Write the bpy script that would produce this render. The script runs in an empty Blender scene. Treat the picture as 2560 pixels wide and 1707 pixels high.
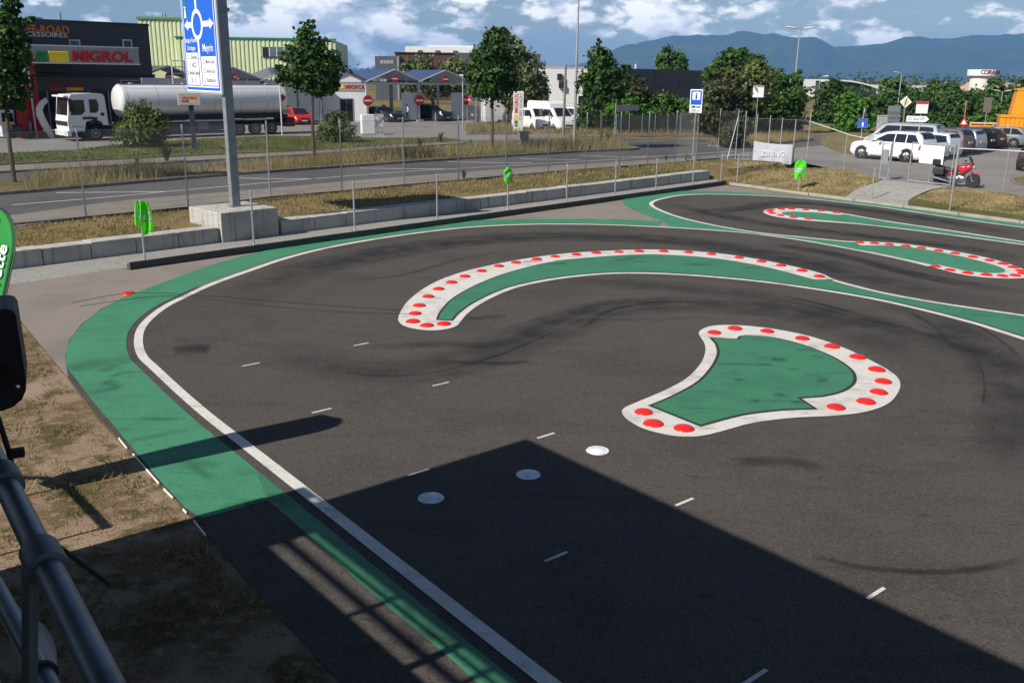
import bpy, bmesh, math, random
import numpy as np
from mathutils import Matrix, Vector
from mathutils.geometry import tessellate_polygon
random.seed(7); RNG = np.random.default_rng(11)
S = bpy.context.scene; COL = S.collection
R = math.radians
# ------------------------------------------------------------------ camera
CH = 5.15; F = 2312.0; PITCH = R(16.1); ROLL = R(0.78); PW, PH = 2560, 1707
FWD = Vector((0, math.cos(PITCH), -math.sin(PITCH))); RT0 = Vector((1, 0, 0)); UP0 = RT0.cross(FWD)
RT = RT0*math.cos(ROLL) + UP0*math.sin(ROLL); UPV = -RT0*math.sin(ROLL) + UP0*math.cos(ROLL)
CP = Vector((0, 0, CH))
cam = bpy.data.cameras.new('camera'); camo = bpy.data.objects.new('camera', cam); COL.objects.link(camo)
m = Matrix((( RT.x, UPV.x, -FWD.x, 0), (RT.y, UPV.y, -FWD.y, 0), (RT.z, UPV.z, -FWD.z, CH), (0, 0, 0, 1)))
camo.matrix_world = m
cam.sensor_width = 36; cam.lens = 36*F/PW; cam.clip_start = 0.05; cam.clip_end = 60000
S.camera = camo
S.render.resolution_x = 1024; S.render.resolution_y = 682
# ------------------------------------------------------------------ light
SUN_AZ, SUN_EL = 52.0, 40.0            # shadows fall towards azimuth 52 (clockwise from +Y)
sh = Vector((math.sin(R(SUN_AZ)), math.cos(R(SUN_AZ)), 0))
sun = bpy.data.lights.new('sun', 'SUN'); sun.energy = 5.0; sun.angle = R(0.53); sun.color = (1, .945, .86)
suno = bpy.data.objects.new('sun', sun); COL.objects.link(suno)
d = Vector((sh.x*math.cos(R(SUN_EL)), sh.y*math.cos(R(SUN_EL)), -math.sin(R(SUN_EL))))
suno.rotation_euler = d.to_track_quat('-Z', 'Y').to_euler(); suno.location = (-40, -30, 60)
W = bpy.data.worlds.new('World'); S.world = W; W.use_nodes = True
nt = W.node_tree; nt.nodes.clear(); N = nt.nodes.new; L = nt.links.new
def math_node(nt, op, a, b=None, c=None, clamp=False):
    n = nt.nodes.new('ShaderNodeMath'); n.operation = op; n.use_clamp = clamp
    for i, v in enumerate((a, b, c)):
        if v is None: continue
        if isinstance(v, (int, float)): n.inputs[i].default_value = v
        else: nt.links.new(v, n.inputs[i])
    return n.outputs[0]
out = N('ShaderNodeOutputWorld'); bg = N('ShaderNodeBackground'); L(bg.outputs[0], out.inputs[0])
sky = N('ShaderNodeTexSky'); sky.sky_type = 'NISHITA'; sky.sun_disc = False
sky.sun_elevation = R(SUN_EL); sky.sun_rotation = R(SUN_AZ + 180); sky.altitude = 400; sky.air_density = 1.0; sky.dust_density = 0.55; sky.ozone_density = 1.6
bg.inputs[1].default_value = 0.05
# cumulus field, laid out in direction space (azimuth, elevation)
tc = N('ShaderNodeTexCoord'); sp = N('ShaderNodeSeparateXYZ'); L(tc.outputs['Generated'], sp.inputs[0])
azn = math_node(nt, 'ARCTAN2', sp.outputs[0], sp.outputs[1]); eln = math_node(nt, 'ARCSINE', sp.outputs[2])
def cloud_noise(sc, det, off, dy=0.0, dx=0.0):
    cb = N('ShaderNodeCombineXYZ')
    L(math_node(nt, 'ADD', azn, dx), cb.inputs[0]); L(math_node(nt, 'MULTIPLY', math_node(nt, 'ADD', eln, dy), 2.0), cb.inputs[1]); cb.inputs[2].default_value = off
    n = N('ShaderNodeTexNoise'); n.inputs['Scale'].default_value = sc; n.inputs['Detail'].default_value = det; n.inputs['Roughness'].default_value = .58
    L(cb.outputs[0], n.inputs['Vector']); return n.outputs['Fac']
big = cloud_noise(7.0, 5, 3.1); fine = cloud_noise(22, 8, 8.6)
big2 = cloud_noise(7.0, 5, 3.1, .022, -.02); fine2 = cloud_noise(22, 8, 8.6, .022, -.02)
dens = math_node(nt, 'ADD', math_node(nt, 'MULTIPLY', big, .58), math_node(nt, 'MULTIPLY', fine, .42))
dens2 = math_node(nt, 'ADD', math_node(nt, 'MULTIPLY', big2, .58), math_node(nt, 'MULTIPLY', fine2, .42))
thin = N('ShaderNodeMapRange'); L(eln, thin.inputs['Value']); thin.inputs['From Min'].default_value = .08; thin.inputs['From Max'].default_value = .40; thin.inputs['To Max'].default_value = .14
mr = N('ShaderNodeMapRange'); mr.interpolation_type = 'SMOOTHSTEP'; L(math_node(nt, 'SUBTRACT', dens, thin.outputs[0]), mr.inputs['Value']); mr.inputs['From Min'].default_value = .496; mr.inputs['From Max'].default_value = .562
shd = N('ShaderNodeMapRange'); L(math_node(nt, 'SUBTRACT', dens2, dens), shd.inputs['Value']); shd.inputs['From Min'].default_value = -.05; shd.inputs['From Max'].default_value = .05
ccol = N('ShaderNodeMix'); ccol.data_type = 'RGBA'; L(shd.outputs[0], ccol.inputs['Factor'])
ccol.inputs['A'].default_value = (22.0, 21.6, 21.0, 1); ccol.inputs['B'].default_value = (10.0, 11.0, 12.8, 1)
lift = N('ShaderNodeMix'); lift.data_type = 'RGBA'; lift.blend_type = 'MULTIPLY'; lift.inputs['Factor'].default_value = 1; L(sky.outputs[0], lift.inputs['A']); lift.inputs['B'].default_value = (1.02, 1.04, 1.10, 1)
mixs = N('ShaderNodeMix'); mixs.data_type = 'RGBA'; L(mr.outputs[0], mixs.inputs['Factor']); L(lift.outputs['Result'], mixs.inputs['A']); L(ccol.outputs['Result'], mixs.inputs['B'])
L(mixs.outputs['Result'], bg.inputs[0])
S.view_settings.view_transform = 'Standard'; S.view_settings.look = 'None'; S.view_settings.exposure = 0.46; S.view_settings.gamma = 1.0
S.render.engine = 'CYCLES'; S.cycles.use_denoising = True; S.cycles.max_bounces = 6; S.cycles.transparent_max_bounces = 12; S.cycles.volume_bounces = 0
# ------------------------------------------------------------------ pixel -> place
ZR = 0.45                               # level of the road and car park above the track
def ray(x, y): return FWD + RT*((x - PW/2)/F) - UPV*((y - PH/2)/F)
def P(x, y, z=0.0):
    d = ray(x, y); return CP + d*((z - CH)/d.z)
def Q(x, y): return P(x, y, ZR)
def atY(x, y, Y):
    d = ray(x, y); return CP + d*(Y/d.y)
def hgt(b, xt, yt):                     # height of a pixel above the ground point b
    d = ray(xt, yt); return CH + d.z*math.hypot(b.x, b.y)/math.hypot(d.x, d.y) - b.z
def onplane(x, y, A, az):
    n = Vector((math.cos(R(az)), -math.sin(R(az)), 0)); d = ray(x, y); return CP + d*(((Vector((A[0], A[1], 0)) - Vector((CP.x, CP.y, 0))).dot(n))/d.dot(n))
def dirv(az): return Vector((math.sin(R(az)), math.cos(R(az)), 0))
# ------------------------------------------------------------------ materials
MATS = {}
def mat(name, col, rough=.8, metal=0, var=0, vscale=3.0, bump=0, bscale=60, spec=.3, emit=None, col2=None, detail=4, trans=0, coat=0, attr=False, cell=None):
    """Principled material: colour broken up by object-space noise, fine relief as bump"""
    if name in MATS: return MATS[name]
    M = bpy.data.materials.new(name); M.use_nodes = True; t = M.node_tree; b = t.nodes['Principled BSDF']
    b.inputs['Roughness'].default_value = rough; b.inputs['Metallic'].default_value = metal; b.inputs['Specular IOR Level'].default_value = spec
    if coat: b.inputs['Coat Weight'].default_value = coat; b.inputs['Coat Roughness'].default_value = .05
    c = (*col, 1); b.inputs['Base Color'].default_value = c
    g = t.nodes.new('ShaderNodeNewGeometry')
    src = None
    if var or col2:
        n = t.nodes.new('ShaderNodeTexNoise'); n.inputs['Scale'].default_value = vscale; n.inputs['Detail'].default_value = detail; n.inputs['Roughness'].default_value = .6
        t.links.new(g.outputs['Position'], n.inputs['Vector'])
        mp = t.nodes.new('ShaderNodeMapRange'); t.links.new(n.outputs['Fac'], mp.inputs['Value']); mp.inputs['From Min'].default_value = .35; mp.inputs['From Max'].default_value = .65
        mx = t.nodes.new('ShaderNodeMix'); mx.data_type = 'RGBA'; t.links.new(mp.outputs[0], mx.inputs['Factor'])
        mx.inputs['A'].default_value = tuple(x*(1 - var) for x in col) + (1,); mx.inputs['B'].default_value = (*(col2 or tuple(min(1, x*(1 + var)) for x in col)), 1)
        src = mx.outputs['Result']
    if attr:                            # per-face random number: leaves and blades differ
        a = t.nodes.new('ShaderNodeAttribute'); a.attribute_name = 'rnd'
        mx = t.nodes.new('ShaderNodeMix'); mx.data_type = 'RGBA'; t.links.new(a.outputs['Fac'], mx.inputs['Factor'])
        mx.inputs['A'].default_value = c; mx.inputs['B'].default_value = (*(attr if attr is not True else col), 1); src = mx.outputs['Result']
    if src: t.links.new(src, b.inputs['Base Color'])
    if bump:
        n = t.nodes.new('ShaderNodeTexNoise'); n.inputs['Scale'].default_value = bscale; n.inputs['Detail'].default_value = 3; t.links.new(g.outputs['Position'], n.inputs['Vector'])
        bp = t.nodes.new('ShaderNodeBump'); bp.inputs['Strength'].default_value = bump; bp.inputs['Distance'].default_value = .02
        t.links.new(n.outputs['Fac'], bp.inputs['Height']); t.links.new(bp.outputs[0], b.inputs['Normal'])
    if trans:
        tr = t.nodes.new('ShaderNodeBsdfTranslucent'); ms = t.nodes.new('ShaderNodeMixShader'); ms.inputs[0].default_value = trans
        if src: t.links.new(src, tr.inputs[0])
        else: tr.inputs[0].default_value = c
        o = t.nodes['Material Output']; t.links.new(b.outputs[0], ms.inputs[1]); t.links.new(tr.outputs[0], ms.inputs[2]); t.links.new(ms.outputs[0], o.inputs[0])
    if emit: b.inputs['Emission Color'].default_value = (*emit, 1); b.inputs['Emission Strength'].default_value = 1
    MATS[name] = M; return M
def noise_chain(t, pos, layers):
    """layers: (scale, detail, lo, hi, colour, strength, stretch) blended over each other"""
    src = None
    for (sc, det, lo, hi, col, st, stretch) in layers:
        if src is None:
            rgb = t.nodes.new('ShaderNodeRGB'); rgb.outputs[0].default_value = (*col, 1); src = rgb.outputs[0]; continue
        mp = t.nodes.new('ShaderNodeMapping'); t.links.new(pos, mp.inputs['Vector']); mp.inputs['Scale'].default_value = stretch[:3]; mp.inputs['Rotation'].default_value = (0, 0, stretch[3])
        n = t.nodes.new('ShaderNodeTexNoise'); n.inputs['Scale'].default_value = sc; n.inputs['Detail'].default_value = det; n.inputs['Roughness'].default_value = .62; t.links.new(mp.outputs[0], n.inputs['Vector'])
        r = t.nodes.new('ShaderNodeMapRange'); r.interpolation_type = 'SMOOTHSTEP'; t.links.new(n.outputs['Fac'], r.inputs['Value']); r.inputs['From Min'].default_value = lo; r.inputs['From Max'].default_value = hi; r.inputs['To Max'].default_value = st
        mx = t.nodes.new('ShaderNodeMix'); mx.data_type = 'RGBA'; t.links.new(r.outputs[0], mx.inputs['Factor']); t.links.new(src, mx.inputs['A']); mx.inputs['B'].default_value = (*col, 1); src = mx.outputs['Result']
    return src
def layered(name, layers, rough=.9, bump=.3, bscale=80, spec=.2, bdist=.02):
    M = bpy.data.materials.new(name); M.use_nodes = True; t = M.node_tree; b = t.nodes['Principled BSDF']; b.inputs['Roughness'].default_value = rough; b.inputs['Specular IOR Level'].default_value = spec
    g = t.nodes.new('ShaderNodeNewGeometry'); t.links.new(noise_chain(t, g.outputs['Position'], layers), b.inputs['Base Color'])
    n = t.nodes.new('ShaderNodeTexNoise'); n.inputs['Scale'].default_value = bscale; n.inputs['Detail'].default_value = 4; t.links.new(g.outputs['Position'], n.inputs['Vector'])
    bp = t.nodes.new('ShaderNodeBump'); bp.inputs['Strength'].default_value = bump; bp.inputs['Distance'].default_value = bdist; t.links.new(n.outputs['Fac'], bp.inputs['Height']); t.links.new(bp.outputs[0], b.inputs['Normal'])
    MATS[name] = M; return M
O1 = (1, 1, 1, 0)
ASPH = layered('asphalt_track', [(0, 0, 0, 0, (.072, .063, .055), 0, O1), (.35, 4, .45, .7, (.047, .042, .038), .75, O1), (1.6, 5, .5, .72, (.042, .038, .035), .6, (.35, 1.6, 1, .9)), (3, 4, .56, .75, (.094, .082, .071), .6, O1), (42, 3, .52, .66, (.16, .143, .126), .5, O1), (34, 3, .54, .66, (.019, .018, .017), .65, (1, 1, 1, .5)), (150, 2, .54, .66, (.2, .18, .16), .5, O1), (5.5, 5, .62, .72, (.030, .028, .027), .6, (.25, 1.2, 1, 2.2))], .88, .6, 150, .12)
ASPH2 = layered('asphalt_worn', [(0, 0, 0, 0, (0.2142, 0.184, 0.1591), 0, O1), (.5, 4, .45, .7, (0.1632, 0.144, 0.128), .8, O1), (90, 2, .52, .7, (0.3876, 0.36, 0.3201), .5, O1), (2.2, 4, .62, .74, (0.102, 0.09, 0.0873), .5, (1, .4, 1, .7))], .9, .4, 180, .12)
ROAD = layered('asphalt_road', [(0, 0, 0, 0, (0.08925, 0.084, 0.0819), 0, O1), (.25, 4, .45, .7, (0.06825, 0.0651, 0.0651), .8, O1), (60, 2, .52, .7, (0.147, 0.1418, 0.1365), .4, O1)], .85, .3, 120, .25)
PARK = layered('asphalt_parking', [(0, 0, 0, 0, (0.2093, 0.1958, 0.1823), 0, O1), (.2, 4, .42, .7, (0.1553, 0.1458, 0.1377), .8, O1), (1.2, 4, .6, .75, (0.1148, 0.108, 0.1053), .5, O1), (70, 2, .5, .7, (0.27, 0.2565, 0.243), .4, O1)], .88, .3, 120, .2)
PAVE = layered('pavement', [(0, 0, 0, 0, (0.2115, 0.1845, 0.1575), 0, O1), (.7, 4, .45, .7, (0.153, 0.135, 0.117), .7, O1), (50, 2, .5, .7, (0.27, 0.243, 0.216), .4, O1)], .9, .3, 120, .2)
GRAVEL = layered('gravel', [(0, 0, 0, 0, (.30, .285, .26), 0, O1), (26, 3, .48, .62, (.12, .11, .10), .8, O1), (45, 2, .55, .7, (.5, .48, .45), .8, O1), (.8, 4, .5, .75, (.2, .19, .16), .6, O1)], .95, .9, 38, .2, .03)
GREEN = layered('green_paint', [(0, 0, 0, 0, (0.04, 0.18, 0.092), 0, O1), (1.2, 5, .45, .7, (0.0288, 0.136, 0.0704), .8, O1), (2.6, 6, .55, .7, (0.028, 0.092, 0.0576), .75, (.3, 1.4, 1, .55)), (26, 4, .55, .66, (.022, .060, .042), .65, O1), (70, 2, .55, .66, (.085, .27, .16), .4, O1), (9, 4, .6, .75, (0.068, 0.216, 0.128), .5, O1)], .6, .3, 200, .35)
GREENL = layered('green_paint_light', [(0, 0, 0, 0, (.050, .212, .112), 0, O1), (1.0, 5, .45, .72, (.036, .160, .084), .85, O1), (2.2, 6, .54, .70, (.040, .112, .070), .7, (.3, 1.4, 1, .55)), (24, 4, .54, .66, (.026, .075, .050), .6, O1), (60, 2, .55, .66, (.085, .27, .16), .35, O1), (.5, 4, .52, .7, (.065, .235, .135), .6, O1)], .6, .3, 150, .3)
WHITE = layered('white_paint', [(0, 0, 0, 0, (.60, .575, .53), 0, O1), (1.5, 5, .48, .70, (.42, .39, .35), .75, O1), (44, 3, .53, .64, (.22, .20, .18), .6, O1), (3.4, 6, .54, .70, (.26, .24, .21), .65, (.45, 1.3, 1, .4)), (.8, 4, .62, .74, (.45, .30, .26), .5, O1)], .7, .3, 150, .3)
GAP = mat('bare_tar', (.035, .030, .027), .85, var=.3, vscale=30)
GRASSG = layered('dry_turf', [(0, 0, 0, 0, (0.1983, 0.1476, 0.06653), 0, O1), (.9, 5, .45, .65, (0.1359, 0.1008, 0.04118), .8, O1), (1.7, 6, .52, .66, (0.06242, 0.072, 0.02028), .85, O1), (14, 4, .55, .7, (0.2497, 0.1944, 0.1014), .5, O1), (.35, 4, .58, .75, (0.2203, 0.18, 0.114), .8, O1), (.03, 3, .48, .6, (0.05141, 0.072, 0.01901), .8, O1)], .95, .8, 30, .1, .05)
DIRT = layered('trodden_turf', [(0, 0, 0, 0, (.235, .165, .112), 0, O1), (.8, 5, .44, .58, (.11, .078, .038), .85, O1), (1.9, 6, .50, .60, (.075, .062, .024), .9, O1), (7, 5, .52, .64, (.27, .195, .125), .65, O1), (18, 4, .55, .68, (.07, .052, .028), .45, O1), (.55, 4, .52, .64, (.27, .195, .138), .9, O1)], .95, .5, 30, .1, .04)
GRASS2 = layered('green_turf', [(0, 0, 0, 0, (.085, .115, .035), 0, O1), (.5, 5, .48, .66, (.2, .165, .075), .85, O1), (6, 5, .5, .7, (.06, .09, .024), .7, O1)], .95, .7, 25, .1, .05)
CONC = layered('concrete_block', [(0, 0, 0, 0, (.40, .385, .35), 0, O1), (.9, 5, .46, .7, (.27, .255, .23), .8, O1), (2.0, 5, .54, .68, (.13, .125, .11), .75, (2.2, 2.2, .16, 0)), (30, 3, .55, .7, (.5, .48, .45), .4, O1)], .92, .3, 60, .2)
GALV = mat('galvanised_steel', (.50, .51, .52), .45, .75, var=.18, vscale=12)
STEEL = mat('painted_grey_steel', (.30, .32, .34), .5, .3, var=.15, vscale=5)
# ------------------------------------------------------------------ mesh building
class MB:
    def __init__(s): s.v = []; s.f = []
    def add(s, v, f, M=None):
        o = len(s.v); s.v += [tuple(M @ Vector(p)) if M else tuple(p) for p in v]; s.f += [tuple(i + o for i in q) for q in f]; return s
    def box(s, x0, x1, y0, y1, z0, z1, M=None, b=0):
        if b <= 0:
            v = [(x0,y0,z0),(x1,y0,z0),(x1,y1,z0),(x0,y1,z0),(x0,y0,z1),(x1,y0,z1),(x1,y1,z1),(x0,y1,z1)]
            return s.add(v, [(0,3,2,1),(4,5,6,7),(0,1,5,4),(1,2,6,5),(2,3,7,6),(3,0,4,7)], M)
        bm = bmesh.new(); bmesh.ops.create_cube(bm, size=1)
        bmesh.ops.scale(bm, vec=(x1-x0, y1-y0, z1-z0), verts=bm.verts); bmesh.ops.translate(bm, vec=((x0+x1)/2, (y0+y1)/2, (z0+z1)/2), verts=bm.verts)
        bmesh.ops.bevel(bm, geom=bm.edges[:], offset=b, segments=2, affect='EDGES', profile=.6)
        bm.verts.index_update(); s.add([v.co[:] for v in bm.verts], [tuple(v.index for v in f.verts) for f in bm.faces], M); bm.free(); return s
    def tube(s, pts, r, n=8, M=None, cap=True):
        pts = [Vector(p) for p in pts]; rs = r if isinstance(r, (list, tuple)) else [r]*len(pts); v = []; f = []; prev = None
        for i, p in enumerate(pts):
            t = (pts[min(i+1, len(pts)-1)] - pts[max(i-1, 0)]).normalized()
            if prev is None: a = t.orthogonal().normalized()
            else: a = (prev - t*prev.dot(t)).normalized()
            prev = a; b = t.cross(a)
            for k in range(n):
                q = 2*math.pi*k/n; v.append(p + a*(rs[i]*math.cos(q)) + b*(rs[i]*math.sin(q)))
        for i in range(len(pts)-1):
            for k in range(n): f.append((i*n+k, i*n+(k+1)%n, (i+1)*n+(k+1)%n, (i+1)*n+k))
        if cap: f += [tuple(range(n-1, -1, -1)), tuple((len(pts)-1)*n+k for k in range(n))]
        return s.add(v, f, M)
    def lathe(s, prof, n=24, M=None):      # profile [(r,z)] about local z
        v = []; f = []
        for (r, z) in prof:
            for k in range(n): q = 2*math.pi*k/n; v.append((r*math.cos(q), r*math.sin(q), z))
        for i in range(len(prof)-1):
            for k in range(n): f.append((i*n+k, i*n+(k+1)%n, (i+1)*n+(k+1)%n, (i+1)*n+k))
        if prof[0][0] > 1e-6: f.append(tuple(range(n-1, -1, -1)))
        if prof[-1][0] > 1e-6: f.append(tuple((len(prof)-1)*n+k for k in range(n)))
        return s.add(v, f, M)
    def prism(s, poly, y0, y1, M=None):    # (x,z) outline extruded along local y
        n = len(poly); v = [(x, y0, z) for x, z in poly] + [(x, y1, z) for x, z in poly]
        f = [(i, (i+1)%n, (i+1)%n+n, i+n) for i in range(n)]
        tri = tessellate_polygon([[Vector((x, z, 0)) for x, z in poly]])
        f += [t for t in tri] + [tuple(i+n for i in reversed(t)) for t in tri]
        return s.add(v, f, M)
    def quad(s, a, b, c, d): return s.add([a, b, c, d], [(0, 1, 2, 3)])
    def build(s, name, material, parent=None, smooth=False, rnd=False, fix=True):
        me = bpy.data.meshes.new(name); me.from_pydata(s.v, [], s.f); me.update()
        if fix and len(s.f) < 60000:
            bm = bmesh.new(); bm.from_mesh(me); bmesh.ops.recalc_face_normals(bm, faces=bm.faces); bm.to_mesh(me); bm.free()
        if rnd:
            a = me.attributes.new('rnd', 'FLOAT', 'FACE'); a.data.foreach_set('value', RNG.random(len(me.polygons)).astype(np.float32))
        me.materials.append(material)
        if smooth:
            me.polygons.foreach_set('use_smooth', [True]*len(me.polygons))
            try: me.set_sharp_from_angle(angle=R(38))
            except Exception: pass
        o = bpy.data.objects.new(name, me); COL.objects.link(o)
        if parent: o.parent = parent
        return o
def tag(o, label, cat, group=None, kind=None):
    if label: o['label'] = label
    if cat: o['category'] = cat
    if group: o['group'] = group
    if kind: o['kind'] = kind
    return o
def struct(o, kind='structure'): o['kind'] = kind; return o
def thing(name, label, cat, loc=(0, 0, 0), rz=0, group=None):
    o = bpy.data.objects.new(name, None); COL.objects.link(o); o.location = loc; o.rotation_euler = (0, 0, rz); o.empty_display_size = .2
    return tag(o, label, cat, group)
def copy_tree(o, parent=None):
    c = o.copy(); COL.objects.link(c); c.parent = parent
    for ch in list(o.children): copy_tree(ch, c)
    return c
def facing(f): return R(180 - f)          # front is local -Y; f = azimuth it faces
def text(s, size, material, parent, loc, rx=90, rz=0, ry=0, name='lettering', width=None, ext=.004, align='CENTER', shear=0, bold=0):
    c = bpy.data.curves.new('t', 'FONT'); c.body = s; c.size = size; c.align_x = align; c.align_y = 'CENTER'; c.extrude = ext; c.shear = shear; c.offset = bold; c.resolution_u = 3
    o = bpy.data.objects.new('t', c); COL.objects.link(o)
    me = bpy.data.meshes.new_from_object(o.evaluated_get(bpy.context.evaluated_depsgraph_get())); bpy.data.objects.remove(o); bpy.data.curves.remove(c)
    me.name = name; me.materials.clear(); me.materials.append(material)
    if width:
        xs = [v.co.x for v in me.vertices]; k = width/max(1e-6, max(xs) - min(xs))
        for v in me.vertices: v.co.x *= k
    t = bpy.data.objects.new(name, me); COL.objects.link(t); t.parent = parent; t.location = loc; t.rotation_euler = (R(rx), R(ry), R(rz)); return t
def cr(pts, n=8, closed=False):           # Catmull-Rom through points
    pts = [Vector(p) for p in pts]; m = len(pts); o = []
    for i in range(m if closed else m-1):
        g = (lambda k: pts[k % m]) if closed else (lambda k: pts[max(0, min(m-1, k))])
        a, b, c, e = g(i-1), g(i), g(i+1), g(i+2)
        for k in range(n):
            t = k/n; o.append(.5*((2*b) + (c-a)*t + (2*a-5*b+4*c-e)*t*t + (3*b-a-3*c+e)*t**3))
    if not closed: o.append(pts[-1])
    return o
def sheet(name, pts, z, material, parent=None, kind='structure'):
    v = [(p[0], p[1], z) for p in pts]; tri = tessellate_polygon([[Vector(p) for p in v]])
    me = bpy.data.meshes.new(name); me.from_pydata(v, [], [tuple(t) for t in tri]); me.update()
    bm = bmesh.new(); bm.from_mesh(me)
    for f in bm.faces:
        if f.normal.z < 0: f.normal_flip()
    bm.to_mesh(me); bm.free(); me.materials.append(material)
    o = bpy.data.objects.new(name, me); COL.objects.link(o)
    if parent: o.parent = parent
    elif kind: o['kind'] = kind
    return o
def offset_line(pts, d):
    o = []
    for i, p in enumerate(pts):
        t = (Vector(pts[min(i+1, len(pts)-1)]) - Vector(pts[max(i-1, 0)])); t.z = 0; t.normalize(); o.append(Vector(p) + Vector((-t.y, t.x, 0))*d)
    return o
def inset(pts, d):                        # shrink a closed polygon by d
    n = len(pts); A = sum(pts[i].x*pts[(i+1)%n].y - pts[(i+1)%n].x*pts[i].y for i in range(n)); sg = 1 if A > 0 else -1; o = []
    for i in range(n):
        a, b, c = pts[i-1], pts[i], pts[(i+1)%n]; t1 = (b-a); t2 = (c-b); t1.z = t2.z = 0
        n1 = Vector((-t1.y, t1.x, 0)).normalized(); n2 = Vector((-t2.y, t2.x, 0)).normalized(); m_ = (n1+n2)
        if m_.length < .2: m_ = n1
        m_.normalize(); k = 1/max(.5, m_.dot(n1)); o.append(b + m_*(d*k*sg))
    return o
def ribbon(name, pts, w, z, material, parent=None):
    a = offset_line(pts, w/2); b = offset_line(pts, -w/2); mb = MB(); n = len(pts)
    mb.add([(p.x, p.y, z) for p in a] + [(p.x, p.y, z) for p in b], [(i+n, i+1+n, i+1, i) for i in range(n-1)])
    o = mb.build(name, material, parent, fix=False)
    if not parent: o['kind'] = 'structure'
    return o
def px(L_, z=0.0): return [P(x, y, z) for x, y in L_]
# ================================================================== SETTING
U = Vector((.642, -.767, 0)); V = Vector((.767, .642, 0))     # along / out from the drivers' stand
WD = dirv(43.6)                                               # the block wall and the road run this way
WA = P(110, 664); WB = WA + WD*33.2                           # front foot of the wall
KA = P(1822, 462); KB = P(2560, 560); KC = KB + (KB-KA)*1.6
LIM = [WA - WD*60, WB, KA + Vector((.2, .1, 0)), KB, KC]
def ground_z(x, y):
    x = np.asarray(x, float); y = np.asarray(y, float); best = np.full(x.shape, 1e9); z = np.zeros(x.shape)
    for i in range(len(LIM)-1):
        a, b = LIM[i], LIM[i+1]; dx, dy = b.x-a.x, b.y-a.y; l2 = dx*dx+dy*dy
        t = np.clip(((x-a.x)*dx + (y-a.y)*dy)/l2, 0, 1); qx, qy = a.x+t*dx, a.y+t*dy
        dist = np.hypot(x-qx, y-qy); sgn = np.sign(dx*(y-a.y) - dy*(x-a.x))
        dd = dist*sgn; lo, hi = ((.2, .55) if i == 0 else (.25, 4.2))
        w = np.clip((dd-lo)/(hi-lo), 0, 1); zz = ZR*w*w*(3-2*w)
        m_ = dist < best; best = np.where(m_, dist, best); z = np.where(m_, zz, z)
    return z
xs = np.concatenate([[-10500, -6000, -3000, -900, -300, -120, -70], np.arange(-45, 45.01, .4), [70, 120, 300, 900, 3000, 6000, 10500]])
ys = np.concatenate([[-3000, -600, -150, -50], np.arange(-20, 72.01, .4), [95, 150, 300, 700, 1500, 4000, 7000, 10500]])
X, Y = np.meshgrid(xs, ys); Zg = ground_z(X, Y)
near = (np.abs(X) < 46) & (Y > 20) & (Y < 73)
Zg = Zg + np.where(near & (Zg > .3), .03*np.sin(X*1.7+Y*.6)*np.sin(Y*1.3-X*.4) - .03, 0)
nx, ny = len(xs), len(ys)
vv = np.stack([X.ravel(), Y.ravel(), Zg.ravel() - .0], 1)
idx = np.arange(nx*ny).reshape(ny, nx); ff = np.stack([idx[:-1,:-1].ravel(), idx[:-1,1:].ravel(), idx[1:,1:].ravel(), idx[1:,:-1].ravel()], 1)
me = bpy.data.meshes.new('ground'); me.from_pydata(vv.tolist(), [], ff.tolist()); me.materials.append(GRASSG); me.polygons.foreach_set('use_smooth', [True]*len(me.polygons))
ground = bpy.data.objects.new('ground', me); COL.objects.link(ground); struct(ground)
# ---- track apron
apron = [P(850,1707)+U*9+V*.06, P(850,1707), P(665,1508), P(465,1278), P(240,1040), P(170,945), P(60,812), P(30,772), P(-40,745), P(-120,742), P(32,713), P(300,672), P(325,677), P(1815,464), P(1834,467), KB, KC, KC+Vector((-6,-12,0))]
sheet('track_apron', apron, .010, ASPH2)
# racing surface: darker, fresher asphalt inside the painted edge
E1 = px([(1370,1707),(1137,1526),(1050,1461),(940.6,1373),(831,1286),(731,1211),(641,1142),(584,1094),(519,1041),(453,984),(387.5,923),(357,893),(346.5,860),(352,826),(375,797),(415,767),(465,742),(533,711),(633,675),(700,652),(784,629),(887,608),(1000,590),(1117,575),(1200,567.7),(1300,563),(1400,561.8),(1533,564),(1700,571.7),(1833,581),(1933,592),(2000,601.7),(2067,613),(2184,635),(2276,655),(2323,667)])
_a, _b = E1[0], E1[8]
for _k in range(1, 8): E1[_k] = _a.lerp(_b, (E1[_k]-_a).dot(_b-_a)/(_b-_a).length_squared)      # the start straight is straight
E1 = [_a + (_a-_b).normalized()*7] + E1
E1c = cr(E1, 6)
E2 = px([(2560,570.7),(2443,555),(2276,530),(2184,516.5),(2067,503),(1967,494),(1867,489),(1767,486.7),(1700,490),(1660,497),(1637,503.5),(1628,510),(1633,518),(1657,530),(1700,545),(1753,558),(1817,570.7),(1900,584),(2000,594),(2100,604),(2134,606)])
E2 = [E2[0]+(KB-KA).normalized()*12] + E2
E2c = cr(E2, 6)
far_r = KC + Vector((-7, -10, 0))
sheet('racing_surface', [p.copy() for p in E1c[:-6]] + [P(2134,606)] + list(reversed(E2c[:-1])) + [far_r + Vector((2, 4, 0)), far_r, E1[0]+V*6 + U*10], .014, ASPH)
# the island noses lie over the asphalt, so one dark sheet serves both lanes
sheet('old_asphalt', [P(850,1707)+U*9+V*.02, P(850,1707), P(665,1508), P(465,1278), P(240,1040), P(170,945), P(163,890), P(173,852), P(203,812), P(252,774), P(333,734)] + list(reversed([p for p in E1c if p.y < P(533,711).y and p.x < P(1370,1707).x])) + [P(1370,1707)+U*9], .0122, ASPH)
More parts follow.
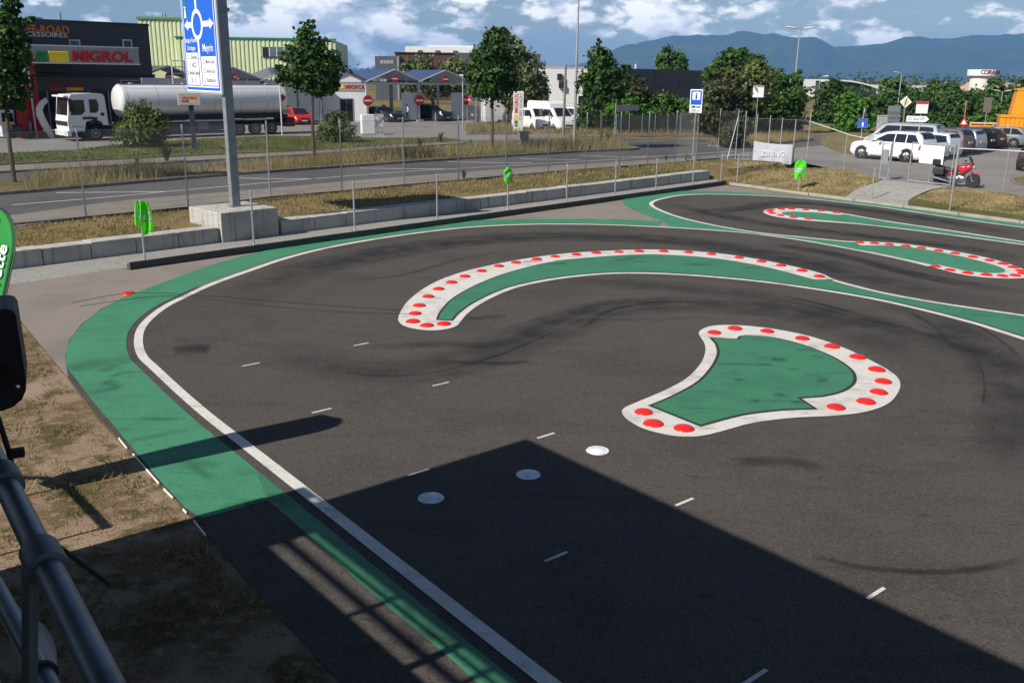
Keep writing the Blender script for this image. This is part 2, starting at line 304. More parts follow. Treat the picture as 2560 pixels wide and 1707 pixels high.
# ---- green run-off band outside the edge line
gb = px([(170,923),(235,1008),(320,1108),(395,1198),(465,1273),(505,1298)])
gup = px([(170,930),(165,890),(175,855),(205,815),(253,777),(333,737),(433,698),(520,667),(600,644),(700,620),(800,604.5),(900,587),(1000,570.5),(1100,559),(1200,552),(1300,549),(1400,548),(1484,548.5),(1567,550.7),(1658,554)])
inner = offset_line(E1c, -.0)
def e1_between(x0, x1): return E1c[x0:x1]
outer_up = cr(gup, 5)
nose = cr(px([(1658,554),(1613,538),(1573,520),(1557,506),(1563,497),(1595,491),(1633,486.5),(1683,480.5),(1733,478),(1833,481),(1933,487.7),(2033,495),(2184,509),(2276,521.7),(2443,546.7),(2560,561.7)]), 5)
nose.append(nose[-1] + (KB-KA).normalized()*12)
gi = offset_line(E1c, .22)                                     # bare gap beside the line
i0 = min(range(len(E1c)), key=lambda i: (E1c[i]-P(655,1150)).length)
iJ = min(range(len(E1c)), key=lambda i: (E1c[i]-P(1830,581)).length)
jJ = min(range(len(E2c)), key=lambda i: (E2c[i]-P(1633,517)).length)
band = [gb[-1], P(670,1253)] + gi[i0-1:iJ] + list(reversed(E2c[jJ:min(range(len(E2c)), key=lambda i: (E2c[i]-P(1817,570)).length)])) 
# two simple pieces: outer band, and the sliver between the two lanes
sheet('green_runoff', list(reversed(gb)) + outer_up[1:] + list(reversed(gi[i0-1:min(range(len(E1c)), key=lambda i: (E1c[i]-P(1662,570)).length)])) + [P(670,1253)], .018, GREENL)
k0 = min(range(len(E1c)), key=lambda i: (E1c[i]-P(1662,570)).length)
wedge = [outer_up[-1]] + nose[1:] + list(reversed([p for p in offset_line(E2c, 0)])) 
sheet('green_runoff', [nose[i] for i in range(len(nose))] + E2c[:jJ] + list(E2c[jJ:]) + list(reversed(E1c[k0:])), .018, GREENL)
# narrow strip along the start straight
ns = [P(670,1253), P(750,1323), P(915,1473), P(1125,1648), P(1190,1707), P(1190,1707)+U*7]
i_end = 1
sheet('green_runoff', ns + gi[0:i0][:1] + gi[1:i0], .018, GREEN)
GREEN_A = None
ribbon('edge_line', E1c, .165, .022, WHITE); ribbon('edge_line', E2c, .165, .0225, WHITE)
# ---- islands: white base, bare joint, green field
def island(outer, innr, joint=.05, g=GREEN):
    o = sheet('island_paint', outer, .026, WHITE); s1 = sheet('joint', innr, .030, GAP, o); s2 = sheet('green_field', inset(innr, joint), .034, g, o); return o
i1u = cr(px([(995,802),(1000,785),(1020,755),(1065,720),(1125,692),(1200,671),(1300,651),(1400,637),(1500,630),(1600,626),(1700,628),(1800,636),(1900,651),(2000,672),(2053,686),(2079,698)]), 5)
i1l = cr(px([(2443,815),(2309,780),(2176,750),(2043,727.5),(1909,708.5),(1776,695.5),(1680,689),(1600,686.5),(1525,687.5),(1450,693.5),(1375,703.5),(1300,719.5),(1250,737.5),(1200,763),(1168,787),(1152,806),(1140,818),(1110,826.5),(1070,828.5),(1025,822.5),(1003,813),(995,802)]), 5)
ln_up = cr(px([(2079,698),(2109,708),(2209,733),(2343,757.5),(2560,789.5)]), 5); ln_up.append(ln_up[-1] + (ln_up[-1]-ln_up[-4]).normalized()*8)
ln_lo = cr(px([(2560,853),(2443,815.5)]), 3); ln_lo = [ln_lo[0] + (ln_lo[0]-ln_lo[1]).normalized()*8] + ln_lo
out1 = i1u + ln_up[1:] + ln_lo + i1l[1:-1]
in_up = cr(px([(1090,803),(1100,780),(1135,745),(1200,710),(1275,682),(1375,657.5),(1475,646),(1600,638.5),(1700,641),(1800,650),(1900,667),(1975,685)]), 5) + px([(2032,701),(2084,701.5)])
low_in = [p for p in offset_line(ln_lo + i1l[1:], -.17)]
k1 = min(range(len(low_in)), key=lambda i: (low_in[i]-P(1132,804)).length)
in1 = in_up + [p for p in offset_line(ln_up, -.17)][2:] + low_in[:k1] + [P(1132,805)]
isl1 = island(out1, in1, .055, GREEN)
i2o = cr(px([(2560,615),(2409,594.5),(2276,577.5),(2143,562.5),(2029,554),(1976,549),(1936,543),(1916,537),(1908,530.5),(1919,525),(1943,523),(1983,522.5),(2026,525),(2076,530.5),(2109,535),(2209,552.5),(2343,572.5),(2560,605.5)]), 5)
e = (i2o[-1]-i2o[-4]).normalized()*10
out2 = [i2o[0]+e] + i2o + [i2o[-1]+e]
in2 = px([(2560,612.5),(2409,592),(2276,575),(2143,560)]) + px([(2035,550.5),(2020,547.5)]) + cr(px([(1990,544),(1968,540),(1955,535),(1960,532),(1980,530.5)]), 4) + px([(2043,533),(2095,539),(2113,538),(2209,555),(2343,575),(2560,608)])
isl2 = island([p for p in out2], [in2[0]+e] + in2 + [in2[-1]+e], .03, GREENL)
i3o = cr(px([(2323,666.5),(2349,675),(2393,686),(2443,694),(2500,698),(2540,698.5),(2572,695),(2582,689),(2572,681),(2545,670),(2509,657.5),(2459,644.5),(2393,631.5),(2326,620.5),(2259,611.5),(2193,607),(2134,605)]), 5)
i3i = px([(2349,664.5),(2359,667)]) + cr(px([(2409,678),(2459,684),(2499,684.5),(2512,679),(2503,671.5),(2469,660.5),(2409,645),(2343,631.5),(2276,621),(2226,616)]), 4) + px([(2153,615.7),(2138,609)])
tail = [p for p in offset_line(E1c, .1)]; tA = min(range(len(tail)), key=lambda i: (tail[i]-P(2150,628)).length)
isl3 = island(i3o + px([(2148,627.5),(2184,635),(2276,655.5)]), i3i[:-1] + px([(2135,606.8),(2147,627),(2184,633),(2276,652.5),(2330,664)]), .0, GREENL)
sheet('green_field', [P(1835,581.5), P(1900,586.5), P(2000,596.5), P(2100,606), P(2136,608.5), P(2154,616), P(2226,616.5), P(2349,665), P(2300,659.5), P(2184,634), P(2067,611.5), P(2000,600.3), P(1933,590.6)], .0235, GREENL)
i4o = px([(1746.5,835),(1756,825),(1779,817.5),(1819,815),(1884,818.5),(1959,829),(2034,846),(2109,872),(2184,907.5),(2234,937.5),(2250,960),(2244,985),(2219,1012.5),(2164,1032.5),(2084,1042.5),(1984,1047.5),(1884,1060),(1809,1080),(1764,1091),(1724,1095),(1674,1091.5),(1609,1075),(1569,1052.5),(1555,1035),(1561.5,1022.5),(1594,1007.5),(1659,980),(1714,950),(1749,915),(1762.5,885),(1761.5,862.5),(1751.5,846)])
i4i = px([(1771.5,846),(1841.5,850),(1846.5,843.5)]) + cr(px([(1864,840.5),(1934,846.5),(2009,865),(2084,895),(2129,925),(2141.5,947.5),(2134,967.5),(2104,985),(2059,996)]), 4) + px([(2004,1000),(2045,1027)]) + cr(px([(1959,1030),(1859,1042.5),(1751.5,1071)]), 3) + cr(px([(1619,1017.5),(1684,990),(1744,955),(1779,915),(1791.5,885),(1786.5,862.5)]), 4)
isl4 = island(cr(i4o, 4, True), i4i, .06, GREEN)
# ---- rubbered-in racing lines and skid marks (dark, worn shapes on the asphalt)
def rubber_mat():
    M = bpy.data.materials.new('tyre_rubber'); M.use_nodes = True; t = M.node_tree; b = t.nodes['Principled BSDF']; b.inputs['Base Color'].default_value = (.014, .014, .015, 1); b.inputs['Roughness'].default_value = .75
    a = t.nodes.new('ShaderNodeAttribute'); a.attribute_name = 'edge'; g = t.nodes.new('ShaderNodeNewGeometry')
    n = t.nodes.new('ShaderNodeTexNoise'); n.inputs['Scale'].default_value = 1.3; n.inputs['Detail'].default_value = 6; t.links.new(g.outputs['Position'], n.inputs['Vector'])
    r = t.nodes.new('ShaderNodeMapRange'); t.links.new(n.outputs['Fac'], r.inputs['Value']); r.inputs['From Min'].default_value = .2; r.inputs['From Max'].default_value = .7
    f = math_node(t, 'MULTIPLY', math_node(t, 'MULTIPLY', a.outputs['Fac'], r.outputs[0]), 1.0, clamp=True)
    tr = t.nodes.new('ShaderNodeBsdfTransparent'); ms = t.nodes.new('ShaderNodeMixShader'); t.links.new(f, ms.inputs[0]); t.links.new(tr.outputs[0], ms.inputs[1]); t.links.new(b.outputs[0], ms.inputs[2]); t.links.new(ms.outputs[0], t.nodes['Material Output'].inputs[0]); return M
RUB = rubber_mat()
surf = [o for o in COL.objects if o.name == 'racing_surface'][0]
def rubber(pts, w, st=1.0, z=.0155, world=None):
    c = world or cr(px(pts), 8); K = [-1, -.55, 0, .55, 1]; Wt = [0, .65, 1, .65, 0]; n = len(c); v = []; e = []
    for k, wt in zip(K, Wt):
        for i, p in enumerate(offset_line(c, k*w/2)): v.append((p.x, p.y, z)); e.append(wt*st*min(1, 5*i/n, 5*(n-1-i)/n))
    f = [(k*n+i, k*n+i+1, (k+1)*n+i+1, (k+1)*n+i) for k in range(4) for i in range(n-1)]
    me = bpy.data.meshes.new('rubber_mark'); me.from_pydata(v, [], f); a = me.attributes.new('edge', 'FLOAT', 'POINT'); a.data.foreach_set('value', e); me.materials.append(RUB)
    o = bpy.data.objects.new('rubber_mark', me); COL.objects.link(o); o.parent = surf; o['kind'] = 'stuff'; return o
zz = .0152
for pts, w, st in [
    ([(520,800),(700,700),(900,645),(1150,605),(1400,592),(1650,600),(1850,625),(2050,665),(2250,715),(2500,760)], 2.2, .75),
    ([(1350,700),(1600,712),(1900,745),(2150,800),(2400,870),(2540,960)], 1.6, .45),
    ([(620,860),(800,905),(1000,930),(1200,890),(1400,815),(1550,770),(1750,762),(2000,790),(2250,870),(2420,980)], 1.8, .5),
    ([(900,870),(1100,862),(1250,860),(1400,800),(1500,765)], .5, .5), ([(1150,800),(1270,790)], .35, .6),
    ([(1450,830),(1520,780),(1640,757),(1800,757)], .16, .8), ([(1430,800),(1600,800),(1800,795)], .12, .5),
    ([(1830,1160),(1900,1155),(2000,1160),(2060,1180)], .42, .55), ([(2030,1390),(2150,1420),(2300,1432),(2440,1425),(2560,1400)], .16, .9),
    ([(2250,760),(2400,830),(2500,920),(2540,1040),(2480,1200)], 1.4, .55), ([(1700,540),(1850,522),(2000,508),(2300,545),(2560,590)], 1.4, .8),
    ([(1660,505),(1800,540),(1950,565),(2150,590),(2400,620),(2560,650)], 1.2, .7), ([(1100,905),(1250,910),(1330,905)], .3, .6), ([(1920,610),(2100,640),(2300,690),(2560,735)], 1.0, .8),
    ([(430,880),(480,875),(530,872)], .8, .95), ([(880,700),(1000,690),(1150,650),(1300,620)], .25, .5)]:
    zz += .00010; rubber(pts, w, st, zz)
    if w > .9:
        base = cr(px(pts), 8)
        for k in range(5):
            a_ = random.randrange(0, len(base)//2); b_ = min(len(base), a_ + random.randrange(len(base)//4, len(base)//2)); dr = random.uniform(-.5, .5)
            c_ = [p.lerp(q, i/(b_-a_)) for i, (p, q) in enumerate(zip(offset_line(base, dr+random.uniform(-.5,.5))[a_:b_], offset_line(base, dr*.3+random.uniform(-.5,.5))[a_:b_]))]
            zz += .00003; rubber(None, random.uniform(.05,.16), random.uniform(.35,.8), zz, c_)
stn = rubber([(168,925),(240,912),(345,893)], .75, .35, .0192)
for k in range(16):                        # tyre scuffs across the fish-shaped green field and the banana
    x, y = random.uniform(1800, 2050), random.uniform(865, 1010); l_ = random.uniform(20, 60); zz += .00003
    rubber([(x, y), (x+l_*.5, y+l_*.02+random.uniform(-2,2)), (x+l_, y+l_*.08)], random.uniform(.12, .35), random.uniform(.25, .5), .0345 + k*.00004)
for k in range(14):
    t_ = random.random(); x, y = 1250 + t_*640, 690 - 45*math.sin(math.pi*(.2+t_*.7)) + random.uniform(-4, 14); rubber([(x, y), (x+25, y-2), (x+55, y-2)], random.uniform(.15, .4), random.uniform(.2, .4), .0345 + k*.00004)
for k in range(22):
    q_ = E1c[random.randrange(10, 70)]; d_ = Vector((random.uniform(-1,1), random.uniform(-1,1), 0)).normalized(); n_ = random.uniform(.5, 1.4); o_ = gi[E1c.index(q_)] + (gi[E1c.index(q_)]-q_).normalized()*random.uniform(.1, .8)
    rubber(None, random.uniform(.1, .3), random.uniform(.15, .35), .0185 + k*.00004, [o_ + d_*(n_*(i/6-.5)) + Vector((0,0,0)) for i in range(7)])
# ---- grid dashes
for k, (x, y) in enumerate([(627.5,913),(903,862.5),(804.5,1028.5),(1102,962),(1047,1183),(1365,1091),(1711,1257),(1390,1394),(2189,1485.5),(1888,1695)]):
    c = P(x, y); a = c - V*.17; b = c + V*.17; o = ribbon('grid_mark', [a, b], .045, .0185, WHITE, surf)
# ---- gravel strip in front of the wall, kerb strip on the far side
PK0, PK1 = P(325, 675), P(1815, 462)
gv = [P(-250,735), P(32,713), P(300,672), PK0+Vector((-.1,.1,0)), PK1+V*0+Vector((-.05,.1,0)), WB+WD*.3+Vector((.2,-.1,0)), WB, WA-WD*20]
sheet('gravel_strip', gv, .013, GRAVEL)
# weathered wooden kerb along the far edge, in separate beams
KD = (KB-KA).normalized(); kaz = math.degrees(math.atan2(KD.x, KD.y))
KERBM = layered('weathered_kerb', [(0, 0, 0, 0, (.33, .30, .26), 0, O1), (1.5, 5, .45, .7, (.22, .20, .17), .8, O1), (18, 4, .55, .7, (.42, .39, .34), .6, (1, 1, 4, 0)), (.9, 4, .58, .7, (.15, .135, .115), .6, O1)], .95, .5, 40)
kb = thing('kerb', 'low weathered grey beam kerb between track and dry grass bank', 'kerb', KA, R(90-kaz))
Lk = (KC-KA).length; nk = int(Lk/2.4)
for i in range(nk):
    j = random.uniform(-.012, .012); MB().box(i*2.4+.015, i*2.4+2.385, -.02+j, .17+j, -.05, .105+j*.6, b=.012).build('beam', KERBM, kb)
sheet('gravel_strip', [KA+Vector((.3,.35,0)), KA+Vector((-.2,1.0,0)), *[KA + KD*t + Vector((.8,.6,0))*(.85+.25*math.sin(t*1.3)+.1*math.sin(t*3.7)) for t in np.arange(1, 20, .7)], KC, KC+Vector((-.2,-.15,0)), KA+Vector((.15,.1,0))], .018, GRAVEL)
# ---- the paved path to the gate
def drape(name, left, right, n, lift, material, m_=8):
    v = []; f = []
    for i in range(n+1):
        t = i/n; a = cr(left, n)[min(len(cr(left, n))-1, int(t*(len(cr(left, n))-1)))]; b = cr(right, n)[min(len(cr(right, n))-1, int(t*(len(cr(right, n))-1)))]
        for k in range(m_+1):
            q = a.lerp(b, k/m_); v.append((q.x, q.y, float(ground_z(q.x, q.y)) + lift))
    for i in range(n):
        for k in range(m_): f.append((i*(m_+1)+k, i*(m_+1)+k+1, (i+1)*(m_+1)+k+1, (i+1)*(m_+1)+k))
    o = MB().add(v, f).build(name, material, smooth=True); return struct(o)
def gp(x, y):                              # pixel on the sloping bank
    z = .2
    for _ in range(12): q = P(x, y, z); z = .5*z + .5*float(ground_z(q.x, q.y))
    return P(x, y, z)
PATHM = layered('grass_pavers', [(0, 0, 0, 0, (.30, .285, .26), 0, O1), (6, 3, .5, .62, (.20, .19, .17), .7, O1), (1.2, 4, .58, .7, (.2, .18, .09), .5, O1), (16, 3, .55, .66, (.4, .38, .35), .5, O1)], .92, .9, 16, .2, .03)
drape('gate_path', [gp(2105,498), gp(2140,475), gp(2190,458), gp(2206,450)], [gp(2270,515), gp(2275,500), gp(2320,478), gp(2378,468)], 14, .022, PATHM)
# ---- pavement, road, verge, lanes (pixels on the road level)
def qs(L_): return [Q(x, y) for x, y in L_]
ext = -WD*40
foot = qs([(50,566),(215,543),(471,518),(676,492),(855,477),(1010,461.5),(1146,450),(1265,439),(1370,430),(1464,422.5),(1548,416),(1618,411),(1686,406),(1740,400),(1800,396.5)])
redge = qs([(53,536),(207,514),(333,499),(667,472),(853,454.5),(1010,442),(1200,428),(1400,414),(1550,405),(1700,396),(1833,389)])
verge = qs([(0,489),(270,466),(560,441),(784,425),(1010,409),(1180,398),(1340,389),(1450,382),(1580,376.5),(1600,374)])
sheet('pavement', [foot[0]+ext] + foot + list(reversed(redge[:-1])) + [redge[0]+ext], ZR+.008, PAVE)
lane_b = qs([(0,456),(400,425),(784,402),(1000,385.5),(1180,374),(1300,367)])
road_far = qs([(1790,352),(1480,350),(1300,352),(1165,352)])
sheet('road', [redge[0]+ext] + redge + [Q(1833,389)+Vector((3,2,0)), Q(2060,362), Q(2200,352), Q(2200,338), Q(1950,338), Q(1790,349)] + qs([(1480,348),(1300,345),(1165,350),(1000,368),(784,384),(400,404),(0,425)]) + [Q(0,425)+ext], ZR+.004, ROAD)
sheet('car_park', [Q(1833,389)+Vector((-3,-2,0)), Q(1800,398), Q(2015,409), Q(2108,429), Q(2200,449), Q(2380,469), Q(2506,483), Q(2560,492), Q(2560,492)+KD*25, Q(2560,492)+KD*25+Vector((40,30,0)), Q(2560,345)+Vector((30,20,0)), Q(2560,345), Q(2300,345), Q(2100,360)], ZR+.012, PARK)
sheet('forecourt', [Q(0,389)+ext, Q(0,389), Q(200,377), Q(267,368), Q(467,353), Q(667,343), Q(860,345), Q(953,349), Q(1100,347), Q(1165,352), Q(1300,352), Q(1420,345), Q(1420,300)] + [Q(1200,275), Q(700,280), Q(0,300), Q(0,300)+ext], ZR+.012, PARK)
# kerbed verges
def raised(name, pts, h, material, kerbm, kw=.15):
    o = sheet(name, inset(pts, kw), ZR+h, material); mb = MB(); n = len(pts); ins = inset(pts, kw)
    for i in range(n):
        a, b, c, dd = pts[i], pts[(i+1)%n], ins[(i+1)%n], ins[i]
        mb.quad((a.x,a.y,ZR), (b.x,b.y,ZR), (b.x,b.y,ZR+h+.006), (a.x,a.y,ZR+h+.006)); mb.quad((a.x,a.y,ZR+h+.006), (b.x,b.y,ZR+h+.006), (c.x,c.y,ZR+h+.006), (dd.x,dd.y,ZR+h+.006))
    mb.build('kerb_edge', kerbm, o, fix=False); return o
KST = mat('kerb_stone', (.16, .15, .14), .9, var=.35, vscale=4)
raised('verge', [verge[0]+ext] + verge + qs([(1590,371),(1560,366),(1420,357),(1330,362),(1260,369.5)]) + list(reversed(lane_b[:-1])) + [lane_b[0]+ext], .12, GRASSG, KST)
path_n = qs([(0,434),(400,411.5),(784,389),(1000,373),(1160,361.5)]); path_f = qs([(1165,356),(1000,365),(784,381),(400,399),(0,419)])
raised('footpath', [path_n[0]+ext] + path_n + path_f + [path_f[-1]+ext], .10, PAVE, KST)
raised('lawn_strip', [Q(0,416)+ext, Q(0,416), Q(400,396.5), Q(784,379), Q(1000,363.5), Q(1150,355.5), Q(1100,348), Q(953,350), Q(860,346), Q(667,344), Q(467,354), Q(267,369), Q(200,378), Q(0,390), Q(0,390)+ext], .11, GRASS2, KST)
raised('lawn_strip', qs([(1165,338),(1330,337),(1500,341.5),(1640,341.5),(1800,341),(1800,333),(1640,331),(1380,329),(1215,312),(1165,318)]), .11, GRASSG, KST)
raised('verge', qs([(2050,357),(2060,366),(2100,383),(2150,392),(2200,394),(2215,385),(2150,366),(2090,353)]), .09, GRASSG, KST)
raised('verge', qs([(1770,366),(1850,371),(1880,367),(2030,352),(2030,347),(1900,347),(1800,356)]), .10, GRASSG, KST)
raised('verge', qs([(2525,450),(2530,460),(2560,470),(2640,480),(2640,440),(2560,443)]), .08, GRASSG, KST)
# road paint
def rl(pts, w): ribbon('road_line', cr(qs(pts), 5), w, ZR+.010, WHITE)
rl([(30,513),(250,495),(471,475),(784,447.5),(1010,430),(1200,419),(1400,407.5),(1550,398.5),(1700,387.5),(1850,378.5)], .12)
for a, b, c in [((140,482.5),(300,481),(420,479.5)), ((575,445),(700,448),(790,447.5)), ((900,421),(1010,422.5),(1110,423)), ((1120,405),(1270,408),(1330,407.5)), ((1300,397),(1390,399.5),(1450,400)), ((1450,389),(1560,393),(1620,391))]: rl([a, b, c], .16)
for p in [((1560,366),(1690,361)), ((1720,360.5),(1770,360)), ((2000,373),(2040,371)), ((2060,370),(2090,368)), ((1590,354),(1660,353)), ((1200,366),(1330,361))]: rl(list(p), .12)
rl([(1100,333),(940,334),(1040,323)], .1)
# ================================================================== RETAINING WALL
bl = thing('retaining_wall', 'low wall of grey concrete blocks along the gravel strip', 'wall', (WA.x, WA.y, 0), R(90-43.6))
def blk(s0, s1, top):
    MB().box(s0+.012, s1-.012, 0, .58, -.05, top, b=.014).build('concrete_block', CONC, bl)
s = -7.8
while s < 33:
    e_ = s + 1.3
    if s < 5.25 < e_: e_ = 5.25
    if 5.2 < s < 7.4: s = 7.45; e_ = s + 1.25
    if s >= 5.25 and e_ > 33.2: e_ = 33.2
    if s < 5.24 or s >= 7.4: blk(s, e_, (.47 if s < 5.3 else .47) + random.uniform(-.012, .012))
    s = e_
    if abs(s-5.25) < .01: s = 7.45
# ================================================================== PLANKS AND NET POSTS
PLK = layered('tarred_plank', [(0, 0, 0, 0, (.075, .078, .075), 0, O1), (2, 5, .45, .7, (.045, .047, .047), .8, (1, 1, 3, 0)), (20, 4, .55, .7, (.12, .12, .115), .5, (1, 1, 5, 0))], .8, .4, 40)
pd = (PK1-PK0); paz = math.degrees(math.atan2(pd.x, pd.y)); Lp = pd.length; npk = 9
for i in range(npk):
    a = PK0 + pd*(i/npk); ln = Lp/npk - .02
    o = MB().box(0, ln, -.03, .03, 0, .2, b=.006).box(.05, .4, .03, .3, 0, .05).box(.02, .1, .03, .2, .0, .14).build('edge_plank', PLK)
    o.location = (a.x, a.y, .008); o.rotation_euler = (0, 0, R(90-paz) + random.uniform(-.006, .006))
    tag(o, 'dark tarred plank on edge with short feet, along the gravel strip', 'plank', 'planks bordering the gravel strip')
lowp = [(363,655,505),(635,612,480),(887,577,457),(1093,550,438),(1269,525,423),(1416,507,413),(1537,491,405),(1639,478,398),(1731,466,393),(1801,457,387),(1842,456,390),(1996,474,407),(2178,499,427),(2374,526,450)]
LPB = []
for k, (x, y, yt) in enumerate(lowp):
    b = P(x, y, .05) if k < 10 else gp(x, y); h = max(1.35, min(1.66, hgt(b, x, yt)))
    o = MB().tube([(0,0,-.05),(0,0,h)], .03, 8).lathe([(.034, h-.005),(.036, h+.01),(.03, h+.035),(0, h+.045)], 8).box(-.16, .16, -.1, .1, -.05, .012 if k < 10 else -.02).build('net_post', GALV, smooth=True)
    o.location = b; LPB.append((b, h, o))
    if k < 10: tag(o, 'thin galvanised net post standing behind the dark planks', 'post', 'net posts along the planks')
    else: tag(o, 'thin galvanised net post standing at the grass bank kerb', 'post', 'net posts along the bank')
# netting: real thin strands between posts
NETM = mat('net_wire', (.20, .21, .21), .6, .3)
def strands(mb, a, b, z0, z1, step, r, diag=False):
    a, b = Vector(a), Vector(b); Ln = (b-a).length; t = (b-a).normalized(); nrm = Vector((-t.y, t.x, 0))
    def bar(p, q):
        w = Vector((0, 0, r)) if abs((q-p).normalized().z) < .5 else t*r
        mb.quad(p-w, q-w, q+w, p+w); w2 = nrm*r; mb.quad(p-w2, q-w2, q+w2, p+w2)
    if diag:
        H_ = z1-z0; k = -H_
        while k < Ln:
            for sgn in (1, -1):
                s0, s1 = max(0, k), min(Ln, k+H_)
                if s1-s0 < .02: continue
                zA, zB = (z0+(s0-k), z0+(s1-k)) if sgn > 0 else (z1-(s0-k), z1-(s1-k))
                bar(a + t*s0 + Vector((0,0,zA)), a + t*s1 + Vector((0,0,zB)))
            k += step
    else:
        n = int((z1-z0)/step)
        for i in range(n+1): bar(a + Vector((0,0,z0+i*step)), b + Vector((0,0,z0+i*step)))
        n = int(Ln/step)
        for i in range(n+1): p = a + t*(i*step); bar(p + Vector((0,0,z0)), p + Vector((0,0,z1)))
for i in range(len(LPB)-1):
    if i in (9,): continue
    a, h, o_ = LPB[i]; b, h2, _ = LPB[i+1]; mb = MB(); strands(mb, Vector((0,0,0)), Vector((b.x-a.x, b.y-a.y, 0)), .1, min(h, h2)-.12, .16, .0016)
    mb.tube([(0,0,h-.06), (b.x-a.x, b.y-a.y, b.z-a.z+h2-.06)], .004, 4)
    n_ = mb.build('netting', NETM, o_, fix=False)
# ---- sign plinth
pl = thing('sign_plinth', 'tall square concrete plinth carrying the road sign pole, built into the wall', 'plinth', (WA.x, WA.y, 0), R(90-43.6))
MB().box(5.27, 7.30, -.10, 1.9, -.05, .93, b=.03).build('block', CONC, pl)
# ================================================================== MOUNTAINS
FORM = layered('forested_slope', [(0, 0, 0, 0, (.030, .045, .022), 0, O1), (.0016, 6, .45, .6, (.05, .068, .034), .8, (1, 1, .5, 0)), (.004, 6, .56, .66, (.10, .11, .065), .4, O1), (.0009, 4, .5, .65, (.03, .042, .022), .8, O1)], 1.0, 0, 1)
def ridge(name, prof, Yd, depth, label, seed):
    rng = np.random.default_rng(seed); pts = [atY(x, y, Yd) for x, y in prof]; cx = [p.x for p in pts]; cz = [p.z for p in pts]
    X_ = np.linspace(min(cx), max(cx), 260); top = np.interp(X_, cx, cz); n = 26; v = []; f = []
    rough = np.zeros((n+1, 260))
    for o_ in range(5):
        k = 2**o_; g = rng.normal(size=(6*k+3, 14*k+3))
        ii = np.linspace(0, g.shape[0]-1.01, n+1); jj = np.linspace(0, g.shape[1]-1.01, 260)
        i0_ = ii.astype(int); j0_ = jj.astype(int); fi = (ii-i0_)[:, None]; fj = (jj-j0_)[None]; fi = fi*fi*(3-2*fi); fj = fj*fj*(3-2*fj)
        rough += (g[i0_][:, j0_]*(1-fi)*(1-fj) + g[i0_+1][:, j0_]*fi*(1-fj) + g[i0_][:, j0_+1]*(1-fi)*fj + g[i0_+1][:, j0_+1]*fi*fj)/k
    for i in range(n+1):
        t = i/n
        for j in range(260):
            hgt_ = top[j]*(1-(1-t)**1.7); z = hgt_ + rough[i, j]*34*math.sin(math.pi*t)*min(1, top[j]/200); y = Yd - depth*(1-t) + rough[i, j]*90*(1-t)*t
            v.append((X_[j]*(y/Yd), y, max(-5, z)))
    for j in range(260): v.append((X_[j], Yd+depth, -5))
    for i in range(n+1):
        for j in range(259): f.append((i*260+j, i*260+j+1, (i+1)*260+j+1, (i+1)*260+j))
    o = MB().add(v, f).build(name, FORM, smooth=True, fix=False); return struct(o)
ridge('mountains', [(1240,193),(1340,180),(1440,165),(1500,150),(1560,128),(1600,111),(1640,101),(1684,92),(1720,95),(1745,92.5),(1765,96),(1778,93),(1800,97),(1820,98),(1838,92),(1850,90.5),(1875,93),(1912,102),(1935,98.5),(1960,104),(1985,107),(2040,104),(2060,112),(2085,121),(2150,117),(2230,110),(2330,103),(2420,97),(2500,93),(2570,92),(2680,96),(2900,110),(3300,150),(3600,190)], 6500, 1800, '', 4)
ridge('mountains', [(-500,178),(0,176),(300,176),(600,173),(800,172),(870,172.5),(930,174),(1000,178),(1150,183),(1300,190)], 8600, 1400, '', 9)
# ================================================================== CHAIN-LINK FENCE ALONG THE ROAD
def fence_post(b, h, label, group, r=.028):
    o = MB().tube([(0,0,-.1),(0,0,h)], r, 8).lathe([(r+.004, h-.004),(r+.004, h+.015),(0, h+.03)], 8).build('fence_post', GALV, smooth=True); o.location = b
    tag(o, label, 'post', group); return o
tall = [(-190,585,320),(0,563,318),(215,541,313),(471,517,308),(676,491,303),(855,477,300),(1010,461,298),(1146,450,300),(1265,439,300),(1370,430,299),(1464,423,299),(1548,416,299),(1618,411,299),(1686,406,299),(1740,400,299),(1793,397.5,300),(1838,397,300)]
prev = None; WIRE = mat('chain_link_wire', (.33, .34, .34), .5, .6)
fr = thing('chain_link_fence', 'long galvanised chain-link fence between dry grass and road pavement', 'fence', Q(215,541), 0)
fo = Q(215, 541)
for k, (x, y, yt) in enumerate(tall):
    b = Q(x, y); h = 2.85
    if k == 0: b = Q(215,541) - WD*8.6
    if k == 1: b = Q(215,541) - WD*4.3
    l = b - fo; mb = MB().tube([(l.x, l.y, -.1), (l.x, l.y, h)], .03, 8).lathe([(.034, h-.004), (.034, h+.015), (0, h+.03)], 8, Matrix.Translation((l.x, l.y, 0)))
    mb.build('post', GALV, fr, smooth=True)
    if prev is not None:
        mb = MB(); strands(mb, prev, Vector((l.x, l.y, 0)), .06, h-.08, .085, .0032, True)
        for z in (.06, 1.4, h-.08): mb.tube([(prev.x, prev.y, z), (l.x, l.y, z)], .004, 4)
        o = mb.build('wire_mesh', WIRE, fr, fix=False)
    prev = Vector((l.x, l.y, 0))
# brace at the corner
a = Q(1818, 398) - fo; b = Q(1838, 397) - fo
MB().tube([(a.x, a.y, 0), (b.x, b.y, 2.5)], .025, 8).build('brace', GALV, fr, smooth=True)
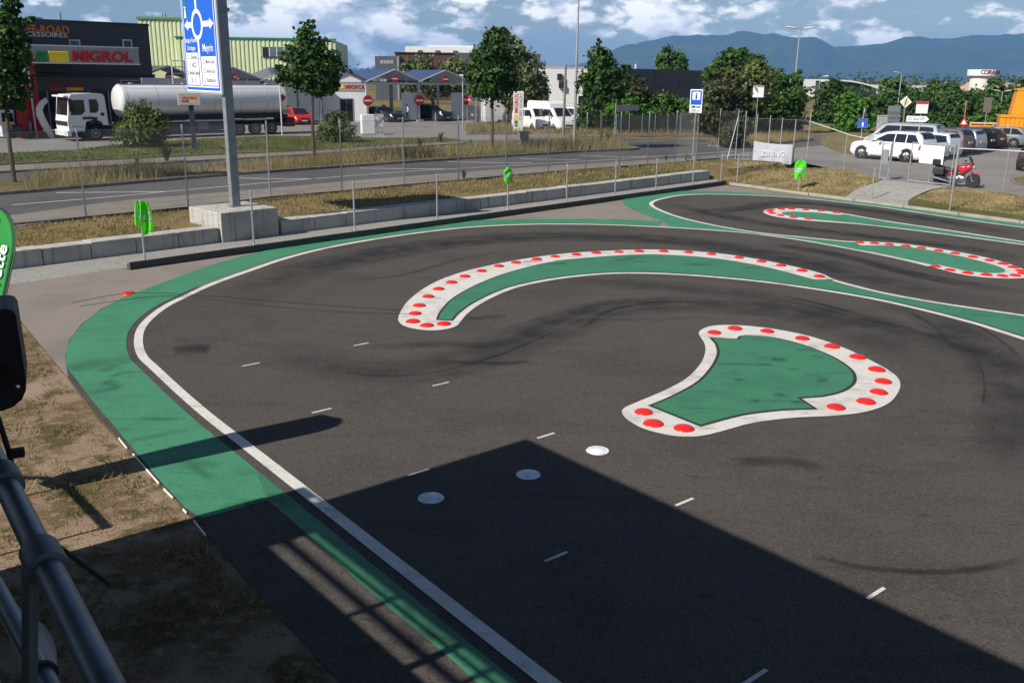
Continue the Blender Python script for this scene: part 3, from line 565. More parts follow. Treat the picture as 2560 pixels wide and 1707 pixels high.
# short end bay to the tall post, then lower fence to the gate
fo2 = Q(1838, 397); f2 = thing('chain_link_fence', 'tall galvanised corner fence bay with banner hung in front of it', 'fence', fo2, 0)
ends = [Q(1857,396), Q(1885,400), Q(1917,402), Q(1947,404), Q(1980,406.5), Q(2015,409)]; prev = Vector((0,0,0))
for b, h in zip(ends, [2.8, 2.65, 2.6, 2.5, 2.45, 3.0]):
    l = b - fo2; MB().tube([(l.x, l.y, -.1), (l.x, l.y, h)], .03, 8).build('post', GALV, f2, smooth=True)
    mb = MB(); strands(mb, prev, Vector((l.x, l.y, 0)), .06, 2.35, .1, .0021, True); mb.tube([(prev.x, prev.y, 2.4), (l.x, l.y, 2.4)], .006, 4); mb.build('wire_mesh', WIRE, f2, fix=False); prev = Vector((l.x, l.y, 0))
fo3 = Q(2015, 409); f3 = thing('low_fence', 'low wire fence with white top rail between corner post and gate', 'fence', fo3, 0); prev = Vector((0,0,0))
RAILW = mat('white_rail', (.62, .62, .62), .5, .2)
for b, h, last in ((Q(2108,428.5), 1.93, 0), (Q(2197,448.5), 1.8, 1)):
    l = b - fo3; MB().tube([(l.x, l.y, -.1), (l.x, l.y, h)], .028, 8).build('post', GALV, f3, smooth=True)
    MB().tube([(prev.x, prev.y, (2.35 if prev.length < .1 else 1.9)), (l.x, l.y, h)], .024, 8).build('top_rail', RAILW, f3, smooth=True)
    mb = MB(); strands(mb, prev, Vector((l.x, l.y, 0)), .05, 1.85, .1, .0018, True); mb.build('wire_mesh', WIRE, f3, fix=False); prev = Vector((l.x, l.y, 0))
fo4 = Q(2384, 468.5); f4 = thing('low_fence', 'low wire fence with white top rail running on from the gate post past the motorcycle', 'fence', fo4, 0); prev = Vector((0,0,0))
for b, h in ((Q(2506,482.5), 1.82), (Q(2506,482.5) + (Q(2506,482.5)-Q(2384,468.5)), 1.82)):
    l = b - fo4; MB().tube([(l.x, l.y, -.1), (l.x, l.y, h+.12)], .028, 8).build('post', GALV, f4, smooth=True)
    MB().tube([(prev.x, prev.y, 1.75 if prev.length < .1 else 1.82), (l.x, l.y, h)], .022, 8).build('top_rail', RAILW, f4, smooth=True)
    mb = MB(); strands(mb, prev, Vector((l.x, l.y, 0)), .05, 1.75, .1, .0018, True); mb.build('wire_mesh', WIRE, f4, fix=False); prev = Vector((l.x, l.y, 0))
# gate
def frame_gate(name, label, A, B, h, brace=1, mesh=True):
    g = thing(name, label, 'gate', A, R(90) - math.atan2(B.x-A.x, B.y-A.y)); w = (B-A).length
    MB().tube([(0,0,.08),(0,0,h)], .024, 8).tube([(w,0,.08),(w,0,h)], .024, 8).tube([(0,0,h),(w,0,h)], .024, 8).tube([(0,0,.08),(w,0,.08)], .024, 8).build('frame', GALV, g, smooth=True)
    if brace: MB().tube([(w*.5,0,.08),(w*.5,0,h)], .016, 8).build('middle_bar', GALV, g, smooth=True)
    if mesh:
        mb = MB(); strands(mb, Vector((0,0,0)), Vector((w,0,0)), .1, h-.02, .1, .0018, True); mb.build('wire_mesh', WIRE, g, fix=False)
    MB().box(.0, .05, -.04, .04, h*.42, h*.52).build('latch', STEEL, g); return g, w
A, B = Q(2269, 455), Q(2374, 467)
g1, gw = frame_gate('gate', 'wide galvanised wire gate in front of the red motorcycle', A, B, 1.85)
bd = MB().box(gw*.22, gw*.78, -.04, -.03, .95, 1.78).build('notice_board', mat('white_board', (.78, .78, .77), .5, var=.04), g1)
for s_, w_ in ((.36, 1), (.5, .6), (.64, .8)): pass
gpst = tag(MB().tube([(0,0,-.1),(0,0,1.98)], .06, 12).lathe([(.066, 1.97),(.066, 2.0),(0, 2.03)], 12).build('gate_post', GALV, smooth=True), 'thick round galvanised gate post beside the red motorcycle', 'post'); gpst.location = Q(2383, 468)
A2, B2 = Q(2198, 449), Q(2216, 451)
g2, w2 = frame_gate('gate', 'narrow open side gate leaf with grey notice panel', A2, A2 + (B2-A2)*1.1, 1.72, 0)
MB().box(.06, w2-.05, -.05, -.035, .75, 1.45).build('notice_panel', mat('grey_panel', (.2, .22, .25), .5, var=.1), g2)
gp2 = tag(MB().tube([(0,0,-.1),(0,0,1.85)], .045, 10).build('gate_post', GALV, smooth=True), 'galvanised post hinging the narrow side gate', 'post'); gp2.location = Q(2221, 451)
# banner on the corner bay
bA, bB = atY(1885, 353, Q(1885,400).y-.3), atY(1982, 362, Q(1980,406).y-.35)
bn = thing('banner', 'white creased banner tied to the corner fence with faint lettering', 'banner', bA, 0); BANM = mat('banner_cloth', (.70, .70, .76), .75, var=.06, vscale=2, trans=.45); mb = MB(); nb = 24
for i in range(nb+1):
    t = i/nb
    for j in range(9):
        s_ = j/8; top = (bB-bA)*t; drop = 1.28*(1-.12*t) * s_
        mb.v.append((top.x + .02*s_, top.y + .05*math.sin(t*19+s_*3)*s_ + .04*math.sin(t*7)*s_, top.z - drop - .05*math.sin(t*math.pi)*(1-s_)))
for i in range(nb):
    for j in range(8): mb.f.append((i*9+j, (i+1)*9+j, (i+1)*9+j+1, i*9+j+1))
mb.build('cloth', BANM, bn, smooth=True)
text('ZEISING', .42, mat('faint_print', (.655, .655, .715), .8), bn, ((bB-bA).x*.5, (bB-bA).y*.5-.09, (bB-bA).z*.5-.62), rz=math.degrees(math.atan2((bB-bA).y, (bB-bA).x)), width=1.4, ext=.0005)
for t in (0.0, 1.0):
    q = bA.lerp(bB, t); bp_ = tag(MB().tube([(0,0,0),(0,0,q.z-ZR+.15)], .018, 6).build('banner_stake', mat('dark_green_stake', (.03,.06,.045), .6)), 'thin dark green stake holding one end of the white banner', 'stake', 'banner stakes'); bp_.location = (q.x + (-.12 if t == 0 else .1), q.y, ZR)
# ================================================================== SIGNS
BLUE = mat('sign_blue', (.012, .11, .56), .4, var=.05); SWH = mat('sign_white', (.75, .76, .78), .45); SRED = mat('sign_red', (.55, .02, .02), .45); SBLK = mat('sign_black', (.02, .02, .02), .6); SGRN = mat('sign_green', (.01, .22, .08), .5); SGRY = mat('sign_back_grey', (.22, .23, .24), .5, .4)
ORG = mat('logo_orange', (.80, .13, .02), .5); YEL = mat('logo_yellow', (.83, .58, .02), .45); LGRN = mat('logo_green', (.02, .17, .05), .45); LRED = mat('logo_red', (.52, .012, .02), .45)
# big direction sign on the plinth
sb = WA + WD*6.1 + Vector((WD.y, -WD.x, 0))*-.55; post_xy = P(576, 517, .93)
sgn = thing('direction_sign', 'tall blue roundabout direction sign on a grey steel pole above the concrete plinth', 'road sign', (post_xy.x, post_xy.y, .93), facing(231))
POLE = mat('sign_pole_grey', (.24, .26, .27), .5, .35, var=.12, vscale=4)
MB().box(-.13, .13, .02, .30, 0, 7.6, b=.02).box(-.2, .2, -.05, .37, 0, .03).build('pole', POLE, sgn)
zb = 3.55; x0, x1 = -2.75, .12; H_ = 4.05
MB().box(x0-.05, x1+.05, -.07, .0, zb-.07, zb+H_+.05, b=.02).build('panel_frame', mat('sign_edge', (.55, .57, .58), .45, .5), sgn)
MB().box(x0, x1, -.082, -.072, zb, zb+H_).build('panel', SWH, sgn)
MB().box(x0+.05, x1-.05, -.09, -.083, zb+.05, zb+H_-.05).build('blue_face', BLUE, sgn)
MB().box(x0+.13, x1-.13, -.0935, -.0905, zb+.13, zb+.17).box(x0+.13, x0+.17, -.0935, -.0905, zb+.17, zb+H_).box(x1-.17, x1-.13, -.0935, -.0905, zb+.17, zb+H_).build('inner_border', SWH, sgn)
cx = (x0+x1)/2 - .12; cz = zb + 2.05; ring = []; 
mb = MB(); n = 40
for k in range(n):
    q = 2*math.pi*k/n; 
    for r_ in (.34, .47): mb.v.append((cx + r_*math.cos(q), -.094, cz + r_*math.sin(q)))
mb.f = [(2*k, 2*k+1, (2*k+3) % (2*n), (2*k+2) % (2*n)) for k in range(n)]
def arrow(p, q, w, hd):
    p, q = Vector(p), Vector(q); t = (q-p).normalized(); nn = Vector((-t.z, 0, t.x)); e = q - t*hd
    mb.quad(p-nn*w, p+nn*w, e+nn*w, e-nn*w); mb.add([e-nn*hd*.62-t*.05, e+nn*hd*.62-t*.05, q], [(0,1,2)])
y_ = -.0945
arrow((cx, y_, cz+.45), (cx, y_, cz+1.22), .07, .27); arrow((cx-.45, y_, cz), (x0+.22, y_, cz), .085, .27); arrow((cx+.45, y_, cz), (x1-.2, y_, cz), .085, .27)
mb.quad((cx-.07, y_, cz-.45), (cx+.07, y_, cz-.45), (cx+.1, y_, zb+.17), (cx-.06, y_, zb+.17)); mb.build('roundabout_arrows', SWH, sgn, fix=False)
for (a0, a1, b0, b1) in ((x0+.2, cx-.12, zb+.2, zb+1.2), (cx+.16, x1-.2, zb+.2, zb+1.08), (cx-.55, cx+.42, zb+3.4, zb+3.97)): MB().box(a0, a1, -.0955, -.0945, b0, b1).build('white_field', SWH, sgn)
MB().box(x0+.25, x0+.5, -.0955, -.094, cz+.2, cz+.75).build('motorway_symbol', SGRN, sgn); MB().prism([(x0+.29, cz+.22), (x0+.46, cz+.22), (x0+.40, cz+.52), (x0+.35, cz+.52)], -.098, -.096).box(x0+.28, x0+.47, -.098, -.096, cz+.53, cz+.56).build('motorway_mark', SWH, sgn)
xl = (x0+.2+cx-.12)/2; xr = (cx+.16+x1-.2)/2
for s_, x_, z_, sz, m_, w_ in (('Z.I. Zimeysa', xl, zb+1.06, .2, SBLK, .85), ('11 ABCD', xl, zb+.82, .2, SBLK, .6), ('Z.I. Mouille-Galland', xl, zb+.57, .17, SBLK, 1.0), ('20 - 21', xl, zb+.33, .2, SBLK, .45), ('Satigny Russin', xl, zb+1.58, .19, SWH, 1.0), ('Dardagny', xl, zb+1.34, .19, SWH, .7), ('Meyrin', xr, zb+1.33, .34, SWH, .85), ('Z.I. Meyrin-Gare', xr, zb+.92, .18, SBLK, .95), ('Z.I. Bois-du-Lan', xr, zb+.64, .18, SBLK, .9), ('Z.I. Riantbosson', xr, zb+.36, .18, SBLK, .95), ('Z.I. Zimeysa', cx-.06, zb+3.83, .2, SBLK, .78), ('Voies 1 à 10', cx-.06, zb+3.56, .2, SBLK, .8)):
    text(s_, sz, m_, sgn, (x_, -.0965, z_), width=w_, ext=.0006, bold=.002)
for z_ in (zb+.4, zb+2.4): MB().box(-.19, .19, -.02, .34, z_, z_+.1).build('clamp', SGRY, sgn)
# information sign
q = Q(1731, 400); sg2 = thing('information_sign', 'blue information sign with lorry symbol and 200 m on thin pole', 'road sign', q, facing(200)); MB().tube([(0,0,-.1),(0,0,4.0)], .032, 8).build('pole', GALV, sg2, smooth=True)
MB().box(-.36, .36, -.06, -.03, 2.68, 4.0, b=.012).build('plate', SWH, sg2); MB().box(-.31, .31, -.066, -.062, 3.14, 3.94).build('blue_face', BLUE, sg2); MB().box(-.22, .22, -.070, -.067, 3.42, 3.86).build('white_square', SWH, sg2)
MB().box(-.045, .045, -.074, -.071, 3.47, 3.66).box(-.06, .05, -.074, -.071, 3.63, 3.67).box(-.07, .07, -.074, -.071, 3.46, 3.49).lathe([(0, 0), (.05, 0), (.05, .003), (0, .003)], 12, Matrix.Translation((0, -.071, 3.74)) @ Matrix.Rotation(R(90), 4, 'X')).build('letter_i', SBLK, sg2)
MB().box(-.27, -.02, -.066, -.061, 2.97, 3.03).box(-.2, -.02, -.066, -.061, 3.03, 3.08).box(.02, .27, -.066, -.061, 2.98, 3.05).build('lorry_symbol', SBLK, sg2); text('200 m', .2, SBLK, sg2, (0, -.063, 2.82), width=.5, ext=.001)
def board_sign(name, label, b, f, plate, h, faces, backm=SGRY, r=.03):
    t = thing(name, label, 'road sign', b, facing(f)); MB().tube([(0,0,-.1),(0,0,h)], r, 8).build('pole', GALV, t, smooth=True)
    x0_, x1_, z0_, z1_ = plate; MB().box(x0_, x1_, -.055, -.03, z0_, z1_, b=.008).build('plate', backm, t)
    for nm, mm, a_, b_, c_, d_ in faces: MB().box(a_, b_, -.0605, -.056, c_, d_).build(nm, mm, t)
    return t
b = Q(2147, 392); cu = board_sign('dead_end_sign', 'blue dead-end sign on thin pole by the white parked car', b, 190, (-.3, .3, 1.75, 2.35), 2.9, [('blue_face', BLUE, -.27, .27, 1.78, 2.32)])
MB().box(-.05, .05, -.066, -.061, 1.85, 2.1).build('white_stem', SWH, cu); MB().box(-.13, .13, -.066, -.061, 2.1, 2.2).build('red_bar', SRED, cu)
rs = MB().lathe([(0, -.02), (.3, -.02), (.3, .02), (0, .02)], 24, Matrix.Translation((.08, .05, 2.72)) @ Matrix.Rotation(R(70), 4, 'Z') @ Matrix.Rotation(R(90), 4, 'X')).build('round_plate', SGRY, cu)
MB().lathe([(.22, -.026), (.3, -.026), (.3, -.021), (.22, -.021)], 24, Matrix.Translation((.08, .05, 2.72)) @ Matrix.Rotation(R(70), 4, 'Z') @ Matrix.Rotation(R(90), 4, 'X')).build('red_rim', SRED, cu)
def far_pt(x, y): return Q(x, y)
t = board_sign('poster_board', 'small white and red poster board on thin post behind the corner fence', Q(1886,345), 185, (-.45, .45, 3.15, 4.1), 4.1, [('white_face', SWH, -.42, .42, 3.18, 4.07), ('red_header', SRED, -.42, .42, 3.95, 4.06)])
t = board_sign('poster_board', 'white poster board with red header above the arrow sign beside the parked van', Q(2293,352), 190, (-.45, .5, 2.1, 3.05), 3.05, [('white_face', SWH, -.42, .47, 2.13, 2.83), ('red_header', SRED, -.42, .47, 2.84, 3.02)])
t = thing('arrow_sign', 'white arrow board reading Gare CFF below the poster board', 'road sign', Q(2262,353), facing(190)); MB().tube([(0,0,-.1),(0,0,2.0)], .03, 8).tube([(1.1,0,-.1),(1.1,0,1.9)], .03, 8).build('poles', GALV, t, smooth=True)
MB().prism([(-.1, 1.5), (1.35, 1.5), (1.6, 1.72), (1.35, 1.95), (-.1, 1.95)], -.05, -.03).build('plate', SWH, t); text('Z.I. Gare CFF', .28, SBLK, t, (.65, -.052, 1.72), width=1.2, ext=.001)
t = thing('priority_sign', 'diamond end-of-priority sign with striped bar behind the parked van', 'road sign', Q(2252,352), facing(190)); MB().tube([(0,0,-.1),(0,0,3.1)], .03, 8).build('pole', GALV, t, smooth=True)
M_ = Matrix.Translation((0, -.04, 3.0)) @ Matrix.Rotation(R(45), 4, 'Y'); MB().box(-.32, .32, -.01, .01, -.32, .32, M_).build('plate', SWH, t); MB().box(-.2, .2, -.018, -.012, -.2, .2, M_).build('yellow_face', mat('pale_yellow', (.6, .55, .25), .5), t); MB().box(-.03, .03, -.026, -.02, -.32, .32, Matrix.Translation((0, -.04, 3.0)) @ Matrix.Rotation(R(12), 4, 'Y')).build('bar', SBLK, t)
t = board_sign('arrow_sign', 'small grey back of an arrow board facing away near the hedge', Q(1535,364), 150, (.05, 2.0, 2.35, 2.75), 2.85, [])
t = board_sign('cabinet_sign', 'grey stacked company boards seen from behind at the tree line', Q(2227,345), 190, (-.5, .5, 1.0, 2.6), 2.6, [('dark_row', mat('dark_row', (.1,.11,.12), .6), -.47, .47, 1.1, 1.35), ('dark_row', MATS['dark_row'], -.47, .47, 1.5, 1.75), ('dark_row', MATS['dark_row'], -.47, .47, 1.9, 2.15)])
# utility boxes
t = tag(MB().box(-.35, .35, -.25, .25, 0, 1.9, b=.02).box(-.38, .38, -.28, .28, 1.88, 1.96).build('utility_cabinet', mat('cabinet_spotted', (.33, .34, .35), .6, var=.4, vscale=6)), 'narrow grey metal cabinet standing behind the white parked car', 'cabinet'); t.location = Q(2200, 352)
t = tag(MB().box(-.28, .28, -.22, .22, 0, 1.1, b=.02).box(-.32, .32, -.26, .26, 1.08, 1.16, b=.01).build('utility_cabinet', mat('rough_concrete', (.36, .34, .32), .9, var=.35, vscale=5, bump=.3, bscale=30)), 'speckled concrete utility box on the dry verge beside the car wash totem', 'cabinet'); t.location = Q(1308, 374); t.rotation_euler = (0, 0, R(25))
# ================================================================== LAMP POSTS AND POLES
t = thing('lamp_post', 'tall tapered grey lamp post rising out of the dry verge', 'lamp post', Q(1435, 367), 0); MB().tube([(0,0,-.1),(0,0,1.2),(0,0,11)], [.12, .105, .05], 12).build('mast', GALV, t, smooth=True); MB().box(-.5, .25, -.12, .12, 11, 11.1, b=.03).build('lamp_head', STEEL, t)
LMP = mat('lamp_housing', (.7, .7, .7), .4)
def lamp(b, h, label, two=True, rz=0, sc=1.0):
    t = thing('lamp_post', label, 'lamp post', b, rz); MB().tube([(0,0,-.1),(0,0,h*.5),(0,0,h)], [.1*sc, .08*sc, .05*sc], 10).build('mast', GALV, t, smooth=True)
    for s_ in ((-1, 1) if two else (1,)):
        MB().tube([(0,0,h-.05),(s_*.3*sc,0,h+.05)], .03*sc, 6).build('arm', GALV, t, smooth=True)
        MB().lathe([(0, -.45), (.09, -.42), (.13, -.1), (.13, .2), (.08, .42), (0, .45)], 12, Matrix.Translation((s_*.72*sc, 0, h+.1)) @ Matrix.Rotation(R(90 - s_*8), 4, 'Y') @ Matrix.Diagonal((.5*sc, 1*sc, 1*sc, 1))).build('lamp_head', LMP, t, smooth=True)
    return t
lamp(Q(1977, 318), 9.3, 'double-headed street lamp by the tall bushes', True, R(5), 1.2)
lamp(Q(2040, 300), hgt(Q(2040,300), 2049, 193), 'single-headed street lamp in front of the distant white hall', False, R(5))
lamp(Q(2496, 300), hgt(Q(2496,300), 2498, 229), 'small double-headed street lamp in front of the white round tower', True, R(5)); lamp(Q(2240, 300), hgt(Q(2240,300), 2245, 184), 'single-headed street lamp rising from the middle of the tree line', False, R(200)); lamp(Q(1806, 300), hgt(Q(1806,300), 1811, 181), 'single-headed street lamp behind the long dark hall', False, R(10))
WOOD = mat('weathered_pole', (.20, .17, .14), .9, var=.25, vscale=8)
t = tag(MB().tube([(0,0,-.2),(.05,0,5.5)], [.11, .085], 10).build('wooden_pole', WOOD, smooth=True), 'short weathered wooden pole in front of the white ribbed hall', 'pole'); t.location = Q(1408, 341)
t = thing('lamp_post', 'slim pale lamp post on the forecourt edge behind the tanker trailer', 'lamp post', Q(706, 344), 0); MB().tube([(0,0,-.1),(0,0,4.2)], .05, 8).build('mast', RAILW, t, smooth=True); MB().lathe([(.06, 0), (.09, .03), (.09, .2), (0, .25)], 10, Matrix.Translation((0,0,4.2))).build('lamp_head', LMP, t, smooth=True); MB().box(-.13, .13, -.13, .13, 0, .05).build('base_plate', STEEL, t)
t = tag(MB().tube([(0,0,-.1),(0,0,1.7)], .035, 8).box(-.1, .1, -.1, .1, 0, .03).build('marker_post', GALV, smooth=True), 'short galvanised post at the car wash exit kerb', 'post', 'posts at the car wash exit'); t.location = Q(1089, 338)
t = thing('lamp_post', 'slim white-topped lamp post at the right end of the car wash canopy', 'lamp post', Q(1157, 328), 0); MB().tube([(0,0,-.1),(0,0,4.6)], .05, 8).build('mast', GALV, t, smooth=True); MB().box(-.25, .05, -.08, .08, 4.5, 4.62, b=.02).build('lamp_head', LMP, t)
# ================================================================== PETROL STATION
TA = Q(240, 353); SD = dirv(47); SN = Vector((SD.y, -SD.x, 0))       # along the forecourt, towards the camera
DARK = layered('anthracite_cladding', [(0, 0, 0, 0, (.040, .043, .049), 0, O1), (.6, 3, .45, .7, (.034, .036, .041), .8, O1)], .55, .05, 30, .4)
def panel_wall(parent, x0, x1, y0, y1, z0, z1, material, nz, name='cladding_panel', gap=.02, dep=.03):
    for i in range(nz):
        a = z0 + (z1-z0)*i/nz; b = z0 + (z1-z0)*(i+1)/nz; MB().box(x0, x1, y0-dep, y0, a+gap/2, b-gap/2).build(name, material, parent)
def plane_pt(x, y, off): return onplane(x, y, TA - SN*off, 47)
def loc(p, o, rz): return Matrix.Rotation(-rz, 4, 'Z') @ (p - o)
rz47 = R(43)
bo = TA - SN*16; bld = thing('dark_shop_building', 'dark anthracite shop building with orange and white lettering behind the petrol station', 'building', (bo.x, bo.y, ZR), rz47)
def Lp_(x, y, off=16):                                    # pixel -> local (x,z) on the facade plane
    p = plane_pt(x, y, off); q = Matrix.Rotation(-rz47, 3, 'Z') @ (p - Vector((bo.x, bo.y, ZR))); return q
c0 = Lp_(370, 66); lf = Lp_(-120, 57); zt = c0.z
MB().box(lf.x-14, c0.x, .04, 14, 0, zt-.05).build('wall', DARK, bld)
panel_wall(bld, Lp_(160, 60).x, c0.x+.03, .04, 0, 4.6, zt, DARK, 3); MB().box(lf.x-14, c0.x+.06, -.06, 14.1, zt-.02, zt+.18).build('parapet', mat('parapet_dark', (.03,.032,.036), .5), bld)
for i in range(3):                                        # side wall panels
    for j in range(3): MB().box(c0.x+.001, c0.x+.035, .06+i*4.6, .06+i*4.6+4.56, .4+j*2.9, .4+j*2.9+2.86 if j < 2 else zt-.06).build('cladding_panel', DARK, bld)
s0 = Lp_(152, 60).x
MB().box(lf.x-14, s0, -1.2, .0, 4.4, zt+.12).build('sign_bay', mat('bay_dark', (.032,.035,.041), .5, var=.08), bld)
text('OFF-ROAD', .85, mat('orange_letters', (.55, .16, .03), .5), bld, (Lp_(97, 76).x, -1.23, Lp_(97, 76).z), width=3.8, ext=.02, bold=.01); text('ACCESSOIRES.', .5, mat('white_letters', (.62, .62, .62), .5), bld, (Lp_(92, 88).x, -1.23, Lp_(92, 88).z), width=4.0, ext=.015)
for (a, b) in ((171, 202), (305, 331)):
    p0, p1 = Lp_(a, 99), Lp_(b, 125); w = MB().box(p0.x, p1.x, -.07, .02, p1.z, p0.z).build('window', mat('window_frame_white', (.6,.62,.65), .5), bld); MB().box(p0.x+.1, p1.x-.1, -.08, -.071, p1.z+.05, p0.z-.1).build('pane', mat('dark_glass', (.015,.018,.022), .06, spec=.6), w)
MB().tube([(Lp_(157,58).x, .5, zt), (Lp_(157,58).x, .5, zt+.75)], .1, 8).build('roof_pipe', STEEL, bld, smooth=True)
MB().box(Lp_(95,56).x, Lp_(118,56).x, 1, 2, zt+.15, zt+.35).build('roof_unit', RAILW, bld)
# shop front below the canopy
MB().box(lf.x-14, Lp_(345,200).x, -.5, -.0, 3.0, 4.3).build('fascia', mat('shop_fascia', (.075,.075,.078), .6, var=.1), bld)
GLS = mat('shop_glass', (.012, .014, .016), .08, spec=.6)
xw = lf.x-2
while xw < Lp_(340,250).x:
    MB().box(xw+.05, xw+1.55, -.2, -.17, .1, 2.95).build('shop_window', GLS, bld); MB().box(xw-.04, xw+.04, -.24, -.16, .0, 3.0).build('mullion', STEEL, bld); xw += 1.6
text('migrolina', .72, mat('migrolina_red', (.42, .03, .03), .5), bld, (Lp_(160,212).x, -.53, Lp_(160,212).z), width=Lp_(203,212).x-Lp_(120,212).x, ext=.02, bold=.012)
za = Lp_(160,222).z
for k, (a, b, mm) in enumerate(((121,140,LRED),(140,160,LGRN),(161,203,YEL))): MB().box(Lp_(a,222).x, Lp_(b,222).x-.02, -.53, -.51, za-.14, za+.1).build('logo_bar', mm, bld)
p0, p1 = Lp_(346,195), Lp_(450,218); MB().box(p0.x, p1.x+3, -.62, 0.03, p1.z-2.2, p0.z).build('white_wall', mat('white_render', (.55,.56,.60), .8, var=.05), bld)
# steel roof ladder frame
t = thing('steel_ladder', 'pale steel ladder frame beside the dark shop building', 'ladder', (bo.x, bo.y, ZR), rz47)
l0, l1 = Lp_(416,152), Lp_(468,215); mb = MB(); 
for xx in (l0.x, l0.x+1.15, l0.x+1.5): mb.tube([(xx, -1.0, l1.z-3), (xx, -1.0, l0.z)], .06, 6)
for zz_ in np.linspace(l1.z, l0.z, 5): mb.tube([(l0.x, -1.0, zz_), (l0.x+1.5, -1.0, zz_)], .045, 6)
for zz_ in (l1.z+.5, l0.z): mb.tube([(l0.x+1.5, -1.0, zz_), (l0.x+1.5, .3, zz_)], .045, 6)
mb.build('frame', RAILW, t, smooth=True); t.rotation_euler = (0, 0, rz47)
# canopy
co = Q(100, 347); cz0, cz1 = 4.95, 6.2
can = thing('station_canopy', 'petrol station canopy with perforated grey fascia and red lettering', 'canopy', (co.x, co.y, ZR), rz47)
def Cp(x, y): return Matrix.Rotation(-rz47, 3, 'Z') @ (onplane(x, y, co, 47) - Vector((co.x, co.y, ZR)))
e0, e1 = Cp(75,118), Cp(345,120); ct, cb = Cp(345,120).z, Cp(345,162).z
FASC = mat('perforated_grey', (.30, .305, .31), .5, .35, var=.12, vscale=40)
MB().box(e0.x-7, e1.x, .06, 9, cb, ct-.02).build('canopy_box', mat('canopy_soffit', (.33,.30,.26), .7, var=.06), can)
xx = e1.x
while xx > e0.x-7:
    MB().box(xx-2.1, xx-.03, 0, .05, cb+.05, ct-.05).build('fascia_panel', FASC, can); xx -= 2.1
for k in range(4): MB().box(e1.x+.005, e1.x+.05, .1+k*2.2, .1+k*2.2+2.15, cb+.05, ct-.05).build('fascia_panel', FASC, can)
MB().box(e0.x-7.05, e1.x+.06, -.03, .06, ct-.05, ct+.03).box(e0.x-7.05, e1.x+.06, -.03, .06, cb-.03, cb+.05).box(e1.x, e1.x+.06, .06, 9, ct-.05, ct+.03).box(e1.x, e1.x+.06, .06, 9, cb-.03, cb+.05).build('edge_trim', RAILW, can)
mg0, mg1 = Cp(180,142), Cp(330,142); text('MIGROL', 1.0, LRED, can, ((mg0.x+mg1.x)/2, -.06, mg0.z), width=mg1.x-mg0.x, ext=.05, bold=.03)
for (a, b, mm) in ((121,171,YEL),(90,117,LGRN),(72,82,LRED)):
    p = Cp(a,142); q_ = Cp(b,142); MB().box(p.x, q_.x, -.12, -.01, p.z-.36, p.z+.36, b=.05).build('logo_block', mm, can)
MB().lathe([(0,0),(.42,0),(.42,.08),(0,.08)], 20, Matrix.Translation((e1.x+.06, 3, (cb+ct)/2)) @ Matrix.Rotation(R(90), 4, 'Y')).build('side_emblem', LRED, can)
REDC = mat('column_red', (.36, .008, .012), .45, var=.08)
for a, b in ((66, 95), (97, 121)):
    p, q_ = Cp(a, 345), Cp(b, 345); MB().box(p.x, q_.x, 1.0, 1.7, 0, cb-.0).build('column', REDC, can)
MB().box(Cp(95,300).x, Cp(98,300).x+.02, .92, .99, 0, cb).build('downpipe', RAILW, can)
MB().box(Cp(115,190).x, Cp(445,192).x, 4.2, 4.5, cb-.95, cb-.7).build('beam', SBLK, can)
# pumps, totem, bins at the left
t = thing('fuel_pump', 'white fuel pump island left of the red canopy columns', 'fuel pump', Q(22, 345), rz47); MB().box(-.45, .45, -.3, .3, 0, 1.9, b=.04).build('cabinet', RAILW, t); MB().box(-.35, .35, -.33, -.31, 1.1, 1.7).build('display', GLS, t); MB().box(-.35, .35, -.33, -.31, .85, 1.0).build('label_strip', YEL, t); MB().box(-1.2, 1.2, -.5, .5, 0, .14, b=.03).build('island', CONC, t); MB().tube([(.3,-.33,1.5),(.45,-.5,.9),(.35,-.4,.5),(.3,-.33,.9)], .025, 6).build('hose', SBLK, t, smooth=True)
t = thing('curved_totem', 'white curved boomerang-shaped stand in front of the red column', 'stand', Q(118, 347), rz47)
o_ = [(.75,0),(.25,.9),(0,1.6),(.05,2.1),(.35,2.5),(.75,2.75),(.85,2.45),(.55,2.2),(.42,1.9),(.5,1.5),(.75,.9),(1.05,0)]; MB().prism([(x*.95-.5, z) for x, z in o_], -.12, .12).build('body', RAILW, t)
# dark parked scooter
t = thing('scooter', 'dark parked scooter beside the red canopy column', 'scooter', Q(58, 346), rz47)
for x_ in (-.62, .62): MB().lathe([(.12,-.05),(.26,-.06),(.3,0),(.26,.06),(.12,.05)], 20, Matrix.Translation((x_,0,.3)) @ Matrix.Rotation(R(90), 4, 'X')).build('wheel', SBLK, t, smooth=True)
MB().prism([(-.75,.45),(-.6,.8),(-.1,.85),(.0,.45),(.3,.4),(.5,1.05),(.62,1.0),(.55,.35),(.1,.22),(-.5,.28)], -.16, .16).build('body', mat('scooter_dark', (.02,.022,.03), .3, coat=.6), t); MB().box(-.65, .0, -.14, .14, .82, .92, b=.03).build('seat', SBLK, t); MB().tube([(.55,-.3,1.1),(.5,0,1.08),(.55,.3,1.1)], .02, 6).build('handlebar', STEEL, t); MB().box(.42, .5, -.18, .18, 1.05, 1.4).build('windshield', GLS, t); MB().box(.56, .62, -.08, .08, .85, .98).build('headlight', SWH, t)
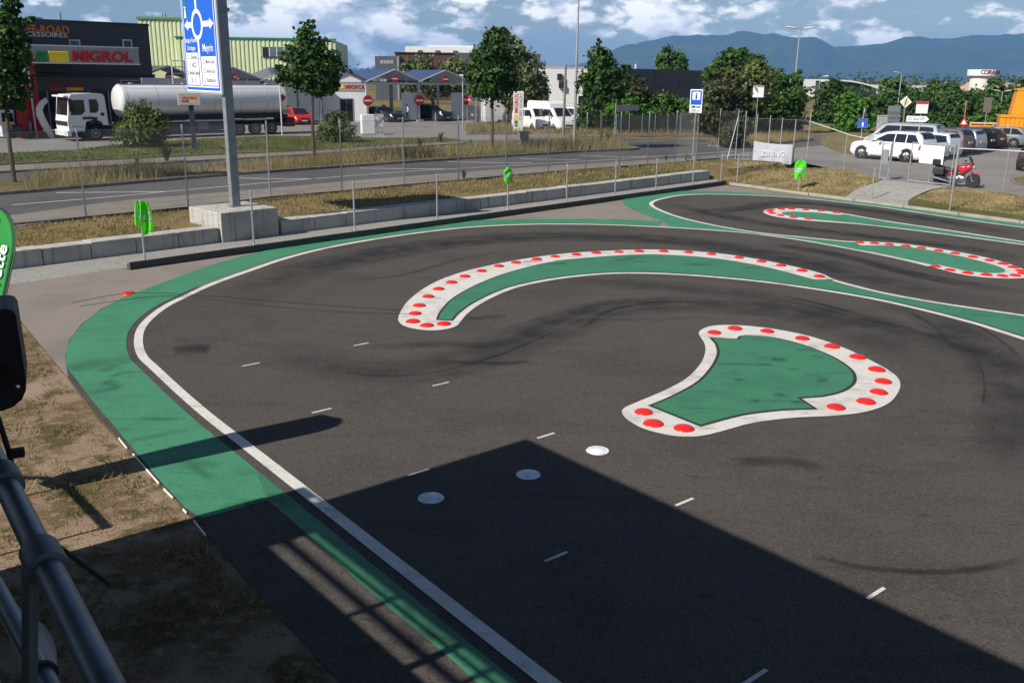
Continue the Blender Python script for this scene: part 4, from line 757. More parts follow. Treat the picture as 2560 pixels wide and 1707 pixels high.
# migrolina box sign on a dark post
t = thing('shop_sign', 'grey box sign with small orange shop logo on a dark post', 'sign', Q(487, 378), facing(158)); MB().box(-.14, .14, -.1, .1, -.1, 2.75).build('post', mat('dark_post', (.045,.05,.06), .5), t)
MB().box(-.72, .55, -.2, .22, 2.68, 3.38, b=.02).build('box', mat('box_grey', (.42,.42,.42), .6), t); text('migrolina', .27, ORG, t, (-.1, -.205, 3.12), width=.82, ext=.004, bold=.008)
for a, b, mm in ((-.52,-.35,LRED),(-.33,-.12,SGRN),(-.1,.32,YEL)): MB().box(a, b, -.206, -.201, 2.86, 2.96).build('logo_bar', mm, t)
# ---- green corrugated hall
go = onplane(680, 200, (-20, 104), 47); gh = thing('green_hall', 'pale green corrugated metal hall with strip window behind the tanker', 'building', (go.x, go.y, ZR), R(6))
def Gp(x, y): return Matrix.Rotation(-R(6), 3, 'Z') @ (onplane(x, y, go, 84) - Vector((go.x, go.y, ZR)))
GRC = mat('pale_green_metal', (.56, .62, .38), .5, var=.05, vscale=1); GRD = mat('pale_green_core', (.50, .56, .34), .55)  # second, slightly darker green for the hall's core and upper block
gl, gr, gt = Gp(440,100).x, Gp(838,99).x, Gp(700,99).z
def corrugated(parent, x0, x1, y, z0, z1, pitch, dep, material, name='corrugated_sheet'):
    n = int((x1-x0)/pitch); mb = MB(); pr = []
    for i in range(n):
        a = x0 + i*pitch; pr += [(a, 0), (a+pitch*.38, 0), (a+pitch*.5, dep), (a+pitch*.88, dep)]
    pr.append((x0+n*pitch, 0)); m_ = len(pr)
    mb.add([(x, y-d_, z0) for x, d_ in pr] + [(x, y-d_, z1) for x, d_ in pr], [(i, i+1, i+1+m_, i+m_) for i in range(m_-1)]); return mb.build(name, material, parent, fix=False)
MB().box(gl, gr, .02, 18, 0, gt-.05).build('core', GRD, gh); corrugated(gh, gl, gr, 0, Gp(700,200).z, gt, .42, .06, GRC); MB().box(gl-.1, gr+.1, -.14, .1, gt-.03, gt+.14).build('roof_edge', SGRN, gh)
w0, w1 = Gp(655,119), Gp(748,143); wf = MB().box(w0.x-.08, w1.x+.08, -.16, -.1, w1.z-.06, w0.z+.06).build('window', SGRN, gh)
nw = 5
for i in range(nw): a = w0.x + (w1.x-w0.x)*i/nw; MB().box(a+.07, a+(w1.x-w0.x)/nw-.07, -.19, -.161, w1.z, w0.z).build('pane', GLS if i == 0 else mat('sky_glass', (.10,.13,.17), .06, spec=.7), wf); MB().box(a-.05, a+.05, -.2, -.162, w1.z, w0.z).build('mullion', RAILW, wf)
MB().box(gl, gr, -.05, .0, 0, Gp(700,203).z).build('plinth_glazing', mat('grey_glazing', (.12,.14,.15), .3), gh)
u0, u1, ut = Gp(330,47).x, Gp(475,47).x, Gp(400,46).z
MB().box(u0, u1, 2, 16, 0, ut-.05).build('upper_block', GRD, gh); corrugated(gh, u0, u1, 1.98, gt-3, ut, .42, .06, GRC); MB().box(u0-.1, u1+.1, 1.8, 16, ut-.03, ut+.2).build('roof_edge', mat('roof_green', (.12,.25,.08), .5), gh)
for a in (380, 388): MB().tube([(Gp(a,44).x, 4, ut), (Gp(a,44).x, 4, ut+.6)], .12, 6).build('roof_vent', STEEL, gh)
# ---- car wash: kiosk and bays (lined up facing the camera-right)
WHR = mat('white_painted_wall', (.64, .64, .64), .75, var=.05, vscale=2)
ko = Q(866, 305); kz = facing(168)
ki = thing('car_wash_kiosk', 'white gabled car wash kiosk with small red lettering', 'kiosk', ko, kz)
MB().box(-2.2, 2.2, 0, 5, 0, 3.7).build('wall', WHR, ki)
MB().prism([(-2.5,3.75),(2.5,3.75),(0,4.75)], -.05, 5).build('gable', WHR, ki)
SOL = mat('solar_roof', (.045, .06, .13), .25, .1, var=.2, vscale=3, spec=.5)
for s_ in (-1, 1): MB().add([(s_*2.7,-.3,3.70),(0,-.3,4.80),(0,5.2,4.80),(s_*2.7,5.2,3.70),(s_*2.7,-.3,3.78),(0,-.3,4.88),(0,5.2,4.88),(s_*2.7,5.2,3.78)], [(0,1,2,3),(7,6,5,4),(0,4,5,1),(3,2,6,7),(0,3,7,4)]).build('roof', SOL, ki)
MB().box(-2.2, 2.2, -.06, -.005, 2.95, 3.7).build('sign_band', mat('band_grey', (.32,.33,.34), .6), ki); text('MIGROL', .5, LRED, ki, (.95, -.08, 3.3), width=1.9, ext=.01, bold=.01)
for a, b, mm in ((-.75,-.15,YEL),(-1.1,-.8,LGRN)): MB().box(a, b, -.09, -.061, 3.15, 3.5).build('logo_block', mm, ki)
MB().box(-.6, .75, -.04, -.005, 0, 2.25).build('door_frame', STEEL, ki); MB().box(-.5, .05, -.06, -.041, .05, 2.15).build('door', GLS, ki); MB().box(.1, .65, -.06, -.041, .05, 2.15).build('door', GLS, ki)
def no_entry(parent, x, z, y, r):
    n_ = MB().lathe([(0,-.02),(r,-.02),(r,.02),(0,.02)], 20, Matrix.Translation((x, y, z)) @ Matrix.Rotation(R(90), 4, 'X')).build('no_entry_sign', SRED, parent); MB().box(x-r*.72, x+r*.72, y-.03, y-.022, z-r*.18, z+r*.18).build('white_bar', SWH, n_)
BAYC = mat('bay_steel', (.5,.51,.53), .5, .4)
def bay(A, B, label, depth=6.5, wall=True, small=True, large=True):
    w = (B-A).length; t = thing('wash_bay', label, 'car wash bay', A, math.atan2(B.y-A.y, B.x-A.x))
    for x_ in (0, w):
        for y_ in (0, depth): MB().box(x_-.11, x_+.11, y_-.11, y_+.11, 0, 3.65).build('column', BAYC, t)
    MB().box(-.2, w+.2, -.09, .09, 3.55, 3.78).box(-.2, w+.2, depth-.09, depth+.09, 3.55, 3.78).build('beam', BAYC, t)
    for s_ in (0, 1):
        xe = -.25 if s_ == 0 else w+.25
        MB().add([(xe,-.5,3.78),(w/2,-.5,4.95),(w/2,depth+.5,4.95),(xe,depth+.5,3.78),(xe,-.5,3.86),(w/2,-.5,5.03),(w/2,depth+.5,5.03),(xe,depth+.5,3.86)], [(3,2,1,0),(4,5,6,7),(0,1,5,4),(2,3,7,6),(0,4,7,3)]).build('roof', SOL if s_ == 0 else mat('translucent_roof_sheet', (.42,.44,.47), .5, var=.15, vscale=12, trans=.55), t)
        MB().tube([(xe,-.52,3.82),(w/2,-.52,4.99)], .07, 6).build('verge_trim', BAYC, t)
    [MB().tube([(w*k,-.4,3.7),(w*k,-.4,z_)], .045, 6).build('truss_strut', BAYC, t) for k, z_ in ((.5,4.9),(.27,4.3),(.73,4.3))]
    if small: no_entry(t, w/2, 4.12, -.56, .36)
    if large: no_entry(t, 0, 2.05, -.2, .5)
    if wall:
        n = 9
        for i in range(n): MB().box(w-.14-.19*(i+1), w-.14-.19*i-.025, .02, .07, .15, 2.8).build('wall_panel', WHR, t)
    MB().box(w*.6, w*.6+.35, depth*.6, depth*.6+.25, 0, 1.5).build('wash_unit', LRED, t); MB().box(-.35, .35, -.5, .4, 0, .16, b=.03).build('kerb_stone', CONC, t)
    return t
b0, b1, b2 = Q(919,306), Q(1047,304), Q(1168,302)
bay(b0, b1, 'open car wash bay with solar roof over the dark saloon and a man'); bay(b1, b2, 'open car wash bay with solar roof over the dark estate car at the right end')
t = MB().box(-.11, .11, -.11, .11, 0, 3.65)
ne = thing('no_entry_post', 'red no entry disc on the right end column of the car wash', 'road sign', b2 + Vector((0,-.3,0)), facing(180)); no_entry(ne, 0, 2.1, 0, .5); MB().tube([(0,.05,0),(0,.05,2.6)], .04, 6).build('post', GALV, ne)
# two more bay roofs left of the kiosk, behind the tanker
cA = Q(560,300); bb0 = ko + (b0-b1).normalized()*2.6; step = (b0-b1)
bay(bb0 + step, bb0, 'open car wash bay with blue roof showing behind the small tree', wall=True); bay(bb0 + step*2, bb0 + step, 'open car wash bay with blue roof showing behind the tanker trailer', wall=True); bay(bb0 + step*3, bb0 + step*2, 'open car wash bay with blue roof hidden mostly by the direction sign', wall=True, large=False)
# advertising flags, cabinet with poster, totem
def feather(b, h, w, col, label, rz, lean=0, name='feather_flag', txt=None):
    t = thing(name, label, 'flag', b, rz); mb = MB(); n = 18
    for i in range(n+1):
        s_ = i/n; z = h*(.12 + .88*s_); ww = w*math.sin(min(1, .25 + s_*1.1)*math.pi*.62)*(1 if s_ < .85 else max(.05, (1-s_)/.15)**.5)
        mb.v += [(lean*s_, 0, z), (lean*s_ + ww, .03*math.sin(s_*9), z)]
    mb.f = [(2*i, 2*i+1, 2*i+3, 2*i+2) for i in range(n)]; mb.build('cloth', col, t, smooth=True); MB().tube([(0,0,0),(lean*.5,0,h*.55),(lean,0,h)], [.03,.025,.012], 6).build('pole', STEEL, t, smooth=True)
    if txt: text(txt[0], txt[1], SWH, t, (lean*.55 + w*.45, -.06, h*.58), ry=-90+math.degrees(math.atan2(lean, h)), width=txt[2], ext=.002, bold=.01)
    return t
feather(Q(876,300), 4.4, .95, mat('flag_blue', (.02,.16,.52), .7, var=.1, trans=.2), 'blue feather flag with white letters in front of the kiosk', facing(178), 1.0, txt=('PLUS', .55, 1.6))
feather(Q(862,302), 4.2, .7, mat('flag_white', (.62,.6,.6), .7, var=.1, trans=.2), 'white feather flag in front of the kiosk door', facing(185), .25)
t = thing('advertising_cabinet', 'white metal cabinet with figure poster at the car wash lawn', 'cabinet', Q(922, 338), facing(160)); MB().box(-.55, .5, -.3, .5, .12, 1.55, b=.02).build('cabinet', WHR, t); MB().box(-.6, .55, -.35, .55, 0, .12).build('base', STEEL, t)
t2 = thing('poster_stand', 'standing panel with a printed white figure beside the white cabinet', 'poster stand', Q(949, 346), facing(170)); MB().box(-.35, .35, -.03, .03, .1, 1.75, b=.01).build('panel', mat('poster_print', (.55,.55,.57), .5, col2=(.12,.09,.1), var=.1, vscale=4), t2); MB().box(-.42, .42, -.25, .25, 0, .1).build('foot', STEEL, t2)
t = thing('car_wash_totem', 'slim white totem with red and black vertical car wash lettering', 'sign', Q(1295, 332), facing(176)); MB().box(-.42, .42, -.14, .14, .12, 3.35, b=.015).build('panel', WHR, t); MB().box(-.5, .5, -.25, .25, -.02, .12).build('base', CONC, t)
text('MIGROL', .44, LRED, t, (-.16, -.146, 2.4), ry=-90, width=1.6, ext=.003, bold=.01); text('CAR WASH', .34, mat('letter_grey', (.12,.12,.13), .5), t, (.2, -.146, 2.1), ry=-90, width=2.1, ext=.003)
for a, b, mm in ((1.02,1.5,YEL),(.72,.98,LGRN),(.5,.66,LRED)): MB().box(-.3, -.05, -.147, -.142, a, b).build('logo_block', mm, t)
# enclosure fence right of the wash
eo = Q(1172, 304); ef = thing('wire_enclosure', 'pale wire mesh enclosure at the right end of the car wash', 'fence', eo, 0); pr = Vector((0,0,0))
for b in (Q(1190,312), Q(1205,318), Q(1216,322), Q(1216,308)):
    l = b - eo; MB().tube([(l.x,l.y,0),(l.x,l.y,2.7)], .035, 6).build('post', GALV, ef); mb = MB(); strands(mb, pr, Vector((l.x,l.y,0)), .1, 2.6, .2, .004); mb.build('wire_mesh', GALV, ef, fix=False); pr = Vector((l.x,l.y,0))
# ---- far grey office, maroon block
OFF = mat('slate_cladding', (.075,.085,.095), .6, var=.08, vscale=.5); MAR = mat('maroon_cladding', (.085,.035,.032), .6, var=.08)
Yo = 170.0
def Yp(x, y, Y=Yo): return atY(x, y, Y)
fo_ = Yp(937, 200); of = thing('office_block', 'slate grey and maroon office block with white upper storey far behind the car wash', 'building', (0, Yo, ZR), 0)
def abox(x0, x1, yt, Y, dep, m_, name, parent, dy=0, zb=None): a = Yp(x0, yt, Y); b = Yp(x1, yt, Y); return MB().box(a.x, b.x, dy, dy+dep, 0 if zb is None else zb, (a.z+b.z)/2-ZR).build(name, m_, parent)
abox(937,1000,141,Yo,14,OFF,'wall',of); abox(986,1130,132,Yo,18,MAR,'maroon_wing',of,1.0); abox(1130,1182,132,Yo,18,OFF,'wall',of,1.0); abox(1182,1352,134,Yo,18,OFF,'wall',of,2.0); abox(1008,1180,116,Yo,14,WHR,'upper_storey',of,3.0); abox(1060,1180,112,Yo,4,WHR,'plant_room',of,6.0); abox(984,1132,131,Yo,.3,SBLK,'roof_edge',of,.8, Yp(986,133).z-ZR)
for z0_, z1_ in ((151,160),(175,183),(198,207)):
    for k in range(4):
        a = Yp(951+k*8.3, z0_); b = Yp(951+k*8.3+7.4, z1_); w = MB().box(a.x, b.x, -.06, .02, b.z-ZR, a.z-ZR).build('window', mat('office_pane', (.28,.30,.32), .2), of)
MB().box(Yp(995,150).x-.15, Yp(995,150).x+.15, -.1, .02, 0, Yp(995,142).z-ZR).build('downpipe', STEEL, of)
for k in range(3): MB().box(Yp(1040+k*45,125).x, Yp(1052+k*45,125).x, 2.9, 2.99, Yp(1040,131).z-ZR, Yp(1040,125).z-ZR).build('window', mat('dark_pane', (.08,.09,.1), .2), of)
# ---- white ribbed hall, long dark hall
Yw = 104.0; a, b = Yp(1352,170,Yw), Yp(1472,171,Yw); wh = thing('white_ribbed_hall', 'white hall with horizontal ribbed cladding and two wall lamps', 'building', (0, Yw, ZR), 0)
RIB = mat('white_ribbed', (.68,.68,.66), .6, var=.04); MB().box(a.x, b.x, .05, 14, 0, a.z-ZR-.02).build('wall', RIB, wh); nz = 26; H2 = a.z-ZR
for i in range(nz): MB().box(a.x-.02, b.x+.02, 0, .06, i*H2/nz+.03, (i+1)*H2/nz).build('rib', RIB, wh)
MB().box(a.x-.1, b.x+.1, -.05, 14, H2, H2+.12).build('roof_edge', ORG if False else mat('pinkish_edge', (.5,.36,.3), .7), wh)
for (x, y) in ((1399,192),(1403,213)): q_ = Yp(x, y, Yw); MB().box(q_.x-.28, q_.x+.25, -.5, -.02, q_.z-ZR-.3, q_.z-ZR+.3, b=.05).build('wall_lamp', SBLK, wh)
MB().box(Yp(1446,240,Yw).x, b.x, -.05, .0, 0, Yp(1446,240,Yw).z-ZR).build('dark_door', GLS, wh)
Yd_ = 128.0; a, b = Yp(1565,172,Yd_), Yp(1795,186,Yd_); dh = thing('long_dark_hall', 'long low anthracite hall behind the hedge', 'building', (a.x, Yd_, ZR), math.atan2(18, b.x-a.x)); wl = math.hypot(18, b.x-a.x)+3
MB().box(0, wl, 0, 14, 0, 3.1).build('wall', mat('dark_glazed_wall', (.035,.037,.04), .4), dh); n = 3
for i in range(n): MB().box(i*wl/n+.05, (i+1)*wl/n-.05, -.3, 14, 3.1, a.z-ZR).build('cladding_panel', DARK, dh)
for i in range(7): MB().box(wl*.25+i*1.6, wl*.25+i*1.6+1.2, -.05, -.005, .6, 2.9).build('window', GLS, dh)
MB().tube([(wl*.35,3,a.z-ZR),(wl*.35,3,a.z-ZR+.7)], .15, 8).build('chimney', RAILW, dh)
# ---- right-hand far buildings
Yh = 250.0; ah = thing('arched_hall', 'low white industrial hall with dark arched roof on the right horizon', 'building', (0, Yh, ZR), 0); a, b = Yp(2046,208,Yh), Yp(2190,236,Yh)
pts = [(a.x + (b.x-a.x)*t, Yp(2046,212,Yh).z-ZR + 1.4*math.sin(math.pi*(.15+.75*t)) - 1.2*t) for t in np.linspace(0, 1, 18)]; MB().prism([(a.x, -1)] + pts + [(b.x, -1)], 0, 20).build('front', mat('dark_front', (.03,.032,.035), .5), ah)
mb = MB(); 
for (p, q_) in zip(pts[:-1], pts[1:]): mb.add([(p[0],-.8,p[1]),(q_[0],-.8,q_[1]),(q_[0],20,q_[1]),(p[0],20,p[1]),(p[0],-.8,p[1]+.35),(q_[0],-.8,q_[1]+.35),(q_[0],20,q_[1]+.35),(p[0],20,p[1]+.35)], [(0,1,5,4),(4,5,6,7)])
mb.build('arched_roof', WHR, ah); abox(1990,2046,199,Yh,14,WHR,'white_block',ah,2.0); abox(2046,2200,205,Yh,10,WHR,'rear_block',ah,22.0); abox(2250,2440,217,Yh,10,mat('pale_block', (.5,.52,.54), .7),'long_block',ah,30.0)
Yt = 300.0; c = Yp(2457,190,Yt); tw = thing('round_tower', 'white round tower with dark red lettering on its wider crown', 'tower', (c.x, Yt, ZR), 0); r1 = (Yp(2493,190,Yt).x-Yp(2421,190,Yt).x)/2; z1_, z0_ = Yp(2457,175,Yt).z-ZR, Yp(2457,191,Yt).z-ZR
MB().lathe([(r1*.80,-3),(r1*.80,z0_),(r1,z0_+.1),(r1,z1_),(0,z1_+.05)], 48).build('drum', mat('tower_white', (.60,.59,.56), .7, var=.04), tw, smooth=True); MB().lathe([(r1+.03,z0_+.1),(r1+.05,z0_+.25),(r1+.05,z1_-.1),(r1+.03,z1_)], 48).build('crown_band', WHR, tw, smooth=True)
for i, ch in enumerate('CORABOIS'):
    an = -28 + i*13.5; text(ch, 1.7, mat('maroon_letters', (.20,.02,.05), .5), tw, ((r1+.1)*math.sin(R(an)), -(r1+.1)*math.cos(R(an)), (z0_+z1_)/2+.15), rz=an, ext=.03, bold=.03)
SAND = mat('wood_chip', (.42,.32,.22), .95, var=.2, vscale=.3); t = MB(); 
hp = [atY(x, y, 420) for x, y in ((2395,222),(2420,205),(2445,202),(2480,206),(2520,207),(2545,211),(2580,205),(2640,214),(2700,225))]
v = []; f = []
for i, p in enumerate(hp): v += [(p.x, 420, p.z), (p.x-2, 400, -2), (p.x+2, 440, -2)]
for i in range(len(hp)-1): f += [(3*i, 3*i+3, 3*i+4, 3*i+1), (3*i, 3*i+2, 3*i+5, 3*i+3)]
o_ = MB().add(v, f).build('wood_chip_heap', SAND, smooth=True); tag(o_, 'pale heap of wood chips behind the tree line beside the round tower', 'heap')
# ================================================================== VEHICLES
TYRE = mat('tyre', (.018,.018,.019), .85, var=.2, vscale=10); RIM = mat('alloy', (.45,.46,.47), .3, .9); CGL = mat('car_glass', (.012,.016,.018), .04, spec=.8); BLKP = mat('black_trim', (.02,.02,.022), .6)
TLR = mat('tail_light', (.35,.012,.015), .2, coat=.5); HDL = mat('head_light', (.55,.57,.6), .15, coat=.5); CHR = mat('chrome', (.7,.7,.72), .15, 1); PLT = mat('number_plate', (.7,.7,.68), .5)
def paint(name, c, metal=.0, coat=.45, rough=.28): return mat('paint_'+name, c, rough, metal, coat=coat, var=.03, vscale=2, spec=.5 if coat else .15)
def wheel(parent, x, y, r, w, spokes=5, M0=None):
    s_ = 1 if y > 0 else -1; M = (M0 or Matrix()) @ Matrix.Translation((x, y, r)) @ Matrix.Rotation(R(-90*s_), 4, 'X')
    t = MB().lathe([(r*.62,-w/2),(r*.9,-w/2),(r,-w*.36),(r,w*.36),(r*.9,w/2),(r*.64,w/2),(r*.62,w*.3)], 28, M).build('tyre', TYRE, parent, smooth=True)
    t.name = 'wheel'; MB().lathe([(r*.63,w*.2),(r*.63,w*.46),(r*.57,w*.46),(r*.55,w*.25),(0,w*.12)], 24, M).build('rim_barrel', mat('rim_dark', (.06,.06,.065), .5, .6), t, smooth=True)
    mb = MB()
    for k in range(spokes):
        A_ = M @ Matrix.Rotation(2*math.pi*k/spokes, 4, 'Z'); mb.box(.03, r*.6, -r*.085, r*.085, w*.36, w*.47, A_, b=.008)
    mb.lathe([(r*.16,w*.3),(r*.16,w*.5),(0,w*.52)], 12, M); mb.build('rim', RIM, t, smooth=True); return t
def car(name, label, cat, loc_, az, col, L_=4.5, Wd=1.8, H_=1.47, kind='wagon', wr=.32, group=None, z=None):
    t = thing(name, label, cat, loc_, R(90-az), group); hl = L_/2; w = Wd/2; zb = .2; bz = H_*.60
    K = {'wagon': [(-1,.52,0),(-.985,.66,0),(-.95,.74,0),(-.90,.98,1),(-.72,1.0,1),(-.3,1.0,1),(.05,.985,1),(.20,.93,1),(.44,.66,0),(.62,.63,0),(.85,.58,0),(.96,.50,0),(1,.42,0)],
         'suv': [(-1,.50,0),(-.985,.62,0),(-.96,.70,0),(-.88,.95,1),(-.7,1.0,1),(-.3,1.01,1),(.02,.985,1),(.18,.92,1),(.42,.66,0),(.62,.64,0),(.86,.60,0),(.97,.52,0),(1,.40,0)],
         'hatch': [(-1,.50,0),(-.98,.64,0),(-.93,.72,0),(-.80,.95,1),(-.55,1.0,1),(-.2,1.01,1),(.05,.98,1),(.22,.90,1),(.52,.66,0),(.68,.62,0),(.88,.56,0),(.97,.47,0),(1,.38,0)],
         'saloon': [(-1,.52,0),(-.98,.66,0),(-.93,.70,0),(-.72,.72,0),(-.48,.95,1),(-.25,1.0,1),(.0,.99,1),(.14,.94,1),(.42,.68,0),(.6,.65,0),(.86,.58,0),(.97,.48,0),(1,.38,0)],
         'van': [(-1,.40,0),(-.99,.62,0),(-.97,.80,1),(-.93,.97,1),(-.7,1.0,1),(-.2,1.0,1),(.3,1.0,1),(.48,.965,1),(.74,.60,0),(.84,.56,0),(.94,.48,0),(.985,.40,0),(1,.30,0)]}[kind]
    px_, pz_ = [k[0]*hl for k in K], [k[1]*H_ for k in K]
    N_ = 44; X_ = np.linspace(-hl, hl, N_); 
    def cat_i(xq, xs_, ys_): return np.interp(xq, xs_, ys_)
    top = cat_i(X_, px_, pz_); ker = np.array([.2,.6,.2]); top2 = top.copy(); top2[1:-1] = np.convolve(top, ker, 'valid'); top = top2
    gh_ = np.clip((top-bz)/(H_-bz), 0, 1)
    rings = []
    for i, x in enumerate(X_):
        u_ = abs(x)/hl; ww = w*(1 - .10*max(0, (u_-.72)/.28)**2 - (.10 if u_ > .995 else 0)); zt_ = top[i]; zbe = min(bz, zt_-.05); g_ = gh_[i]; lo = zb + .12*max(0, (u_-.86)/.14)
        wr_ = ww*(.93 - (.17 if kind != 'van' else .10)*g_)
        rings.append([(0,lo),(ww*.86,lo),(ww*.97,lo+.10),(ww,lo+.30*(zbe-lo)),(ww*.995,lo+.65*(zbe-lo)),(ww*.965,zbe),(ww*.955 + (wr_-ww*.955)*.06, zbe + .05*(zt_-.04-zbe)),(wr_+ww*.01*(1-g_), zt_-.05*min(1, .4+g_)),(wr_*.86, zt_-.006),(wr_*.5, zt_+.012*g_),(0,zt_+.018*g_)])
    m_ = len(rings[0]); G = np.array([[(X_[i], -y, zz_) for y, zz_ in rings[i]] + [(X_[i], y, zz_) for y, zz_ in reversed(rings[i][1:-1])] for i in range(N_)]); mm = G.shape[1]
    f = [(i*mm+j, i*mm+(j+1)%mm, (i+1)*mm+(j+1)%mm, (i+1)*mm+j) for i in range(N_-1) for j in range(mm)] + [tuple(range(mm)), tuple((N_-1)*mm+j for j in range(mm-1, -1, -1))]
    MB().add([tuple(p) for p in G.reshape(-1, 3)], f).build('body', col, t, smooth=True)
    def samp(side, x, v):                 # v in ring units 0..m_-1 ; returns point
        fi = np.interp(x, X_, np.arange(N_)); i = min(N_-2, int(fi)); a = fi-i; j = min(m_-2, int(v)); b = v-j
        def q(ii, jj): y, zz_ = rings[ii][jj]; return Vector((X_[ii], side*y, zz_))
        return (q(i,j)*(1-b)+q(i,j+1)*b)*(1-a) + (q(i+1,j)*(1-b)+q(i+1,j+1)*b)*a
    def patch(nm, m__, corners, side, off=.008, n=6, both=False):   # corners: x at (bottom-left,bottom-right,top-right,top-left), v0,v1
        xa, xb_, xc, xd, v0, v1 = corners; mb = MB()
        for a in range(n+1):
            for b in range(n+1):
                s_, q_ = a/n, b/n; x = (xa*(1-s_)+xb_*s_)*(1-q_) + (xd*(1-s_)+xc*s_)*q_; p = samp(side, x, v0+(v1-v0)*q_); e_ = .01; d1 = samp(side, x+e_, v0+(v1-v0)*q_)-p; d2 = samp(side, x, min(m_-1.001, v0+(v1-v0)*q_+.1))-p; nn = d1.cross(d2)
                if nn.length > 1e-9: nn.normalize()
                if nn.y*side < 0 or (abs(nn.y) < 1e-6 and nn.z < 0): nn = -nn
                mb.v.append(tuple(p + nn*off))
        k = n+1; mb.f = [(a*k+b, (a+1)*k+b, (a+1)*k+b+1, a*k+b+1) for a in range(n) for b in range(n)]; return mb.build(nm, m__, t, smooth=True)
    gi_ = [i for i in range(N_) if gh_[i] > .93]; xr, xf = X_[gi_[0]], X_[gi_[-1]]
    lowf = next(x for x, g in zip(X_[::-1], gh_[::-1]) if g > .06); lowr = next(x for x, g in zip(X_, gh_) if g > .06)
    for sd in (-1, 1):
        cuts = [lowr + .16*(xr-lowr)+.04, xr + (xf-xr)*.30, xr + (xf-xr)*.68, lowf-.10]; tops = [xr+.02, xr + (xf-xr)*.30, xr + (xf-xr)*.68, xf-.03]
        if kind == 'van': cuts[0] += .05
        for a in range(3):
            patch('side_window', CGL, (cuts[a]+.03, cuts[a+1]-.03, tops[a+1]-.03, tops[a]+.03, 6.08, 6.86), sd)
        MB().box(-.09, .09, sd*w*1.0-.05, sd*w*1.0+.05, -.05, .08, Matrix.Translation((xf+.25, sd*.1, bz+.06)), b=.02).build('mirror', col, t)
        for hx in (xr+(xf-xr)*.38, xr+(xf-xr)*.76): MB().box(hx-.09, hx+.09, sd*(w*.985)-.012, sd*(w*.985)+.012, bz*.88, bz*.88+.03).build('door_handle', col, t)
        for wx_ in (hl*.62, -hl*.60):
            MB().lathe([(wr*1.0,-.02),(wr*1.16,-.02),(wr*1.16,.012),(wr*1.0,.012)], 28, Matrix.Translation((wx_, sd*(w*.985), wr)) @ Matrix.Rotation(R(-90*sd), 4, 'X')).build('wheel_arch', BLKP, t, smooth=True); wheel(t, wx_, sd*(w-.10), wr, .22, 5)
        MB().box(-hl*.36, hl*.38, sd*(w*.955)-.03, sd*(w*.955)+.03, zb-.03, zb+.09, b=.02).build('sill', BLKP, t)
        patch('tail_light', TLR, (-hl*.985, -hl*.88, -hl*.90, -hl*.985, 4.0, 5.0), sd, .01, 3); patch('head_light', HDL, (hl*.86, hl*.985, hl*.965, hl*.84, 4.2, 5.2), sd, .01, 3)
    # windscreen and rear window over the centre line
    def screen(nm, xb_, xt_):
        mb = MB(); n = 8
        for a in range(n+1):
            q_ = a/n; x = xb_ + (xt_-xb_)*q_; i = int(round(np.interp(x, X_, np.arange(N_)))); fi = np.interp(x, X_, np.arange(N_)); zc = np.interp(x, X_, [r_[-1][1] for r_ in rings]); wv = np.interp(x, X_, [r_[8][0] for r_ in rings]); zs = np.interp(x, X_, [r_[8][1] for r_ in rings])
            for b in (-1, -.5, 0, .5, 1): mb.v.append((x + (.012 if xb_ > 0 else -.012), b*wv*.98, (zc if abs(b) < .6 else zs) + .012))
        mb.f = [(a*5+b, a*5+b+1, (a+1)*5+b+1, (a+1)*5+b) for a in range(n) for b in range(4)]; mb.build(nm, CGL, t, smooth=True)
    screen('windscreen', lowf-.04, xf+.04); screen('rear_window', lowr+.06, xr-.02)
    MB().box(-hl-.02, -hl+.05, -w*.78, w*.78, zb+.04, zb+.28, b=.02).build('rear_bumper', BLKP if kind == 'suv' else col, t); MB().box(hl-.06, hl+.015, -w*.7, w*.7, zb+.02, zb+.22, b=.02).build('front_bumper', BLKP, t); MB().box(hl-.05, hl+.01, -w*.42, w*.42, zb+.28, zb+.42, b=.01).build('grille', BLKP, t)
    MB().box(-hl-.03, -hl+.0, -.26, .26, H_*.47, H_*.47+.12).build('number_plate', PLT, t); MB().box(hl-.0, hl+.025, -.26, .26, zb+.14, zb+.25).build('number_plate', PLT, t)
    if kind in ('suv', 'wagon'):
        for sd in (-1, 1): MB().tube([(xr+.15, sd*w*.68, H_+.0), (xr+.25, sd*w*.68, H_+.05), (xf-.25, sd*w*.68, H_+.05), (xf-.15, sd*w*.68, H_-.01)], .018, 6).build('roof_rail', CHR if kind == 'wagon' else BLKP, t, smooth=True)
    return t
WH_ = paint('white', (.74,.74,.72)); SIL = paint('silver', (.36,.37,.40), .15); DKB = paint('dark_blue', (.012,.018,.035)); DKG = paint('dark_grey', (.05,.052,.058), 0, 0, .5); BRN = paint('grey_brown', (.13,.12,.115), 0, 0, .5); REDP = paint('red', (.50,.010,.012)); BLKC = paint('black', (.012,.012,.014), 0, 0, .5); MGR = paint('mid_grey', (.17,.175,.19), .1)
def rowcar(k, off=0.0): d0 = Vector((23.6,54.6,ZR)) + Vector((1.66,1.93,0))*k; return d0
def place(k, L_, Wd, az=-38, fwd=0): h = dirv(az); r_ = Vector((h.y, -h.x, 0)); p = rowcar(k) + h*(L_/2 + fwd) + r_*(Wd/2); return p
car('parked_suv', 'white parked sport utility car with dark glass and five-spoke wheels beside the gate', 'car', place(0, 4.8, 1.92), -38, WH_, 4.8, 1.92, 1.74, 'suv', .38)
G_ = 'cars parked in a row beyond the gate'
car('parked_car', 'white parked hatchback wedged between the white utility car and the white estate', 'car', place(1.0, 4.3, 1.78), -38, WH_, 4.3, 1.78, 1.5, 'hatch', group=G_)
